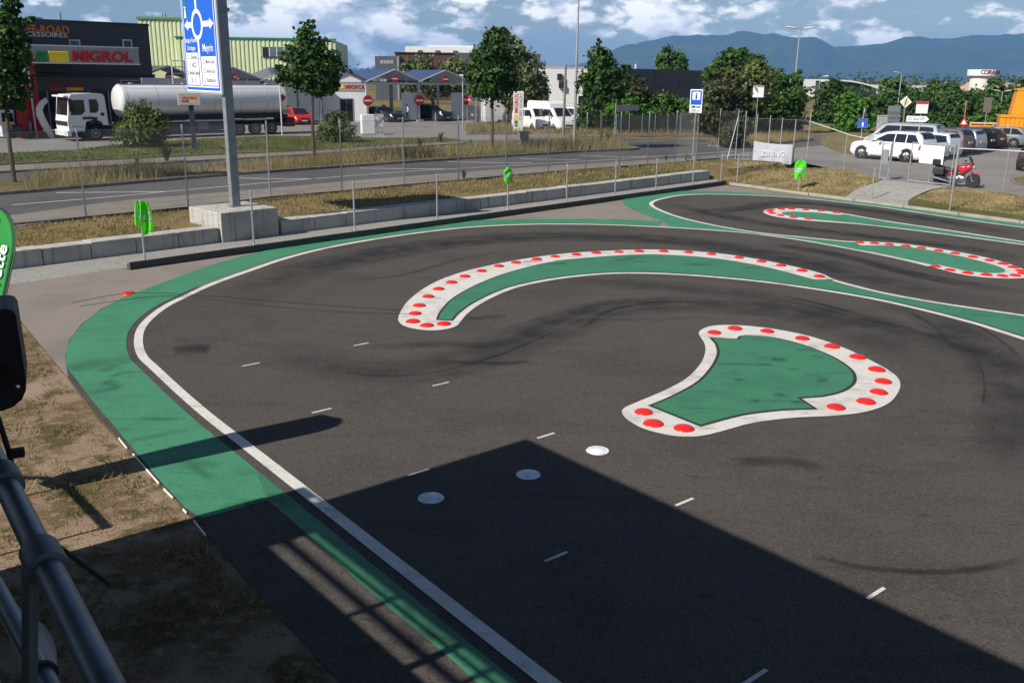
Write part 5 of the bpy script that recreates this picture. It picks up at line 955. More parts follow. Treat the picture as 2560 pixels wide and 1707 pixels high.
car('parked_car', 'white parked estate car with roof rails behind the notice board', 'car', place(2.0, 4.7, 1.82), -38, paint('cool_white', (.62,.64,.67)), 4.7, 1.82, 1.5, 'wagon', group=G_)
car('parked_suv', 'grey-brown parked sport utility car beside the white estate', 'car', place(3.1, 4.6, 1.88), -38, BRN, 4.6, 1.88, 1.66, 'suv', .36, group=G_)
car('parked_car', 'silver parked estate car between the grey-brown utility car and black car', 'car', place(4.2, 4.7, 1.82), -38, SIL, 4.7, 1.82, 1.5, 'wagon', group=G_)
car('parked_car', 'black parked estate car next to the silver estate', 'car', place(5.2, 4.7, 1.82), -38, BLKC, 4.7, 1.82, 1.5, 'wagon', group=G_)
car('parked_car', 'dark grey parked hatchback next to the black estate', 'car', place(6.2, 4.3, 1.8), -38, DKG, 4.3, 1.8, 1.48, 'hatch', group=G_)
car('parked_car', 'mid grey parked hatchback turned side-on near the orange containers', 'car', Q(2491,369.5)+Vector((.4,1.2,0)), -60, MGR, 4.3, 1.8, 1.5, 'hatch', .34, group=G_)
pv = Q(2262,392)
car('parked_van', 'silver parked passenger van with long dark windows behind the white utility car', 'van', Vector((25.5,62.0,ZR)), -47, SIL, 4.9, 1.95, 1.98, 'van', .36)
car('parked_car', 'red hatchback parked behind the tanker trailer facing the road', 'car', Q(748,312)+Vector((-.3,1.0,0)), 150, REDP, 4.0, 1.72, 1.45, 'hatch')
car('washed_car', 'dark blue saloon in the car wash bay beside the man in white', 'car', Q(962,306)+Vector((-.4,1.2,0)), 128, DKB, 4.7, 1.85, 1.46, 'saloon', .34); car('washed_car', 'dark estate car in the right-hand car wash bay', 'car', Q(1080,303.5)+Vector((-.3,1.2,0)), 125, paint('black_blue', (.02,.022,.03), .3), 4.8, 1.9, 1.62, 'suv', .36)
car('parked_van', 'white high-roof panel van standing beyond the car wash totem', 'van', Q(1374,330)+Vector((.2,1.6,0)), 146, WH_, 5.2, 1.98, 2.0, 'van', .34)
hv = [o for o in COL.objects if o.name.startswith('parked_van')][-1]; MB().prism([(-2.5,1.9),(1.05,1.9),(.85,2.32),(.5,2.5),(-2.35,2.5),(-2.5,2.3)], -.86, .86).build('high_roof', WH_, hv)
car('parked_van', 'white small van behind the car wash totem', 'van', Q(1326,329)+Vector((.2,1.8,0)), 150, WH_, 4.6, 1.85, 1.9, 'van', .32); car('parked_van', 'white van half hidden behind the wooden pole', 'van', Q(1428,325)+Vector((.3,2.0,0)), 140, WH_, 4.8, 1.9, 1.95, 'van', .33)
car('parked_car', 'dark car parked under the round trees beyond the wire enclosure', 'car', Q(1232,309)+Vector((0,2,0)), 70, DKB, 4.4, 1.8, 1.48, 'hatch'); car('parked_car', 'silver car parked behind the wire enclosure of the car wash', 'car', Q(1190,303)+Vector((0,3,0)), 75, SIL, 4.3, 1.8, 1.46, 'hatch'); car('parked_car', 'dark car at the frame edge of the car park opposite the motorcycle', 'car', Q(2600,425), 40, BLKC, 4.2, 1.78, 1.46, 'hatch')
# white box trailer near the round trees
t = thing('box_trailer', 'white ribbed box trailer beside the round trees', 'trailer', Q(1272,318), facing(165)); MB().box(-2.2, 1.2, 0, 2, .45, 2.6).build('box', WHR, t)
for k in range(10): MB().box(-2.2, 1.2, -.03, 0, .5+k*.21, .5+k*.21+.17).build('rib', WHR, t)
for x_ in (-.9, -.2): wheel(t, x_, -.02, .33, .2)
# ---------------------------------------------------------------- tanker
tk = thing('tanker_truck', 'white articulated fuel tanker truck parked along the petrol station forecourt', 'truck', (TA.x, TA.y, ZR), R(43)); TKW = mat('tank_white', (.66,.66,.66), .3, .15, var=.03, vscale=1, coat=.4); CABW = paint('cab_white', (.76,.76,.76))
# local x along the truck (cab at negative x), near side at y=0
cab = MB().prism([(-1.62,.62),(-1.66,1.35),(-1.60,1.62),(-1.42,2.86),(-1.30,3.02),(-.2,3.10),(.72,3.08),(.86,2.9),(.92,1.9),(.95,1.05),(.62,1.02),(.50,1.28),(.0,1.42),(-.5,1.28),(-.66,.62)], .02, 2.45).build('cab', CABW, tk)
MB().prism([(-1.42,1.72),(-1.28,2.66),(-.52,2.70),(-.50,1.95),(-.75,1.72)], -.005, .02).build('side_window', CGL, tk); MB().prism([(-.18,1.85),(-.18,2.72),(.3,2.72),(.42,2.4),(.38,2.0),(.2,1.85)], -.005, .02).build('side_window', CGL, tk)
MB().add([(-1.63,.2,1.72),(-1.63,2.27,1.72),(-1.47,2.2,2.82),(-1.47,.27,2.82)], [(0,1,2,3)]).build('windscreen', CGL, tk); MB().box(-1.75,-1.35,.1,2.37,2.86,2.98,b=.03).build('sun_visor', CABW, tk); MB().box(-1.72,-1.62,.15,2.3,1.05,1.3).build('grille', BLKP, tk); MB().box(-1.78,-1.5,.0,2.47,.35,.72,b=.05).build('bumper', CABW, tk); MB().box(-1.80,-1.7,.1,.5,.45,.68,b=.03).build('head_light', HDL, tk); MB().box(-1.80,-1.7,1.97,2.37,.45,.68,b=.03).build('head_light', HDL, tk)
MB().box(-1.55,-1.35,-.28,-.06,1.95,2.75,b=.04).build('mirror', BLKP, tk); MB().tube([(-1.45,.05,2.8),(-1.45,-.15,2.7)], .02, 6).build('mirror_arm', BLKP, tk)
MB().box(-.7,-.05,-.012,.018,1.42,1.6).build('door_emblem', mat('dark_green_mark', (.05,.09,.06), .5), tk); MB().box(-.05,.25,-.012,.018,1.38,1.56).build('door_handle', BLKP, tk); MB().lathe([(0,-.01),(.12,-.01),(.12,.02),(0,.02)], 14, Matrix.Translation((.62,.0,1.75)) @ Matrix.Rotation(R(90),4,'X')).build('round_emblem', SBLK, tk); MB().box(-1.4,-.65,-.008,.018,.62,.68).box(-1.4,-.65,-.008,.018,.92,.97).build('step', STEEL, tk)
text('730', .12, SBLK, tk, (-1.25, .014, 1.0), ext=.003)
mb = MB()
for k in range(13):
    q_ = R(-10 + k*200/12); 
for k in range(12):
    a0_, a1_ = R(-8+k*196/12), R(-8+(k+1)*196/12); c_, r0_, r1_ = (.05, .56), .60, .68
    mb.add([(c_[0]+r_*math.cos(a_), y_, c_[1]+r_*math.sin(a_)) for y_ in (-.02, .45) for (r_, a_) in ((r0_,a0_),(r1_,a0_),(r1_,a1_),(r0_,a1_))], [(0,1,2,3),(4,7,6,5),(1,5,6,2),(0,3,7,4)])
mb.build('wheel_arch', BLKP, tk)
MB().box(-1.3, 14.8, .75, 1.75, .72, 1.02).build('chassis', mat('chassis_black', (.015,.016,.018), .7), tk); MB().box(1.4, 3.4, .05, .75, .42, .95, b=.04).build('fuel_tank', mat('alu_tank', (.35,.35,.36), .35, .8), tk)
for x_ in (.05, 4.1): 
    for y_ in (.28, 2.2): wheel(tk, x_, -y_ if False else y_, .51, .32, 8) if y_ > 1 else wheel(tk, x_, y_, .51, .32, 8)
def twheel(x_, y_): 
    M = Matrix.Translation((x_, y_, .51)) @ Matrix.Rotation(R(90), 4, 'X'); o = MB().lathe([(.28,-.15),(.46,-.16),(.51,-.1),(.51,.1),(.46,.16),(.3,.15),(.28,.08)], 28, M).build('wheel', TYRE, tk, smooth=True); MB().lathe([(.29,.05),(.29,.14),(.24,.14),(.2,.02),(.12,.02),(.11,.16),(0,.17)], 20, M).build('rim', mat('truck_rim', (.30,.30,.31), .4, .6), o, smooth=True)
for x_ in (.05, 4.1, 10.5, 11.83, 13.16): twheel(x_, .16); 
MB().lathe([(0,0),(.62,.02),(.95,.10),(1.10,.24),(1.12,.35),(1.12,12.55),(1.10,12.7),(.95,12.84),(.6,12.93),(0,12.96)], 48, Matrix.Translation((1.98,1.24,2.55)) @ Matrix.Rotation(R(90), 4, 'Y')).build('tank', TKW, tk, smooth=True)
for x_ in (2.5, 4.6, 6.7, 8.8, 10.9, 13.0, 14.3): MB().lathe([(1.121,-.03),(1.128,-.025),(1.128,.025),(1.121,.03)], 48, Matrix.Translation((x_,1.24,2.55)) @ Matrix.Rotation(R(90), 4, 'Y')).build('tank_seam', mat('seam_grey', (.50,.50,.51), .4, .3), tk, smooth=True)
mb = MB()
for x_ in (14.98, 15.3): mb.tube([(x_,.9,1.0),(x_,.9,3.7)], .025, 6)
for k in range(8): mb.tube([(14.98,.9,1.2+k*.32),(15.3,.9,1.2+k*.32)], .018, 6)
mb.build('rear_ladder', RAILW, tk)
MB().tube([(9.9,.16,.78),(5.0,.16,.78)], .09, 10).build('hose_tube', STEEL, tk, smooth=True); MB().box(7.3,8.1,.05,.3,.55,1.08,b=.02).build('pump_locker', mat('locker_grey', (.22,.22,.23), .5, .3), tk)
MB().tube([(2.3,.6,3.62),(2.3,.6,3.95),(14.5,.6,3.95),(14.5,.6,3.62)], .015, 6).build('catwalk_rail', STEEL, tk)
MB().box(2.3, 14.6, .95, 1.53, 3.62, 3.70).build('catwalk', STEEL, tk); MB().box(2.2, 14.7, .2, 2.3, 1.25, 1.5).build('tank_cradle', BLKP, tk); MB().box(5.2, 9.6, .06, .12, .5, 1.05).build('side_guard', mat('guard_grey', (.10,.105,.11), .6), tk); MB().box(5.0, 9.8, .05, .13, 1.12, 1.2).build('side_rail', RAILW, tk)
for x_ in (3.2, 7.0, 10.4, 13.6): MB().lathe([(.2,0),(.2,.12),(0,.14)], 14, Matrix.Translation((x_,1.24,3.66))).build('hatch', STEEL, tk, smooth=True)
MB().box(14.6, 15.3, .2, 2.3, .55, 1.25, b=.04).build('rear_box', mat('dark_red_box', (.10,.012,.012), .5), tk); MB().box(15.28, 15.36, .2, .6, .75, .95).build('tail_light', TLR, tk)
MB().box(-.2,.2,-.02,.02,-.2,.2, Matrix.Translation((14.3,.13,2.75)) @ Matrix.Rotation(R(45),4,'Y')).build('hazard_diamond', mat('hazard_red', (.35,.02,.02), .5), tk)
mb = MB()
for k in range(12):
    a0_, a1_ = R(10+k*160/12), R(10+(k+1)*160/12); mb.add([(4.1+r_*math.cos(a_), y_, .51+r_*math.sin(a_)) for y_ in (.0, .5) for (r_, a_) in ((.60,a0_),(.64,a0_),(.64,a1_),(.60,a1_))], [(0,1,2,3),(4,7,6,5),(1,5,6,2),(0,3,7,4)])
mb.build('mudguard', BLKP, tk)
# ---------------------------------------------------------------- motorcycle
A_, B_ = Q(2345,463), Q(2432,471); mo = (A_+B_)/2; maz = math.degrees(math.atan2(B_.x-A_.x, B_.y-A_.y))
mc = thing('motorcycle', 'red touring motorcycle with black cases parked behind the gate', 'motorcycle', mo, R(90-maz)); wb = .74; wrd = .325
MRED = paint('moto_red', (.45,.010,.014)); MBLK = mat('moto_black', (.018,.018,.02), .45); ALU = mat('engine_alloy', (.35,.35,.36), .4, .8)
for x_ in (-wb, wb):
    M = Matrix.Translation((x_,0,wrd)) @ Matrix.Rotation(R(90),4,'X'); o = MB().lathe([(.235,-.05),(.29,-.065),(.325,-.02),(.325,.02),(.29,.065),(.235,.05)], 32, M).build('wheel', TYRE, mc, smooth=True)
    MB().lathe([(.21,-.04),(.245,-.045),(.245,.045),(.21,.04)], 32, M).lathe([(.0,-.06),(.05,-.06),(.05,.06),(0,.06)], 12, M).build('rim', ALU, o, smooth=True); mb = MB()
    for k in range(14): q_ = 2*math.pi*k/14; mb.tube([(x_,(-1)**k*.03,wrd),(x_+.22*math.cos(q_),0,wrd+.22*math.sin(q_))], .006, 4)
    mb.build('spokes', ALU, o); MB().lathe([(.06,-.07),(.15,-.07),(.15,-.062),(.06,-.062)], 20, M).build('brake_disc', CHR, o)
MB().tube([(wb,-.09,wrd),(wb-.16,-.09,.72),(wb-.26,-.07,1.0)], .025, 8).tube([(wb,.09,wrd),(wb-.16,.09,.72),(wb-.26,.07,1.0)], .025, 8).build('fork', CHR, mc, smooth=True)
def blob(prof, hw, name, m__, n=10, pw=2.4):     # side outline [(x,ztop,zbot,halfwidth)] lofted
    mb = MB()
    for (x, zt_, zb_, w_) in prof:
        for k in range(n*2):
            q_ = 2*math.pi*k/(n*2); cy, cz_ = math.cos(q_), math.sin(q_); mb.v.append((x, math.copysign(abs(cy)**(2/pw), cy)*w_, (zt_+zb_)/2 + math.copysign(abs(cz_)**(2/pw), cz_)*(zt_-zb_)/2))
    k = n*2; mb.f = [(i*k+j, i*k+(j+1)%k, (i+1)*k+(j+1)%k, (i+1)*k+j) for i in range(len(prof)-1) for j in range(k)] + [tuple(range(k)), tuple((len(prof)-1)*k+j for j in range(k-1,-1,-1))]
    return mb.build(name, m__, mc, smooth=True)
blob([(-.18,.80,.62,.06),(-.08,.93,.64,.14),(.1,1.0,.66,.17),(.3,1.02,.68,.17),(.45,.98,.7,.12)], 0, 'fuel_tank', MRED); blob([(.18,.86,.55,.17),(.36,1.0,.58,.22),(.52,1.08,.72,.2),(.66,1.02,.84,.12),(.74,.95,.88,.05)], 0, 'fairing', MRED); blob([(-.78,.82,.74,.05),(-.6,.84,.68,.12),(-.35,.82,.64,.13),(-.15,.80,.60,.1)], 0, 'seat', MBLK)
blob([(-.35,.66,.5,.08),(-.2,.72,.5,.1),(.0,.7,.55,.1)], 0, 'side_panel', MRED); blob([(-.25,.52,.3,.1),(-.05,.58,.2,.15),(.2,.56,.2,.15),(.36,.5,.28,.1)], 0, 'engine', ALU)
for s_ in (-1, 1): MB().lathe([(.09,0),(.1,.05),(.1,.17),(.07,.2),(0,.21)], 14, Matrix.Translation((.12,s_*.12,.4)) @ Matrix.Rotation(R(-90*s_),4,'X')).build('cylinder_head', ALU, mc, smooth=True); MB().tube([(.2,s_*.2,.38),(.25,s_*.18,.25),(-.2,s_*.16,.22),(-.55,s_*.2,.3),(-.95,s_*.22,.38)], [.02,.02,.025,.05,.05], 8).build('exhaust', CHR, mc, smooth=True)
for s_ in (-1, 1): MB().box(-.98,-.48,s_*.29-.1,s_*.29+.1,.52,.84,b=.05).build('pannier', mat('pannier_dark', (.035,.036,.04), .4), mc)
MB().box(-1.12,-.72,-.2,.2,.9,1.2,b=.06).build('top_case', MBLK, mc); MB().box(-1.0,-.6,-.08,.08,.84,.9).build('rack', MBLK, mc)
MB().add([(.66,-.13,1.02),(.66,.13,1.02),(.46,.15,1.38),(.46,-.15,1.38),(.5,0,1.42),(.72,0,1.04)], [(0,5,4,3),(5,1,2,4)]).build('windscreen', mat('smoked_screen', (.03,.03,.035), .1), mc, smooth=True)
blob([(wb-.2,.71,.66,.06),(wb-.05,.73,.66,.09),(wb+.15,.68,.62,.08),(wb+.27,.58,.54,.05)], 0, 'front_mudguard', MRED); blob([(-1.05,.56,.5,.04),(-.9,.68,.6,.08),(-.7,.72,.64,.08)], 0, 'rear_mudguard', MBLK); MB().tube([(.32,-.36,1.08),(.42,-.18,1.1),(.45,0,1.05),(.42,.18,1.1),(.32,.36,1.08)], .016, 6).build('handlebar', MBLK, mc, smooth=True)
for s_ in (-1, 1): MB().box(.42,.46,s_*.36-.07,s_*.36+.07,1.18,1.26,b=.015).build('mirror', MBLK, mc); MB().tube([(.42,s_*.25,1.08),(.44,s_*.33,1.2)], .008, 5).build('mirror_stalk', MBLK, mc)
MB().lathe([(0,0),(.08,.01),(.09,.08),(0,.1)], 16, Matrix.Translation((.66,0,.92)) @ Matrix.Rotation(R(90),4,'Y')).build('head_light', HDL, mc, smooth=True); MB().tube([(-.05,.05,.25),(-.12,.22,.0)], .012, 6).tube([(-.02,-.05,.25),(-.05,-.14,.0)], .012, 6).build('stand', MBLK, mc); MB().box(-1.1,-1.05,-.06,.06,.62,.72).build('tail_light', TLR, mc); MB().box(-.6,.35,-.05,.05,.46,.6).build('frame', MBLK, mc)
# ---------------------------------------------------------------- orange containers, barrier
ORC = mat('orange_container', (.70,.26,.012), .5, var=.06, vscale=1.5)
oc = Q(2490,367); cd_ = dirv(118); t = thing('container', 'orange metal site container standing on the car park', 'container', oc, facing(208-0)); 
t.rotation_euler = (0,0,R(90-112)); MB().box(0, 6, 0, 2.4, .12, 2.15, b=.02).build('body', ORC, t); corr = corrugated(t, .1, 5.9, -.005, .25, 2.05, .3, .05, ORC, 'ribbed_side'); MB().box(0, 6, -.06, 2.46, 2.12, 2.26).build('top_rail', ORC, t); MB().box(0.2, 5.8, .2, 2.2, 0, .12).build('skid', SBLK, t)
for k in range(3): text('______', .2, mat('pale_orange', (.75,.5,.25), .6), t, (1.8, -.07, 1.75+.1*k), width=.7, ext=.002) if False else None
t = thing('container', 'orange tall site container with a colourful poster, stacked behind the lower one', 'container', oc + dirv(112)*.9 + dirv(22)*2.6, R(90-112)); MB().prism([(0,0),(6,0),(6,4.1),(.25,4.1),(0,2.3)], 0, 2.4).build('body', ORC, t); MB().box(.15, 6, -.05, 2.45, 4.04, 4.16).build('top_rail', ORC, t)
ps = MB().box(1.2, 3.2, -.08, -.02, 2.4, 3.95).build('poster', mat('poster_purple', (.10,.06,.22), .5, col2=(.5,.5,.55), vscale=1.2, var=.3), t); MB().lathe([(0,0),(.5,0),(.5,.01),(0,.01)], 20, Matrix.Translation((2.3,-.085,2.95)) @ Matrix.Rotation(R(90),4,'X')).build('poster_motif', mat('poster_green', (.05,.3,.08), .5), ps)
t = thing('barrier', 'red and white striped barrier fence in front of the orange container', 'barrier', Q(2512,369), R(90-112)); 
for z_ in (.55, 1.0):
    for k in range(6): MB().box(k*.5, k*.5+.49, -.04, 0, z_, z_+.16).build('board', SRED if k % 2 == 0 else SWH, t)
for x_ in (0, 1.5, 3.0): MB().box(x_-.04, x_+.04, 0, .06, 0, 1.6).build('post', RAILW, t)
t = thing('mesh_barrier', 'pale orange site fence panel behind the row of parked cars', 'barrier', Q(2420,352), R(90-105)); PAL = mat('pale_orange_board', (.6,.42,.25), .7)
for x_ in (0, 1.7, 3.4, 5.1): MB().box(x_-.04, x_+.04, 0, .08, 0, 1.5).build('post', PAL, t)
for z_ in (.3, .75, 1.35): MB().box(0, 5.1, -.03, 0, z_, z_+.12 if z_ != .75 else z_+.5).build('rail', PAL if z_ != .75 else ORC, t)
t = thing('warning_sign', 'small triangular red warning sign above the parked cars', 'road sign', Q(2402,356), facing(190)); MB().tube([(0,0,0),(0,0,3.2)], .03, 6).build('pole', mat('red_white_pole', (.5,.2,.18), .6), t); MB().prism([(-.35,1.3),(.35,1.3),(0,1.95)], -.05,-.03).build('red_plate', SRED, t); MB().prism([(-.2,1.39),(.2,1.39),(0,1.76)], -.058,-.051).build('white_field', SWH, t)
t = board_sign('notice_sign', 'dark notice board on a pole in front of the tall bushes', Q(2456,350), 200, (-.3,.3,2.2,3.4), 3.4, [], mat('dull_brown', (.12,.10,.09), .7))
# ---------------------------------------------------------------- man at the car wash
def person(loc_, rz):
    t = thing('person', 'man in white shirt and dark trousers standing in the car wash bay', 'person', loc_, rz)
    J = [(0,0,.95),(0,0,1.2),(0,0,1.42),(0,0,1.5),(0,0,1.6),(0,-.02,1.72), (-.19,0,1.40),(-.26,-.05,1.12),(-.2,-.28,1.02), (.19,0,1.40),(.27,.02,1.12),(.26,-.08,.88), (-.1,0,.9),(-.11,-.02,.5),(-.12,.02,.08),(-.12,-.14,.03), (.1,0,.9),(.12,.0,.5),(.15,.08,.08),(.15,-.08,.03)]
    Ed = [(0,1),(1,2),(2,3),(3,4),(4,5),(2,6),(6,7),(7,8),(2,9),(9,10),(10,11),(0,12),(12,13),(13,14),(14,15),(0,16),(16,17),(17,18),(18,19)]
    Rd = [(.15,.11),(.16,.11),(.17,.1),(.06,.06),(.09,.1),(.08,.09),(.065,.065),(.05,.05),(.04,.035),(.065,.065),(.05,.05),(.04,.035),(.1,.1),(.07,.07),(.05,.055),(.04,.04),(.1,.1),(.07,.07),(.05,.055),(.04,.04)]
    me = bpy.data.meshes.new('body'); me.from_pydata(J, Ed, []); o = bpy.data.objects.new('body', me); COL.objects.link(o); m_ = o.modifiers.new('s', 'SKIN'); 
    for sv, r_ in zip(me.skin_vertices[0].data, Rd): sv.radius = r_
    me.skin_vertices[0].data[0].use_root = True; o.modifiers.new('d', 'SUBSURF').levels = 1
    me2 = bpy.data.meshes.new_from_object(o.evaluated_get(bpy.context.evaluated_depsgraph_get())); bpy.data.objects.remove(o)
    for mm_ in (mat('skin', (.42,.24,.17), .6), mat('shirt_white', (.72,.73,.76), .8), mat('trousers_dark', (.025,.028,.035), .8), mat('hair_dark', (.03,.02,.015), .8)): me2.materials.append(mm_)
    for p in me2.polygons:
        c_ = p.center; p.use_smooth = True
        p.material_index = 2 if c_.z < .93 and abs(c_.x) < .24 else (0 if c_.z > 1.47 or c_.z < 1.1 and abs(c_.x) > .2 or c_.y < -.2 else 1)
        if c_.z > 1.69 or (c_.z > 1.6 and c_.y > .02): p.material_index = 3
    b = bpy.data.objects.new('body', me2); COL.objects.link(b); b.parent = t; return t
person(Q(1018,304.5), R(-60))
# ================================================================== VEGETATION
def fast_mesh(name, V_, Fc, material, parent=None, rnd=True):
    me = bpy.data.meshes.new(name); nv, nf = len(V_), len(Fc); k = Fc.shape[1]
    me.vertices.add(nv); me.vertices.foreach_set('co', V_.astype(np.float32).ravel()); me.loops.add(nf*k); me.loops.foreach_set('vertex_index', Fc.astype(np.int32).ravel())
    me.polygons.add(nf); me.polygons.foreach_set('loop_start', np.arange(0, nf*k, k, dtype=np.int32)); me.polygons.foreach_set('loop_total', np.full(nf, k, np.int32)); me.update(calc_edges=True)
    if rnd is not None and rnd is not False:
        a = me.attributes.new('rnd', 'FLOAT', 'FACE'); a.data.foreach_set('value', (RNG.random(nf) if rnd is True else rnd).astype(np.float32))
    me.materials.append(material); o = bpy.data.objects.new(name, me); COL.objects.link(o)
    if parent: o.parent = parent
    return o
def leaf_mat(name, a, b, tr=.28): return mat(name, a, .55, attr=b, trans=tr, spec=.25)
LF_DARK = leaf_mat('leaves_dark', (0.0208,0.0546,0.0104), (0.065,0.1274,0.0234)); LF_MID = leaf_mat('leaves_mid', (0.0312,0.0806,0.0117), (0.104,0.182,0.0338)); LF_LIME = leaf_mat('leaves_silver_lime', (0.0286,0.0585,0.0156), (0.221,0.26,0.1105)); LF_YEL = leaf_mat('leaves_yellowish', (0.0455,0.078,0.0156), (0.169,0.2015,0.052)); LF_BRIGHT = leaf_mat('leaves_bright', (0.0364,0.1196,0.0104), (0.117,0.26,0.0286)); LF_OLIVE = leaf_mat('leaves_olive', (0.0286,0.0468,0.0156), (0.0975,0.0975,0.0364)); LF_BROWN = leaf_mat('leaves_rusty', (0.078,0.0585,0.0234), (0.182,0.1105,0.0455))
BARK = mat('bark', (.085,.068,.05), .95, var=.3, vscale=10, bump=.4, bscale=20)
def leaves(ells, n, size, clump=16, seed=0, up=.35):
    """ells: (centre, rx, ry, rz).  leaf quads gathered in clumps through the crown's outer volume"""
    rng = np.random.default_rng(seed); vol = np.array([e[1]*e[3] for e in ells]); pr = vol/vol.sum(); nc = max(4, n//clump); C_ = []; Nn = []; RR = []
    for c in range(nc):
        e = ells[rng.choice(len(ells), p=pr)]; d = rng.normal(size=3); d /= np.linalg.norm(d); rad = rng.uniform(.30, 1.0)**.6
        if rng.random() < .16: rad *= rng.uniform(1.02, 1.28)
        p = np.array(e[0]) + d*np.array(e[1:4])*rad; C_.append(p); Nn.append(d); RR.append(min(e[1], e[3]))
    C_ = np.array(C_); Nn = np.array(Nn); RR = np.array(RR); k = clump
    cen = np.repeat(C_, k, 0) + rng.normal(size=(nc*k, 3))*np.repeat(RR*rng.uniform(.08, .22, nc), k)[:, None]*np.array([1, 1, .75]); nrm = np.repeat(Nn, k, 0)*.9 + rng.normal(size=(nc*k, 3))*.75 + np.array([0, 0, up]); nrm /= np.linalg.norm(nrm, axis=1)[:, None]
    a = np.cross(nrm, rng.normal(size=(nc*k, 3))); a /= np.linalg.norm(a, axis=1)[:, None]; b = np.cross(nrm, a); s_ = (size*rng.uniform(.6, 1.35, nc*k))[:, None]
    V_ = np.stack([cen - a*s_*.5, cen + b*s_*.34 , cen + a*s_*.62 , cen - b*s_*.34], 1).reshape(-1, 3); Fc = np.arange(len(cen)*4).reshape(-1, 4)
    tone = np.clip(np.repeat(rng.random(nc), k)*.6 + rng.random(nc*k)*.4, 0, 1)
    return V_, Fc, tone
def pxell(L_, Yd):
    o = []
    for (x, y, rx, ry) in L_:
        c = atY(x, y, Yd); dep = (c-CP).dot(FWD); s_ = dep/F; o.append((c, rx*s_, rx*s_*.9, ry*s_))
    return o
TS = [100]
def tree(label, base, ells, m_, n=4500, size=.3, trunk_r=.1, group=None, name='tree', limbs=5, cat='tree', clump=16):
    TS[0] += 1; Yd = base.y; E_ = pxell(ells, Yd); t = thing(name, label, cat, base, 0, group); bx = Vector((base.x, base.y, base.z)); rng = random.Random(TS[0])
    E2_ = [((c-bx), a, b, d_) for c, a, b, d_ in E_]; V_, Fc, tone = leaves(E2_, n, size, clump, TS[0]); fast_mesh('crown', V_, Fc, m_, t, tone)
    big_ = max(E2_, key=lambda e: e[1]*e[3]); top = big_[0]; zs = min(e[0].z-e[3]*.8 for e in E2_); zs = max(.15, zs)
    mb = MB().tube([(0,0,-.15), (rng.uniform(-.05,.05),0,zs*.5), (top.x*.3, top.y*.3, zs+.25), (top.x*.8, top.y*.8, top.z+big_[3]*.4)], [trunk_r*1.2, trunk_r, trunk_r*.85, trunk_r*.2], 8); mb.build('trunk', BARK, t, smooth=True)
    for k in range(limbs):
        e = E2_[k % len(E2_)]; q = e[0] + Vector((rng.uniform(-.5,.5)*e[1], rng.uniform(-.5,.5)*e[2], rng.uniform(-.1,.5)*e[3])); s0_ = Vector((top.x*.3, top.y*.3, zs+.2+.1*k)); MB().tube([s0_, s0_.lerp(q, .5)+Vector((0,0,-.1)), q], [trunk_r*.5, trunk_r*.35, trunk_r*.12], 6).build('limb', BARK, t, smooth=True)
    return t
tree('young tree with thin trunk at the gravelly end of the verge beside the dark shop', Q(37,463), [(12,140,62,70),(20,65,38,55),(-10,210,60,55),(30,225,45,45),(55,120,28,40),(25,15,22,25),(70,50,14,14)], LF_DARK, 6500, .2, .085, limbs=7)
tree('round-headed young tree on the verge between the tanker and the car wash', Q(787,408), [(782,165,66,62),(790,205,58,32),(775,112,42,36),(765,75,22,20),(781,60,9,14),(825,165,28,34),(722,190,36,26),(735,140,28,26),(810,215,36,28)], LF_DARK, 6500, .22, .085, limbs=7)
tree('tall slender-trunked lime tree on the verge beside the car wash totem', Q(1229,383), [(1232,140,48,62),(1222,205,52,50),(1245,92,28,22),(1205,180,35,40),(1255,190,38,45)], LF_DARK, 6500, .26, .09)
tree('broad silvery lime tree with thick trunk beside the box trailer', Q(1260,318), [(1312,200,52,62),(1275,150,48,58),(1340,222,30,40),(1250,110,40,38),(1290,245,45,25)], LF_LIME, 7500, .38, .26)
tree('dense round tree on the verge in front of the white ribbed hall', Q(1500,372), [(1505,195,48,44),(1500,152,34,32),(1498,112,5,18),(1545,205,34,32),(1466,215,24,32),(1510,232,45,26),(1560,175,16,16)], LF_DARK, 6000, .25, .085)
tree('round silver-leaved lime tree behind the first car wash roof', Q(1055,300)+Vector((0,14,0)), [(1053,188,46,50),(1030,205,28,34),(1080,205,28,34)], LF_LIME, 4200, .42, .2); tree('round silver-leaved lime tree behind the second car wash roof', Q(1140,300)+Vector((0,14,0)), [(1138,192,42,48),(1165,205,28,40),(1115,210,24,30)], LF_LIME, 4200, .42, .2)
tree('pair of rounded poplar crowns rising behind the long dark hall', Vector((31,162,ZR)), [(1664,152,24,32),(1695,158,22,26),(1680,172,38,14),(1720,184,16,7)], LF_MID, 2600, .6, .25)
tree('tall feathery acacia behind the bushes at the bend', Vector((27,112,ZR)), [(1835,150,40,28),(1805,175,38,24),(1870,165,40,26),(1850,132,18,14),(1892,150,18,14),(1775,190,28,14),(1900,185,28,20)], LF_MID, 5000, .42, .2, clump=12)
for lb, b, el, m_ in (('olive bush with yellowing leaves beside the information sign', (15.5,0), [(1800,245,52,48),(1780,290,45,40),(1830,220,38,38)], LF_OLIVE), ('dark green tall bush in the middle of the bend thicket', (0,0), [(1880,225,58,58),(1860,280,55,45),(1895,180,30,28)], LF_YEL), ('large mid green bush beside the double street lamp', (0,0), [(1948,240,52,62),(1930,195,34,26),(1985,240,34,50),(1960,290,55,35),(1995,200,14,24)], LF_MID), ('dark bush at the foot of the double street lamp', (0,0), [(1900,305,60,30),(1970,310,45,25),(1835,310,45,28)], LF_DARK)):
    tree(lb, Q(sum(e[0] for e in el)/len(el), 341-8*('double' in lb)), el, m_, 4600, .32, .12, None, 'bush', 4, 'bush')
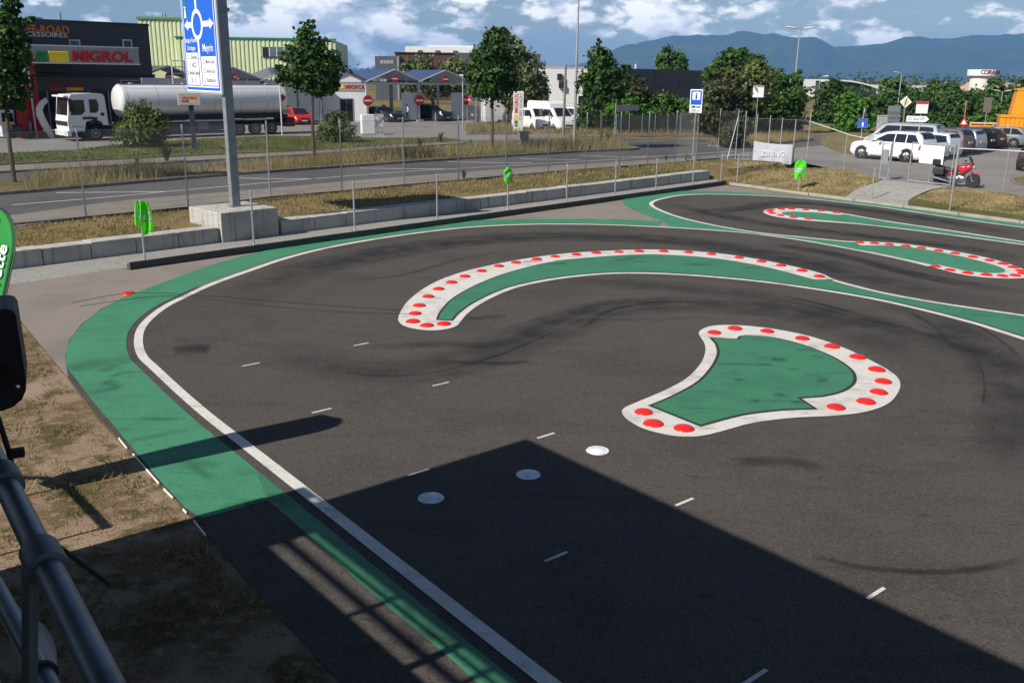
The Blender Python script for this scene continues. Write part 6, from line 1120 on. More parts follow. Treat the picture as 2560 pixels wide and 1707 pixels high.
tree('shrub growing through the corner of the road fence by the white banner', Q(1832,370), [(1832,335,38,30),(1850,315,25,25),(1812,350,22,18)], LF_OLIVE, 2500, .2, .05, None, 'bush', 3, 'bush')
# hedge along the far side of the road
HG = 'bright leafy shrubs of the roadside hedge'
for x, y, rx, ry, m_, lb in ((1476,285,34,48,LF_DARK,'dark shrub at the left end of the roadside hedge'), (1530,278,38,42,LF_BRIGHT,'bright green rounded shrub in the hedge behind the round verge tree'), (1570,262,48,40,LF_BRIGHT,'tallest bright green shrub of the roadside hedge'), (1622,285,42,40,LF_BRIGHT,'bright green hedge shrub behind the back of the arrow board'), (1660,270,34,34,LF_MID,'mid green hedge shrub in front of the long dark hall'), (1700,285,44,40,LF_BRIGHT,'bright green hedge shrub left of the information sign'), (1750,290,40,42,LF_MID,'mid green hedge shrub right of the information sign'), (1590,225,30,36,LF_OLIVE,'olive tree-like shrub standing above the hedge beside the white hall')):
    tree(lb, Q(x, 331), [(x,y,rx,ry),(x-rx*.4,y+ry*.45,rx*.8,ry*.6),(x+rx*.5,y+ry*.4,rx*.7,ry*.6)], m_, 3000, .26, .06, HG, 'shrub', 3, 'shrub')
# dark green mesh screen in front of the hedge
a, b = Q(1540,337), Q(1795,338); sc_ = thing('screen_fence', 'dark green mesh screen fence in front of the roadside hedge', 'fence', a, math.atan2(b.y-a.y, b.x-a.x)); wl = (b-a).length; SCR = mat('dark_mesh_cloth', (.022,.030,.022), .9, var=.25, vscale=2)
for k in range(8): MB().box(k*wl/8, (k+1)*wl/8-.03, -.01, .01, .1, 1.6).build('mesh_panel', SCR, sc_); MB().tube([(k*wl/8-.02,0,-.1),(k*wl/8-.02,0,1.7)], .03, 6).build('post', STEEL, sc_)
tree('spreading light green bush on the lawn in front of the tanker cab', Q(365,373), [(352,318,60,46),(330,335,48,34),(385,330,40,36),(345,275,34,24),(372,350,42,20),(395,300,24,28)], LF_YEL, 5200, .17, .06, None, 'bush', 6, 'bush', 12); tree('rounded yew-like bush on the lawn beside the white cabinet', Q(838,361), [(838,322,42,34),(815,335,28,24),(862,330,30,28),(838,295,26,18)], LF_YEL, 3800, .15, .05, None, 'bush', 4, 'bush', 12)
# tree line on the right
TL = 'trees of the tree line beyond the car park'
def Yb(x, Y): p = atY(x, 300, Y); return Vector((p.x, Y, ZR))
for x, Y, el, m_, lb in (
    (2078, 104, [(2070,275,34,62),(2085,235,30,34),(2060,310,36,28)], LF_DARK, 'dark narrow tree right of the white hall end'), (2130, 88, [(2130,300,42,45),(2118,262,26,28),(2150,290,28,40)], LF_BRIGHT, 'bright green bush behind the dead-end sign'), (2235, 118, [(2228,225,32,36),(2250,245,38,40),(2200,265,42,38),(2235,280,52,38)], LF_MID, 'tallest crown in the tree line left of the poster board'), (2180, 112, [(2175,300,45,40),(2195,275,34,30)], LF_DARK, 'dark bush in the tree line above the silver van'),
    (2300, 110, [(2295,260,44,34),(2300,300,55,42),(2270,290,30,40)], LF_DARK, 'dark dense tree behind the poster board'), (2345, 130, [(2338,225,20,30),(2355,250,38,34),(2380,235,28,26)], LF_MID, 'feathery tree in the tree line left of the round tower'), (2390, 112, [(2385,285,50,45),(2410,265,34,30)], LF_DARK, 'dark tree below the round tower'), (2440, 115, [(2432,260,22,34),(2450,290,44,45),(2470,265,24,30)], LF_MID, 'mid green tree in front of the wood chip heap'), (2490, 122, [(2482,235,26,40),(2500,265,34,40),(2470,250,18,30)], LF_MID, 'tall loose tree beside the round tower'), (2540, 125, [(2530,250,32,36),(2560,240,36,40),(2580,270,40,50)], LF_DARK, 'dark tree behind the orange container'), (2480, 100, [(2440,315,45,28),(2480,305,36,36),(2520,300,40,36)], LF_MID, 'low bush behind the pale orange site fence'), (2340, 100, [(2310,320,55,26),(2370,318,50,28)], LF_DARK, 'low dark bush behind the parked cars'), (2240, 98, [(2220,315,45,26),(2260,318,40,24)], LF_DARK, 'low dark bush behind the grey cabinet'), (2620, 110, [(2620,260,60,60)], LF_DARK, 'dark tree at the end of the tree line past the containers')):
    tree(lb, Yb(x, Y), el, m_, 3800, .42, .14, TL, 'tree', 4, 'tree', 14)
# distant woodland belt so that the plain does not show bare
def belt(name, x0, x1, Y, h, n, m_, seed):
    rng = np.random.default_rng(seed); ells = []
    for x in np.linspace(x0, x1, max(4, int(abs(x1-x0)/(h*1.4)))): ells.append(((x+rng.normal()*h*.4, Y+rng.normal()*h, ZR+h*.5), h*1.1, h, h*rng.uniform(.55, .85)))
    V_, Fc, tone = leaves(ells, n, h*.22, 10, seed); o = fast_mesh(name, V_, Fc, m_, None, tone); o['kind'] = 'stuff'; o['label'] = 'far belt of dark woodland on the plain'; o['category'] = 'woodland'; return o
belt('woodland', -200, 140, 520, 5.5, 9000, LF_DARK, 1); belt('woodland', 120, 700, 620, 6, 9000, LF_DARK, 2); belt('woodland', -1400, 1600, 1500, 13, 9000, LF_DARK, 3); belt('woodland', -190, -45, 210, 3.6, 6000, LF_DARK, 5); belt('woodland', 20, 110, 215, 2.8, 5000, LF_MID, 6)
# ---------------------------------------------------------------- grass
def in_poly(P_, poly):
    x, y = P_[:, 0], P_[:, 1]; ins = np.zeros(len(P_), bool); n = len(poly); j = n-1
    for i in range(n):
        xi, yi, xj, yj = poly[i].x, poly[i].y, poly[j].x, poly[j].y; c = ((yi > y) != (yj > y)) & (x < (xj-xi)*(y-yi)/(yj-yi+1e-12)+xi); ins ^= c; j = i
    return ins
def vnoise(x, y, sc, seed):
    rng = np.random.default_rng(seed); g = rng.random((64, 64)); u_, v_ = (x*sc) % 63, (y*sc) % 63; i, j = u_.astype(int), v_.astype(int); a, b = u_-i, v_-j; a = a*a*(3-2*a); b = b*b*(3-2*b); return g[i, j]*(1-a)*(1-b)+g[i+1, j]*a*(1-b)+g[i, j+1]*(1-a)*b+g[i+1, j+1]*a*b
def blades(name, poly, n, h0, h1, w, m_, label, z=None, sc=.6, thr=.4, seed=1, lean=.35, cat='grass', grow=True):
    rng = np.random.default_rng(seed); xs_ = [p.x for p in poly]; ys_ = [p.y for p in poly]; pts = np.stack([rng.uniform(min(xs_), max(xs_), n*3), rng.uniform(min(ys_), max(ys_), n*3)], 1); pts = pts[in_poly(pts, poly)]
    d_ = vnoise(pts[:, 0], pts[:, 1], sc, seed)*.6 + vnoise(pts[:, 0], pts[:, 1], sc*3.7, seed+1)*.4; keep = d_ > thr + rng.normal(size=len(pts))*.06; pts = pts[keep][:n]; d_ = d_[keep][:n]; k = len(pts)
    zz_ = ground_z(pts[:, 0], pts[:, 1]) if z is None else np.full(k, z); h = rng.uniform(h0, h1, k)*(.55+.9*(d_ if grow else .5)); a = rng.uniform(0, 2*math.pi, k); dx, dy = np.cos(a)*w, np.sin(a)*w; l = rng.normal(size=(k, 2))*lean*h[:, None]
    B = np.stack([pts[:, 0], pts[:, 1], zz_-.01], 1); V_ = np.stack([B + np.stack([dx, dy, 0*dx], 1), B - np.stack([dx, dy, 0*dx], 1), B + np.stack([l[:, 0], l[:, 1], h], 1)], 1).reshape(-1, 3); Fc = np.arange(k*3).reshape(-1, 3)
    tone = np.clip(vnoise(pts[:, 0], pts[:, 1], sc*1.9, seed+3)*.75 + rng.random(k)*.25, 0, 1)
    o = fast_mesh(name, V_, Fc, m_, None, tone); o['kind'] = 'stuff'; o['label'] = label; o['category'] = cat; return o
GB_STRAW = mat('blade_straw', (.46,.36,.19), .9, attr=(.20,.17,.07), trans=.2, spec=.1); GB_DRY = mat('blade_dry', (.38,.28,.14), .9, attr=(.11,.105,.038), trans=.2, spec=.1); GB_GREEN = mat('blade_green', (.075,.11,.028), .85, attr=(.22,.19,.08), trans=.2, spec=.1); GB_TALL = mat('blade_tall', (.40,.31,.155), .9, attr=(.15,.15,.055), trans=.25, spec=.1)
def quadp(L_): return [Q(x, y) for x, y in L_]
blades('tall_grass', quadp([(60,486),(270,464),(560,439),(784,423),(1010,407),(1180,396),(1340,388),(1450,381),(1580,376),(1560,367),(1400,360),(1260,370),(1000,386),(784,403),(400,426),(80,450)]), 26000, .25, .85, .012, GB_TALL, 'tall straw-coloured grass covering the verge between the road and side lane', ZR+.11, .35, .36, 5)
blades('lawn_grass', quadp([(0,415),(400,395.5),(784,378.5),(1000,363),(1150,355),(1100,349),(953,351),(860,347),(667,345),(467,355),(267,370),(200,379),(0,391)]), 26000, .06, .16, .03, GB_GREEN, 'short green and straw grass of the petrol station lawn', ZR+.10, .5, .25, 8)
blades('dry_grass', quadp([(0,572),(215,546),(471,521),(676,495),(855,480),(1010,464),(1370,432),(1548,418),(1740,402),(1838,399)]) + [WB+Vector((-.3,.5,0)), WA+Vector((-.5,.5,0))-WD*2], 42000, .04, .14, .014, GB_DRY, 'dry brown grass on the strip between the block wall and chain-link fence', None, .8, .34, 13)
blades('dry_grass', [gp(1805,452), gp(1850,404), gp(1930,408), gp(2015,412), gp(2108,431), gp(2200,452), gp(2150,474), gp(2100,485), gp(2060,492), gp(1980,474), gp(1900,464)], 24000, .04, .12, .016, GB_STRAW, 'straw-coloured dry grass on the bank below the white banner', None, .7, .30, 17)
blades('dry_grass', [gp(2290,497), gp(2330,478), gp(2385,471), gp(2506,485), gp(2600,500), gp(2660,560), gp(2560,540), gp(2400,520)], 16000, .04, .11, .014, GB_STRAW, 'straw-coloured dry grass on the bank right of the gate path', None, .7, .30, 19)
blades('tall_grass', quadp([(2050,358),(2060,367),(2100,384),(2150,392),(2200,393),(2213,385),(2150,367),(2090,354)]), 5000, .25, .8, .014, GB_TALL, 'tall dry grass in front of the white parked utility car', ZR+.08, .5, .2, 23)
blades('tall_grass', quadp([(1770,366),(1850,371),(1880,367),(2030,352),(2030,347),(1900,347),(1800,356)]), 7000, .2, .7, .016, GB_TALL, 'tall dry grass on the island at the bend of the road', ZR+.09, .5, .25, 29); blades('tall_grass', quadp([(1165,337),(1330,336),(1500,340),(1640,340),(1795,340),(1795,334),(1640,332),(1380,330),(1215,313),(1165,319)]), 8000, .15, .55, .016, GB_TALL, 'dry grass strip along the far side of the junction', ZR+.1, .4, .3, 31)
for k, (x, y, h, m_, lb) in enumerate(((1100,360,.95,LF_BROWN,'rusty dock stems standing in the verge grass'),(1050,372,.9,LF_OLIVE,'grey-green thistle clump in the verge grass'),(1175,368,.6,LF_OLIVE,'low grey-green weed at the tip of the verge'),(418,408,1.3,LF_OLIVE,'lone dark weed stalk on the verge before the lawn'),(345,420,.7,LF_DARK,'small dark weed in the verge grass'),(1665,402,.4,LF_MID,'small green weed at the pavement edge'),(1715,402,.55,LF_BRIGHT,'bright green weed at the foot of the information sign'),(1160,447,.55,LF_OLIVE,'weed growing at the foot of a fence post beside the vest'),(620,585,.3,LF_BRIGHT,'green weed growing at the foot of the concrete plinth'),(680,583,.35,LF_BRIGHT,'larger green weed at the corner of plinth and wall'),(480,540,.3,LF_BRIGHT,'small green weed on the turf beside the plinth'),(1520,357,.9,LF_OLIVE,'thin weed clump on the far end of the verge'))):
    b = P(x, y, 0 if y > 560 else ZR); t = thing('weed', lb, 'weed', b, 0); rng = np.random.default_rng(300+k); mb = MB()
    for q in range(26):
        a_ = rng.uniform(0, 6.28); l_ = h*rng.uniform(.35, 1.0); r_ = h*rng.uniform(.1, .45); w_ = h*rng.uniform(.03, .07); d_ = Vector((math.cos(a_), math.sin(a_), 0)); n_ = Vector((-d_.y, d_.x, 0))*w_; p0 = d_*.02; p1 = d_*r_*.45 + Vector((0,0,l_*.6)); p2 = d_*r_ + Vector((0,0,l_))
        mb.add([p0-n_*.3, p0+n_*.3, p1+n_, p1-n_, p2], [(0,1,2,3), (3,2,4)])
    mb.build('foliage', m_, t, rnd=True, fix=False); MB().tube([(0,0,-.05),(.02,0,h*.9)], [.012,.006], 5).build('stem', BARK, t)
# foreground turf beside the asphalt
turf = [V*3.38+U*7, V*3.40+U*-7.87, V*3.52+U*-10.36, V*3.65+U*-14.37, V*3.84+U*-16.57, V*4.12+U*-21.2, V*-6+U*-23, V*-6+U*7]
sheet('trodden_ground', turf, .006, DIRT)
tf = [V*3.30+U*2, V*3.30+U*-7.87, V*3.42+U*-10.36, V*3.55+U*-14.37, V*3.74+U*-16.57, V*4.0+U*-21, V*.2+U*-21, V*.2+U*2]
GB_NEAR = mat('blade_near', (.34,.25,.14), .9, attr=(.11,.10,.035), trans=.15, spec=.1)
blades('dry_grass', tf, 80000, .03, .085, .007, GB_NEAR, 'patchy dry grass in front of the drivers stand', .008, 1.1, .55, 37, .9); blades('grass_tufts', tf, 26000, .05, .14, .007, GB_GREEN, 'scattered green tufts in the patchy turf before the drivers stand', .008, 1.9, .64, 41, .5)
STRIPM = mat('white_plastic', (.7,.7,.68), .6, var=.1)
for k, (a, b) in enumerate((((297,1098),(318,1124)), ((333,1138),(398,1212)), ((410,1225),(433,1248)), ((458,1276),(467,1286)), ((485,1305),(515,1342)))):
    pa, pb = P(*a), P(*b); o = MB().box(0, (pb-pa).length, -.007, .007, 0, .022).build('edging_strip', STRIPM); o.location = (pa.x, pa.y, .008); o.rotation_euler = (0,0,math.atan2(pb.y-pa.y, pb.x-pa.x)); tag(o, 'white plastic edging strip set between turf and green run-off', 'edging', 'edging strips along the turf')
# ================================================================== TRACK FURNITURE
REDD = mat('red_plastic', (.62,.018,.012), .35, var=.12, vscale=6, coat=.2); WHD = mat('white_plastic_disc', (.62,.63,.64), .5, var=.22, vscale=7)
def dome(): return [(0,.052),(.05,.050),(.10,.041),(.135,.026),(.152,.010),(.158,0)]
dm = MB().lathe(list(reversed(dome())), 24); proto = dm.build('kerb_dot', REDD, smooth=True); proto_me = proto.data; bpy.data.objects.remove(proto)
def dot(x, y, z, label, group):
    o = bpy.data.objects.new('kerb_dot', proto_me); COL.objects.link(o); p = P(x, y); o.location = (p.x, p.y, z); o.rotation_euler = (random.uniform(-.02,.02), random.uniform(-.02,.02), random.uniform(0,6)); s_ = random.uniform(.95,1.04); o.scale = (s_, s_, s_); tag(o, label, 'kerb dot', group)
for x, y in [(265,494),(335,514),(420,506),(276,454),(297,414),(342,369),(393,331),(458,298),(525,268),(608,241),(695,216),(780,198),(884,182),(976,168),(1081,158),(1181,150),(1294,145),(1396,142),(1518,142),(1643,147),(1757,156),(1895,174),(2007,193),(2105,213),(2209,239),(2296,268)]: dot(900+x/2, 560+y/2, .026, 'red domed dot on the white edge of the long banana-shaped island', 'dots on the banana-shaped island')
for x, y in [(455,681),(440,691),(463,706),(525,722),(620,738),(733,749),(533,676),(608,674),(714,680),(830,688),(946,702)]: dot(1776+x/3, 300+y/3, .026, 'red domed dot on the narrow hairpin island nearest the grass bank', 'dots on the hairpin island')
for x, y in [(1119,926),(1230,933),(1340,941),(1465,953),(1580,968),(1710,987),(1834,1008),(1968,1035),(2092,1061),(2192,1087),(2273,1113),(2325,1140),(2345,1160),(2285,1175),(2190,1178),(2070,1170),(1930,1156),(1797,1134),(1688,1106)]: dot(1776+x/3, 300+y/3, .026, 'red domed dot on the leaf-shaped island between the two far lanes', 'dots on the leaf-shaped island')
for x, y in [(803,550),(906,529),(1068,543),(1243,579),(1392,619),(1521,672),(1615,735),(1647,795),(1625,848),(1562,896),(1412,924),(450,948),(498,1006),(651,1030)]: dot(1384+x/2, 560+y/2, .026, 'red domed dot on the fish-shaped island by the white discs', 'dots on the fish-shaped island')
dot(321, 735, .0105, 'single red domed dot lying on bare asphalt outside the green run-off', 'loose dot')
wd = MB().lathe([(.165,0),(.160,.008),(.145,.010),(.14,.006),(.09,.016),(0,.024)], 28).build('marker_disc', WHD, smooth=True); wm = wd.data; bpy.data.objects.remove(wd)
for (x, y), lb in (((1077.5,1247),'white plastic disc on the track next to the edge line, in the stand shadow'),((1320.5,1188.5),'white plastic disc on the track just inside the corner of the stand shadow'),((1494,1128.5),'white plastic disc on the sunlit track near the fish-shaped island')):
    o = bpy.data.objects.new('marker_disc', wm); COL.objects.link(o); p = P(x, y); o.location = (p.x, p.y, .015); o.rotation_euler = (0,0,random.uniform(0,6)); tag(o, lb, 'marker disc', 'white marker discs')
# two thin cables lying over the track to the dots
CBL = mat('thin_cable', (.03,.03,.03), .7)
for k, pts in enumerate(([(180,760),(330,735),(520,742),(760,762),(1000,778)], [(200,768),(430,742),(640,765),(850,782),(1030,788)])):
    o = MB().tube([p + Vector((0,0,.030)) for p in cr(px(pts), 8)], .006, 4).build('cable', CBL); tag(o, ('thin black cable crossing the track to the end of the banana-shaped island', 'second thin black cable crossing the green run-off beside the loose red dot')[k], 'cable')
# hi-vis vests on net posts
VEST = mat('hi_vis', (.10,.72,.02), .75, var=.12, vscale=6, trans=.3, emit=None); BND = mat('reflective_band', (.36,.40,.44), .4, .3)
def vest(post_i, style, label, rz):
    b, h, _ = LPB[post_i]; t = thing('hi_vis_vest', label, 'vest', (b.x, b.y, b.z+h), rz); mb = MB(); n, m_ = 14, 14
    if style == 'drape':                 # hung over the post top, two tails
        for side, wdt, ln in ((-1,.16,.78),(1,.30,.95)):
            mb = MB()
            for i in range(n+1):
                for j in range(m_+1):
                    s_, q = i/n, j/m_; x = side*(.02 + wdt*(.68+.32*math.sin(min(1,q*1.2)*math.pi*.5))*s_); z = .05 - ln*q*(1-.15*s_) - .03*s_*(1-q) - .10*math.sin(s_*7)*max(0,q-.75) ; y = -.05*math.sin(q*3+s_*5) - .04*math.sin(s_*9+q*2) - .03*side
                    mb.v.append((x, y, z))
            k = m_+1; mb.f = [(i*k+j, (i+1)*k+j, (i+1)*k+j+1, i*k+j+1) for i in range(n) for j in range(m_)]; cl = mb.build('cloth', VEST, t, smooth=True)
            for q0 in (.42, .62):
                sub = MB()
                for i in range(n):
                    jj = int(q0*m_); a_, b_ = mb.v[i*k+jj], mb.v[(i+1)*k+jj]; c_, d_ = mb.v[(i+1)*k+jj+1], mb.v[i*k+jj+1]; o_ = (0,-.012,0)
                    sub.quad(*[tuple(x+y for x, y in zip(p_, o_)) for p_ in (a_, b_, c_, d_)])
                sub.build('reflective_band', BND, cl, smooth=True)
    else:                                # worn by the post like a scarecrow
        ln, ws = (.85, .30) if style == 'worn' else (.5, .22)
        for s2 in (-1, 1):
            mb = MB()
            for i in range(n+1):
                for j in range(m_+1):
                    s_, q = i/n, j/m_; w_ = ws*(.62+.38*min(1, q*4))*(1-.18*q); x = -w_ + 2*w_*s_; y = s2*(.07+.03*math.sin(q*7+s_*6))*math.sin(math.pi*s_)**.5; z = .08 - ln*q - .10*abs(2*s_-1)*(1-q)*(1 if q < .3 else .4) - (.12*math.sin(s_*8) if q > .9 else 0); mb.v.append((x, y, z))
            k = m_+1; mb.f = [(i*k+j, (i+1)*k+j, (i+1)*k+j+1, i*k+j+1) for i in range(n) for j in range(m_)]; cl = mb.build('cloth', VEST, t, smooth=True)
            for q0 in (.5, .7):
                sub = MB()
                for i in range(n):
                    jj = int(q0*m_); sub.quad(*[(p_[0], p_[1]+s2*.01, p_[2]) for p_ in (mb.v[i*k+jj], mb.v[(i+1)*k+jj], mb.v[(i+1)*k+jj+1], mb.v[i*k+jj+1])])
                sub.build('reflective_band', BND, cl, smooth=True)
    return t
vest(0, 'drape', 'bright green safety vest draped over the net post at the end of the planks', R(4)); vest(4, 'short', 'small bright green safety vest bunched on a net post before the block wall', R(30)); vest(11, 'worn', 'bright green safety vest hung upright on the net post at the grass bank', R(-20))
# ================================================================== DRIVERS' STAND (the camera is on it)
SZ = 0.0; st = thing('drivers_stand', 'roofed steel drivers stand with pipe railing overlooking the track', 'stand', (0,0,0), math.atan2(U.y, U.x))
# local x = U, local y = V
PIPE = mat('dull_pipe', (.16,.19,.22), .38, .65, var=.18, vscale=9); DECK = mat('deck_boards', (.12,.11,.10), .8, var=.25, vscale=3); ROOFM = mat('roof_sheet', (.22,.23,.24), .6, .3); PANEL = mat('stand_panel', (.30,.31,.32), .7, var=.1)
u0, u1 = -10.2, 7.0; fz = 2.93
for k in range(14): MB().box(u0, u1, -2.4+k*.204, -2.4+k*.204+.198, fz-.05, fz).build('deck_board', DECK, st)
MB().box(u0, u1, -2.4, .44, fz-.2, fz-.055).build('deck_frame', STEEL, st)
MB().add([(-9.8,-2.5,5.86),(u1,-2.5,5.86),(u1,.83,6.19),(-9.8,.83,6.19),(-9.8,-2.5,5.96),(u1,-2.5,5.96),(u1,.83,6.29),(-9.8,.83,6.29)], [(0,3,2,1),(4,5,6,7),(0,1,5,4),(2,3,7,6),(1,2,6,5),(3,0,4,7)]).build('roof', ROOFM, st)
for u_ in (-9.15, -7.35, -5.82, -4.2, -2.6, 0.9, 2.6, 4.3, 6.0): MB().box(u_-.04, u_+.04, -2.42, -2.34, 0, 5.88).build('post', PIPE, st)
for u_ in (-9.6, -6.2, 3.2): MB().box(u_-.05, u_+.05, .3, .4, 0, 6.14).build('post', PIPE, st)
MB().tube([(-9.3,-2.38,5.48),(u1,-2.38,5.48)], .045, 8).build('back_rail', PIPE, st); MB().tube([(-9.1,-2.38,3.6),(-5.82,-2.38,5.35)], .03, 6).build('back_brace', PIPE, st)
MB().box(-10.2, -9.18, -2.44, -2.36, 0, 6.1).build('back_panel', PANEL, st); MB().box(-9.18, u1, -2.44, -2.36, 0, 4.85).build('back_wall', PANEL, st); MB().box(-10.22, -9.86, .36, .42, 0, 3.86, b=.05).build('end_panel', PANEL, st); MB().box(-9.86, u1, .38, .42, .05, fz-.2).build('front_skirt', PANEL, st); MB().box(-10.24, -10.2, -2.4, .4, 0, 3.4).build('side_panel', PANEL, st)
rv = .31; rzt = 4.35
rA, rB = P(262,1707,rzt), P(8,1195,rzt)
def SL(p): return Vector((p.dot(U), p.dot(V), p.z))
rail = [SL(rA + (rA-rB)*6), SL(rA), SL(rB), SL(rB + (rB-rA)*1.2)]; rail.append(Vector((-9.7, .43, rzt)))
MB().tube(rail, .0235, 16).build('top_rail', PIPE, st, smooth=True)
MB().tube([(-13.2,-.5,1.85),(-12.75,-.15,1.93),(-12.5,.12,1.95),(-12.35,.25,1.95),(-12.1,.3,1.95),(-10.55,.32,1.97)], .045, 10).build('stair_rail', PIPE, st, smooth=True)
for u_, v_ in ((-12.6,.05),(-10.6,.32)): MB().tube([(u_,v_,0),(u_,v_,1.95)], .02, 8).build('stair_rail_post', PIPE, st, smooth=True)
MB().tube([(-10.1,rv+.02,3.90),(u1,rv+.02,3.90)], .022, 12).build('middle_rail', PIPE, st, smooth=True); MB().tube([(-10.1,rv+.02,3.42),(u1,rv+.02,3.42)], .022, 12).build('lower_rail', PIPE, st, smooth=True)
def collar(q, r):
    d_ = (rail[2]-rail[1]).normalized(); p = rail[1].lerp(rail[2], q); M = Matrix.Translation(p) @ d_.to_track_quat('Z', 'Y').to_matrix().to_4x4()
    MB().lathe([(r+.001,-.042),(r+.009,-.038),(r+.010,0),(r+.009,.038),(r+.001,.042)], 20, M).build('pipe_collar', mat('collar_grey', (.12,.135,.15), .5, .5), st, smooth=True); return p
pc = collar(.50, .0235); collar(.985, .0235)
MB().tube([(pc.x-.01,pc.y-.02,rzt-.01),(pc.x-.03,pc.y-.045,rzt-.25),(pc.x-.03,pc.y-.045,fz)], .013, 10).build('rail_post', PIPE, st, smooth=True); MB().tube([(-4.2,.37,rzt-.02),(-4.2,.37,fz)], .026, 12).build('rail_post', PIPE, st, smooth=True)
WCL = mat('white_banner_back', (.62,.64,.68), .8, var=.05, trans=.2); mb = MB()
for i in range(13):
    for j in range(5): s_, q = i/12, j/4; mb.v.append((-2.3+.75*s_, rv+.05+.03*math.sin(s_*7+q*2), 3.88-.42*q))
mb.f = [(i*5+j, (i+1)*5+j, (i+1)*5+j+1, i*5+j+1) for i in range(12) for j in range(4)]; o = mb.build('stand_banner', WCL, smooth=True); o.matrix_world = Matrix.Rotation(math.atan2(U.y, U.x), 4, 'Z'); tag(o, 'white cloth banner tied along the rails of the drivers stand', 'banner')
for u_ in (-1.55, -1.95): MB().lathe([(.027,-.006),(.031,-.006),(.031,.006),(.027,.006)], 14, Matrix.Translation((u_,rv+.02,3.90)) @ Matrix.Rotation(R(90),4,'Y')).build('cable_tie', SWH if u_ > -1.7 else BLKP, st, smooth=True)
for u_ in (-1.28, -1.42): MB().tube([(u_,rv-.05,3.9),(u_,rv-.06,3.78),(u_,rv+.02,3.75),(u_,rv+.10,3.80),(u_,rv+.13,3.92)], .007, 6).build('wire_hook', STEEL, st, smooth=True)
# black rod clamped to the rail
a, b = atY(112,1338,1.75), atY(276,1462,1.75); o = MB().tube([a, b], [.0045,.0055], 8).build('black_rod', SBLK, smooth=True); tag(o, 'short black rod sticking out from the railing of the drivers stand', 'rod')
# small loudspeaker on a black pole fixed to the rail
sp_c = atY(4, 885, 1.95); t = thing('loudspeaker', 'small black loudspeaker on a thin pole at the railing of the drivers stand', 'loudspeaker', sp_c, R(26)); SPK = mat('speaker_black', (.012,.012,.014), .5, bump=.1, bscale=300)
o_ = [(-.11,-.115),(-.01,-.115),(.012,-.108),(.030,-.094),(.040,-.074),(.043,-.05),(.041,.098),(.036,.108),(.026,.112),(-.11,.112)]
MB().prism(o_, -.05, .09).build('cabinet', SPK, t); MB().prism([(x*.90-.004, z*.90) for x, z in o_], -.055, -.0505).build('grille', mat('speaker_grille', (.016,.016,.018), .7), t); MB().lathe([(0,0),(.0045,0),(.0045,.003),(0,.004)], 10, Matrix.Translation((.026,-.0555,-.062)) @ Matrix.Rotation(R(90),4,'X')).build('badge', CHR, t)
for z_, r_ in ((.055,.022),(-.03,.036)): MB().lathe([(r_,0),(r_,.002),(r_*.8,.003),(0,-.0)], 20, Matrix.Translation((-.01,-.0555,z_)) @ Matrix.Rotation(R(90),4,'X')).build('driver_cone', mat('cone_black', (.008,.008,.009), .4), t, smooth=True)
MB().tube([(-.03,.0,-.11),(-.015,.0,-.22),(-.005,.0,-.34)], .006, 8).build('pole', SBLK, t, smooth=True); MB().box(-.012,.018,-.012,.012,-.245,-.225,b=.004).build('clamp', SBLK, t)
# green snack-bar feather flag, leaning a little
fb = Vector((-6.66,10.15,0)); T_ = Vector((1.0,.48,3.55)); fg = thing('feather_flag', 'green feather flag with white snack bar lettering beside the drivers stand', 'flag', fb, 0); FG = mat('flag_green', (.03,.30,.06), .7, var=.08, trans=.3); FGD = mat('flag_green_dark', (.008,.09,.02), .7); side = Vector((-.90,.42,.05)).normalized()
pole = [Vector((0,0,0)).lerp(T_, s_) for s_ in np.linspace(0, .86, 14)] + [T_*.86 + (T_*.14)*math.sin(a_) + side*(.42*(1-math.cos(a_))) for a_ in np.linspace(.15, math.pi/2, 9)]
MB().tube(pole, [.022]*14 + [.016]*9, 8).build('pole', SBLK, fg, smooth=True); mb = MB(); nn_ = len(pole)-3
for i in range(3, len(pole)):
    p = pole[i]; s_ = p.z/T_.z; full = .72*min(1, .55+.6*s_); wdt = max(0, full - (p - (Vector((0,0,0)).lerp(T_, s_))).length); 
    if p.z < .9: wdt *= max(.2, (p.z-.25)/.65)
    for j in range(7): q = j/6; mb.v.append(tuple(p + side*(wdt*q) + Vector((.5,.8,0))*(.010*math.sin(s_*14+q*5)*q)))
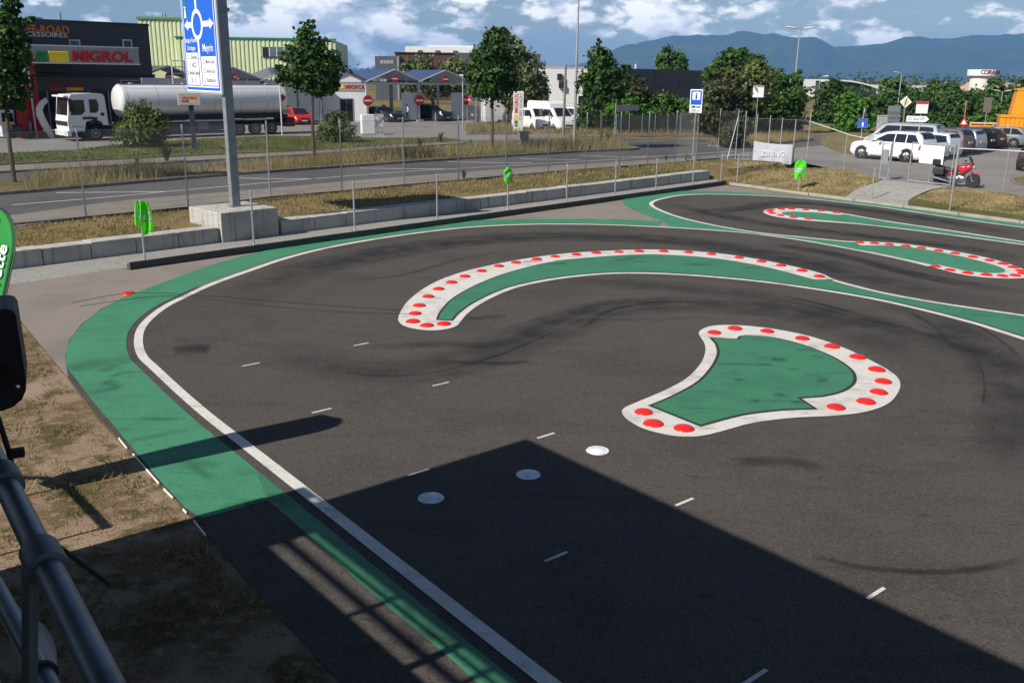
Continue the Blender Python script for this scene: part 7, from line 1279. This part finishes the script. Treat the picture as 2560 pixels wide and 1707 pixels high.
mb.f = [(i*7+j, (i+1)*7+j, (i+1)*7+j+1, i*7+j+1) for i in range(nn_-1) for j in range(6)]; cl = mb.build('cloth', FG, fg, smooth=True)
sl = MB(); 
for i in range(3, len(pole)-1): sl.quad(*[tuple(v_ + Vector((.012,-.02,0))) for v_ in (pole[i]-side*.02, pole[i+1]-side*.02, pole[i+1]+side*.055, pole[i]+side*.055)])
sl.build('pole_sleeve', FGD, fg, smooth=True)
ax = T_.normalized(); nrm_ = side.cross(ax).normalized(); 
if nrm_.dot(-fb) < 0: nrm_ = -nrm_
def flag_text(s_, size, at_, m__, width):
    o = text(s_, size, m__, fg, (0,0,0), width=width, ext=.001, bold=.004); o.rotation_euler = (0,0,0); X_ = ax; Z_ = nrm_; Y_ = Z_.cross(X_); M = Matrix.Identity(4)
    for r_ in range(3): M[r_][0] = X_[r_]; M[r_][1] = Y_[r_]; M[r_][2] = Z_[r_]; M[r_][3] = at_[r_]
    o.matrix_local = M; return o
flag_text('Snack Bar | Buvette', .22, T_*.62 + side*.17 + nrm_*.018, SWH, 2.0)
wf_ = MB(); k_ = [T_*.80 + side*.30, T_*.97 + side*.34, T_*.95+side*.62, T_*.74+side*.62, T_*.70+side*.42]; wf_.add([tuple(p + nrm_*.016) for p in k_], [(0,1,2,3,4)]).build('white_field', SWH, fg); flag_text('www.mrcg.ch', .12, T_*.85 + side*.42 + nrm_*.022, SBLK, .55)
# ================================================================== HAZE
HZ = bpy.data.materials.new('haze_air'); HZ.use_nodes = True; ht = HZ.node_tree; ht.nodes.clear(); ho = ht.nodes.new('ShaderNodeOutputMaterial'); hv_ = ht.nodes.new('ShaderNodeVolumePrincipled'); hv_.inputs['Color'].default_value = (.22,.50,1.0,1); hv_.inputs['Density'].default_value = 1.2e-4; hv_.inputs['Anisotropy'].default_value = .0; ht.links.new(hv_.outputs[0], ho.inputs['Volume'])
hz = MB().box(-11000, 11000, -3200, 11000, -7, 345).build('haze', HZ); struct(hz, 'stuff'); hz['label'] = 'thin blue summer haze in the air'; hz['category'] = 'haze'
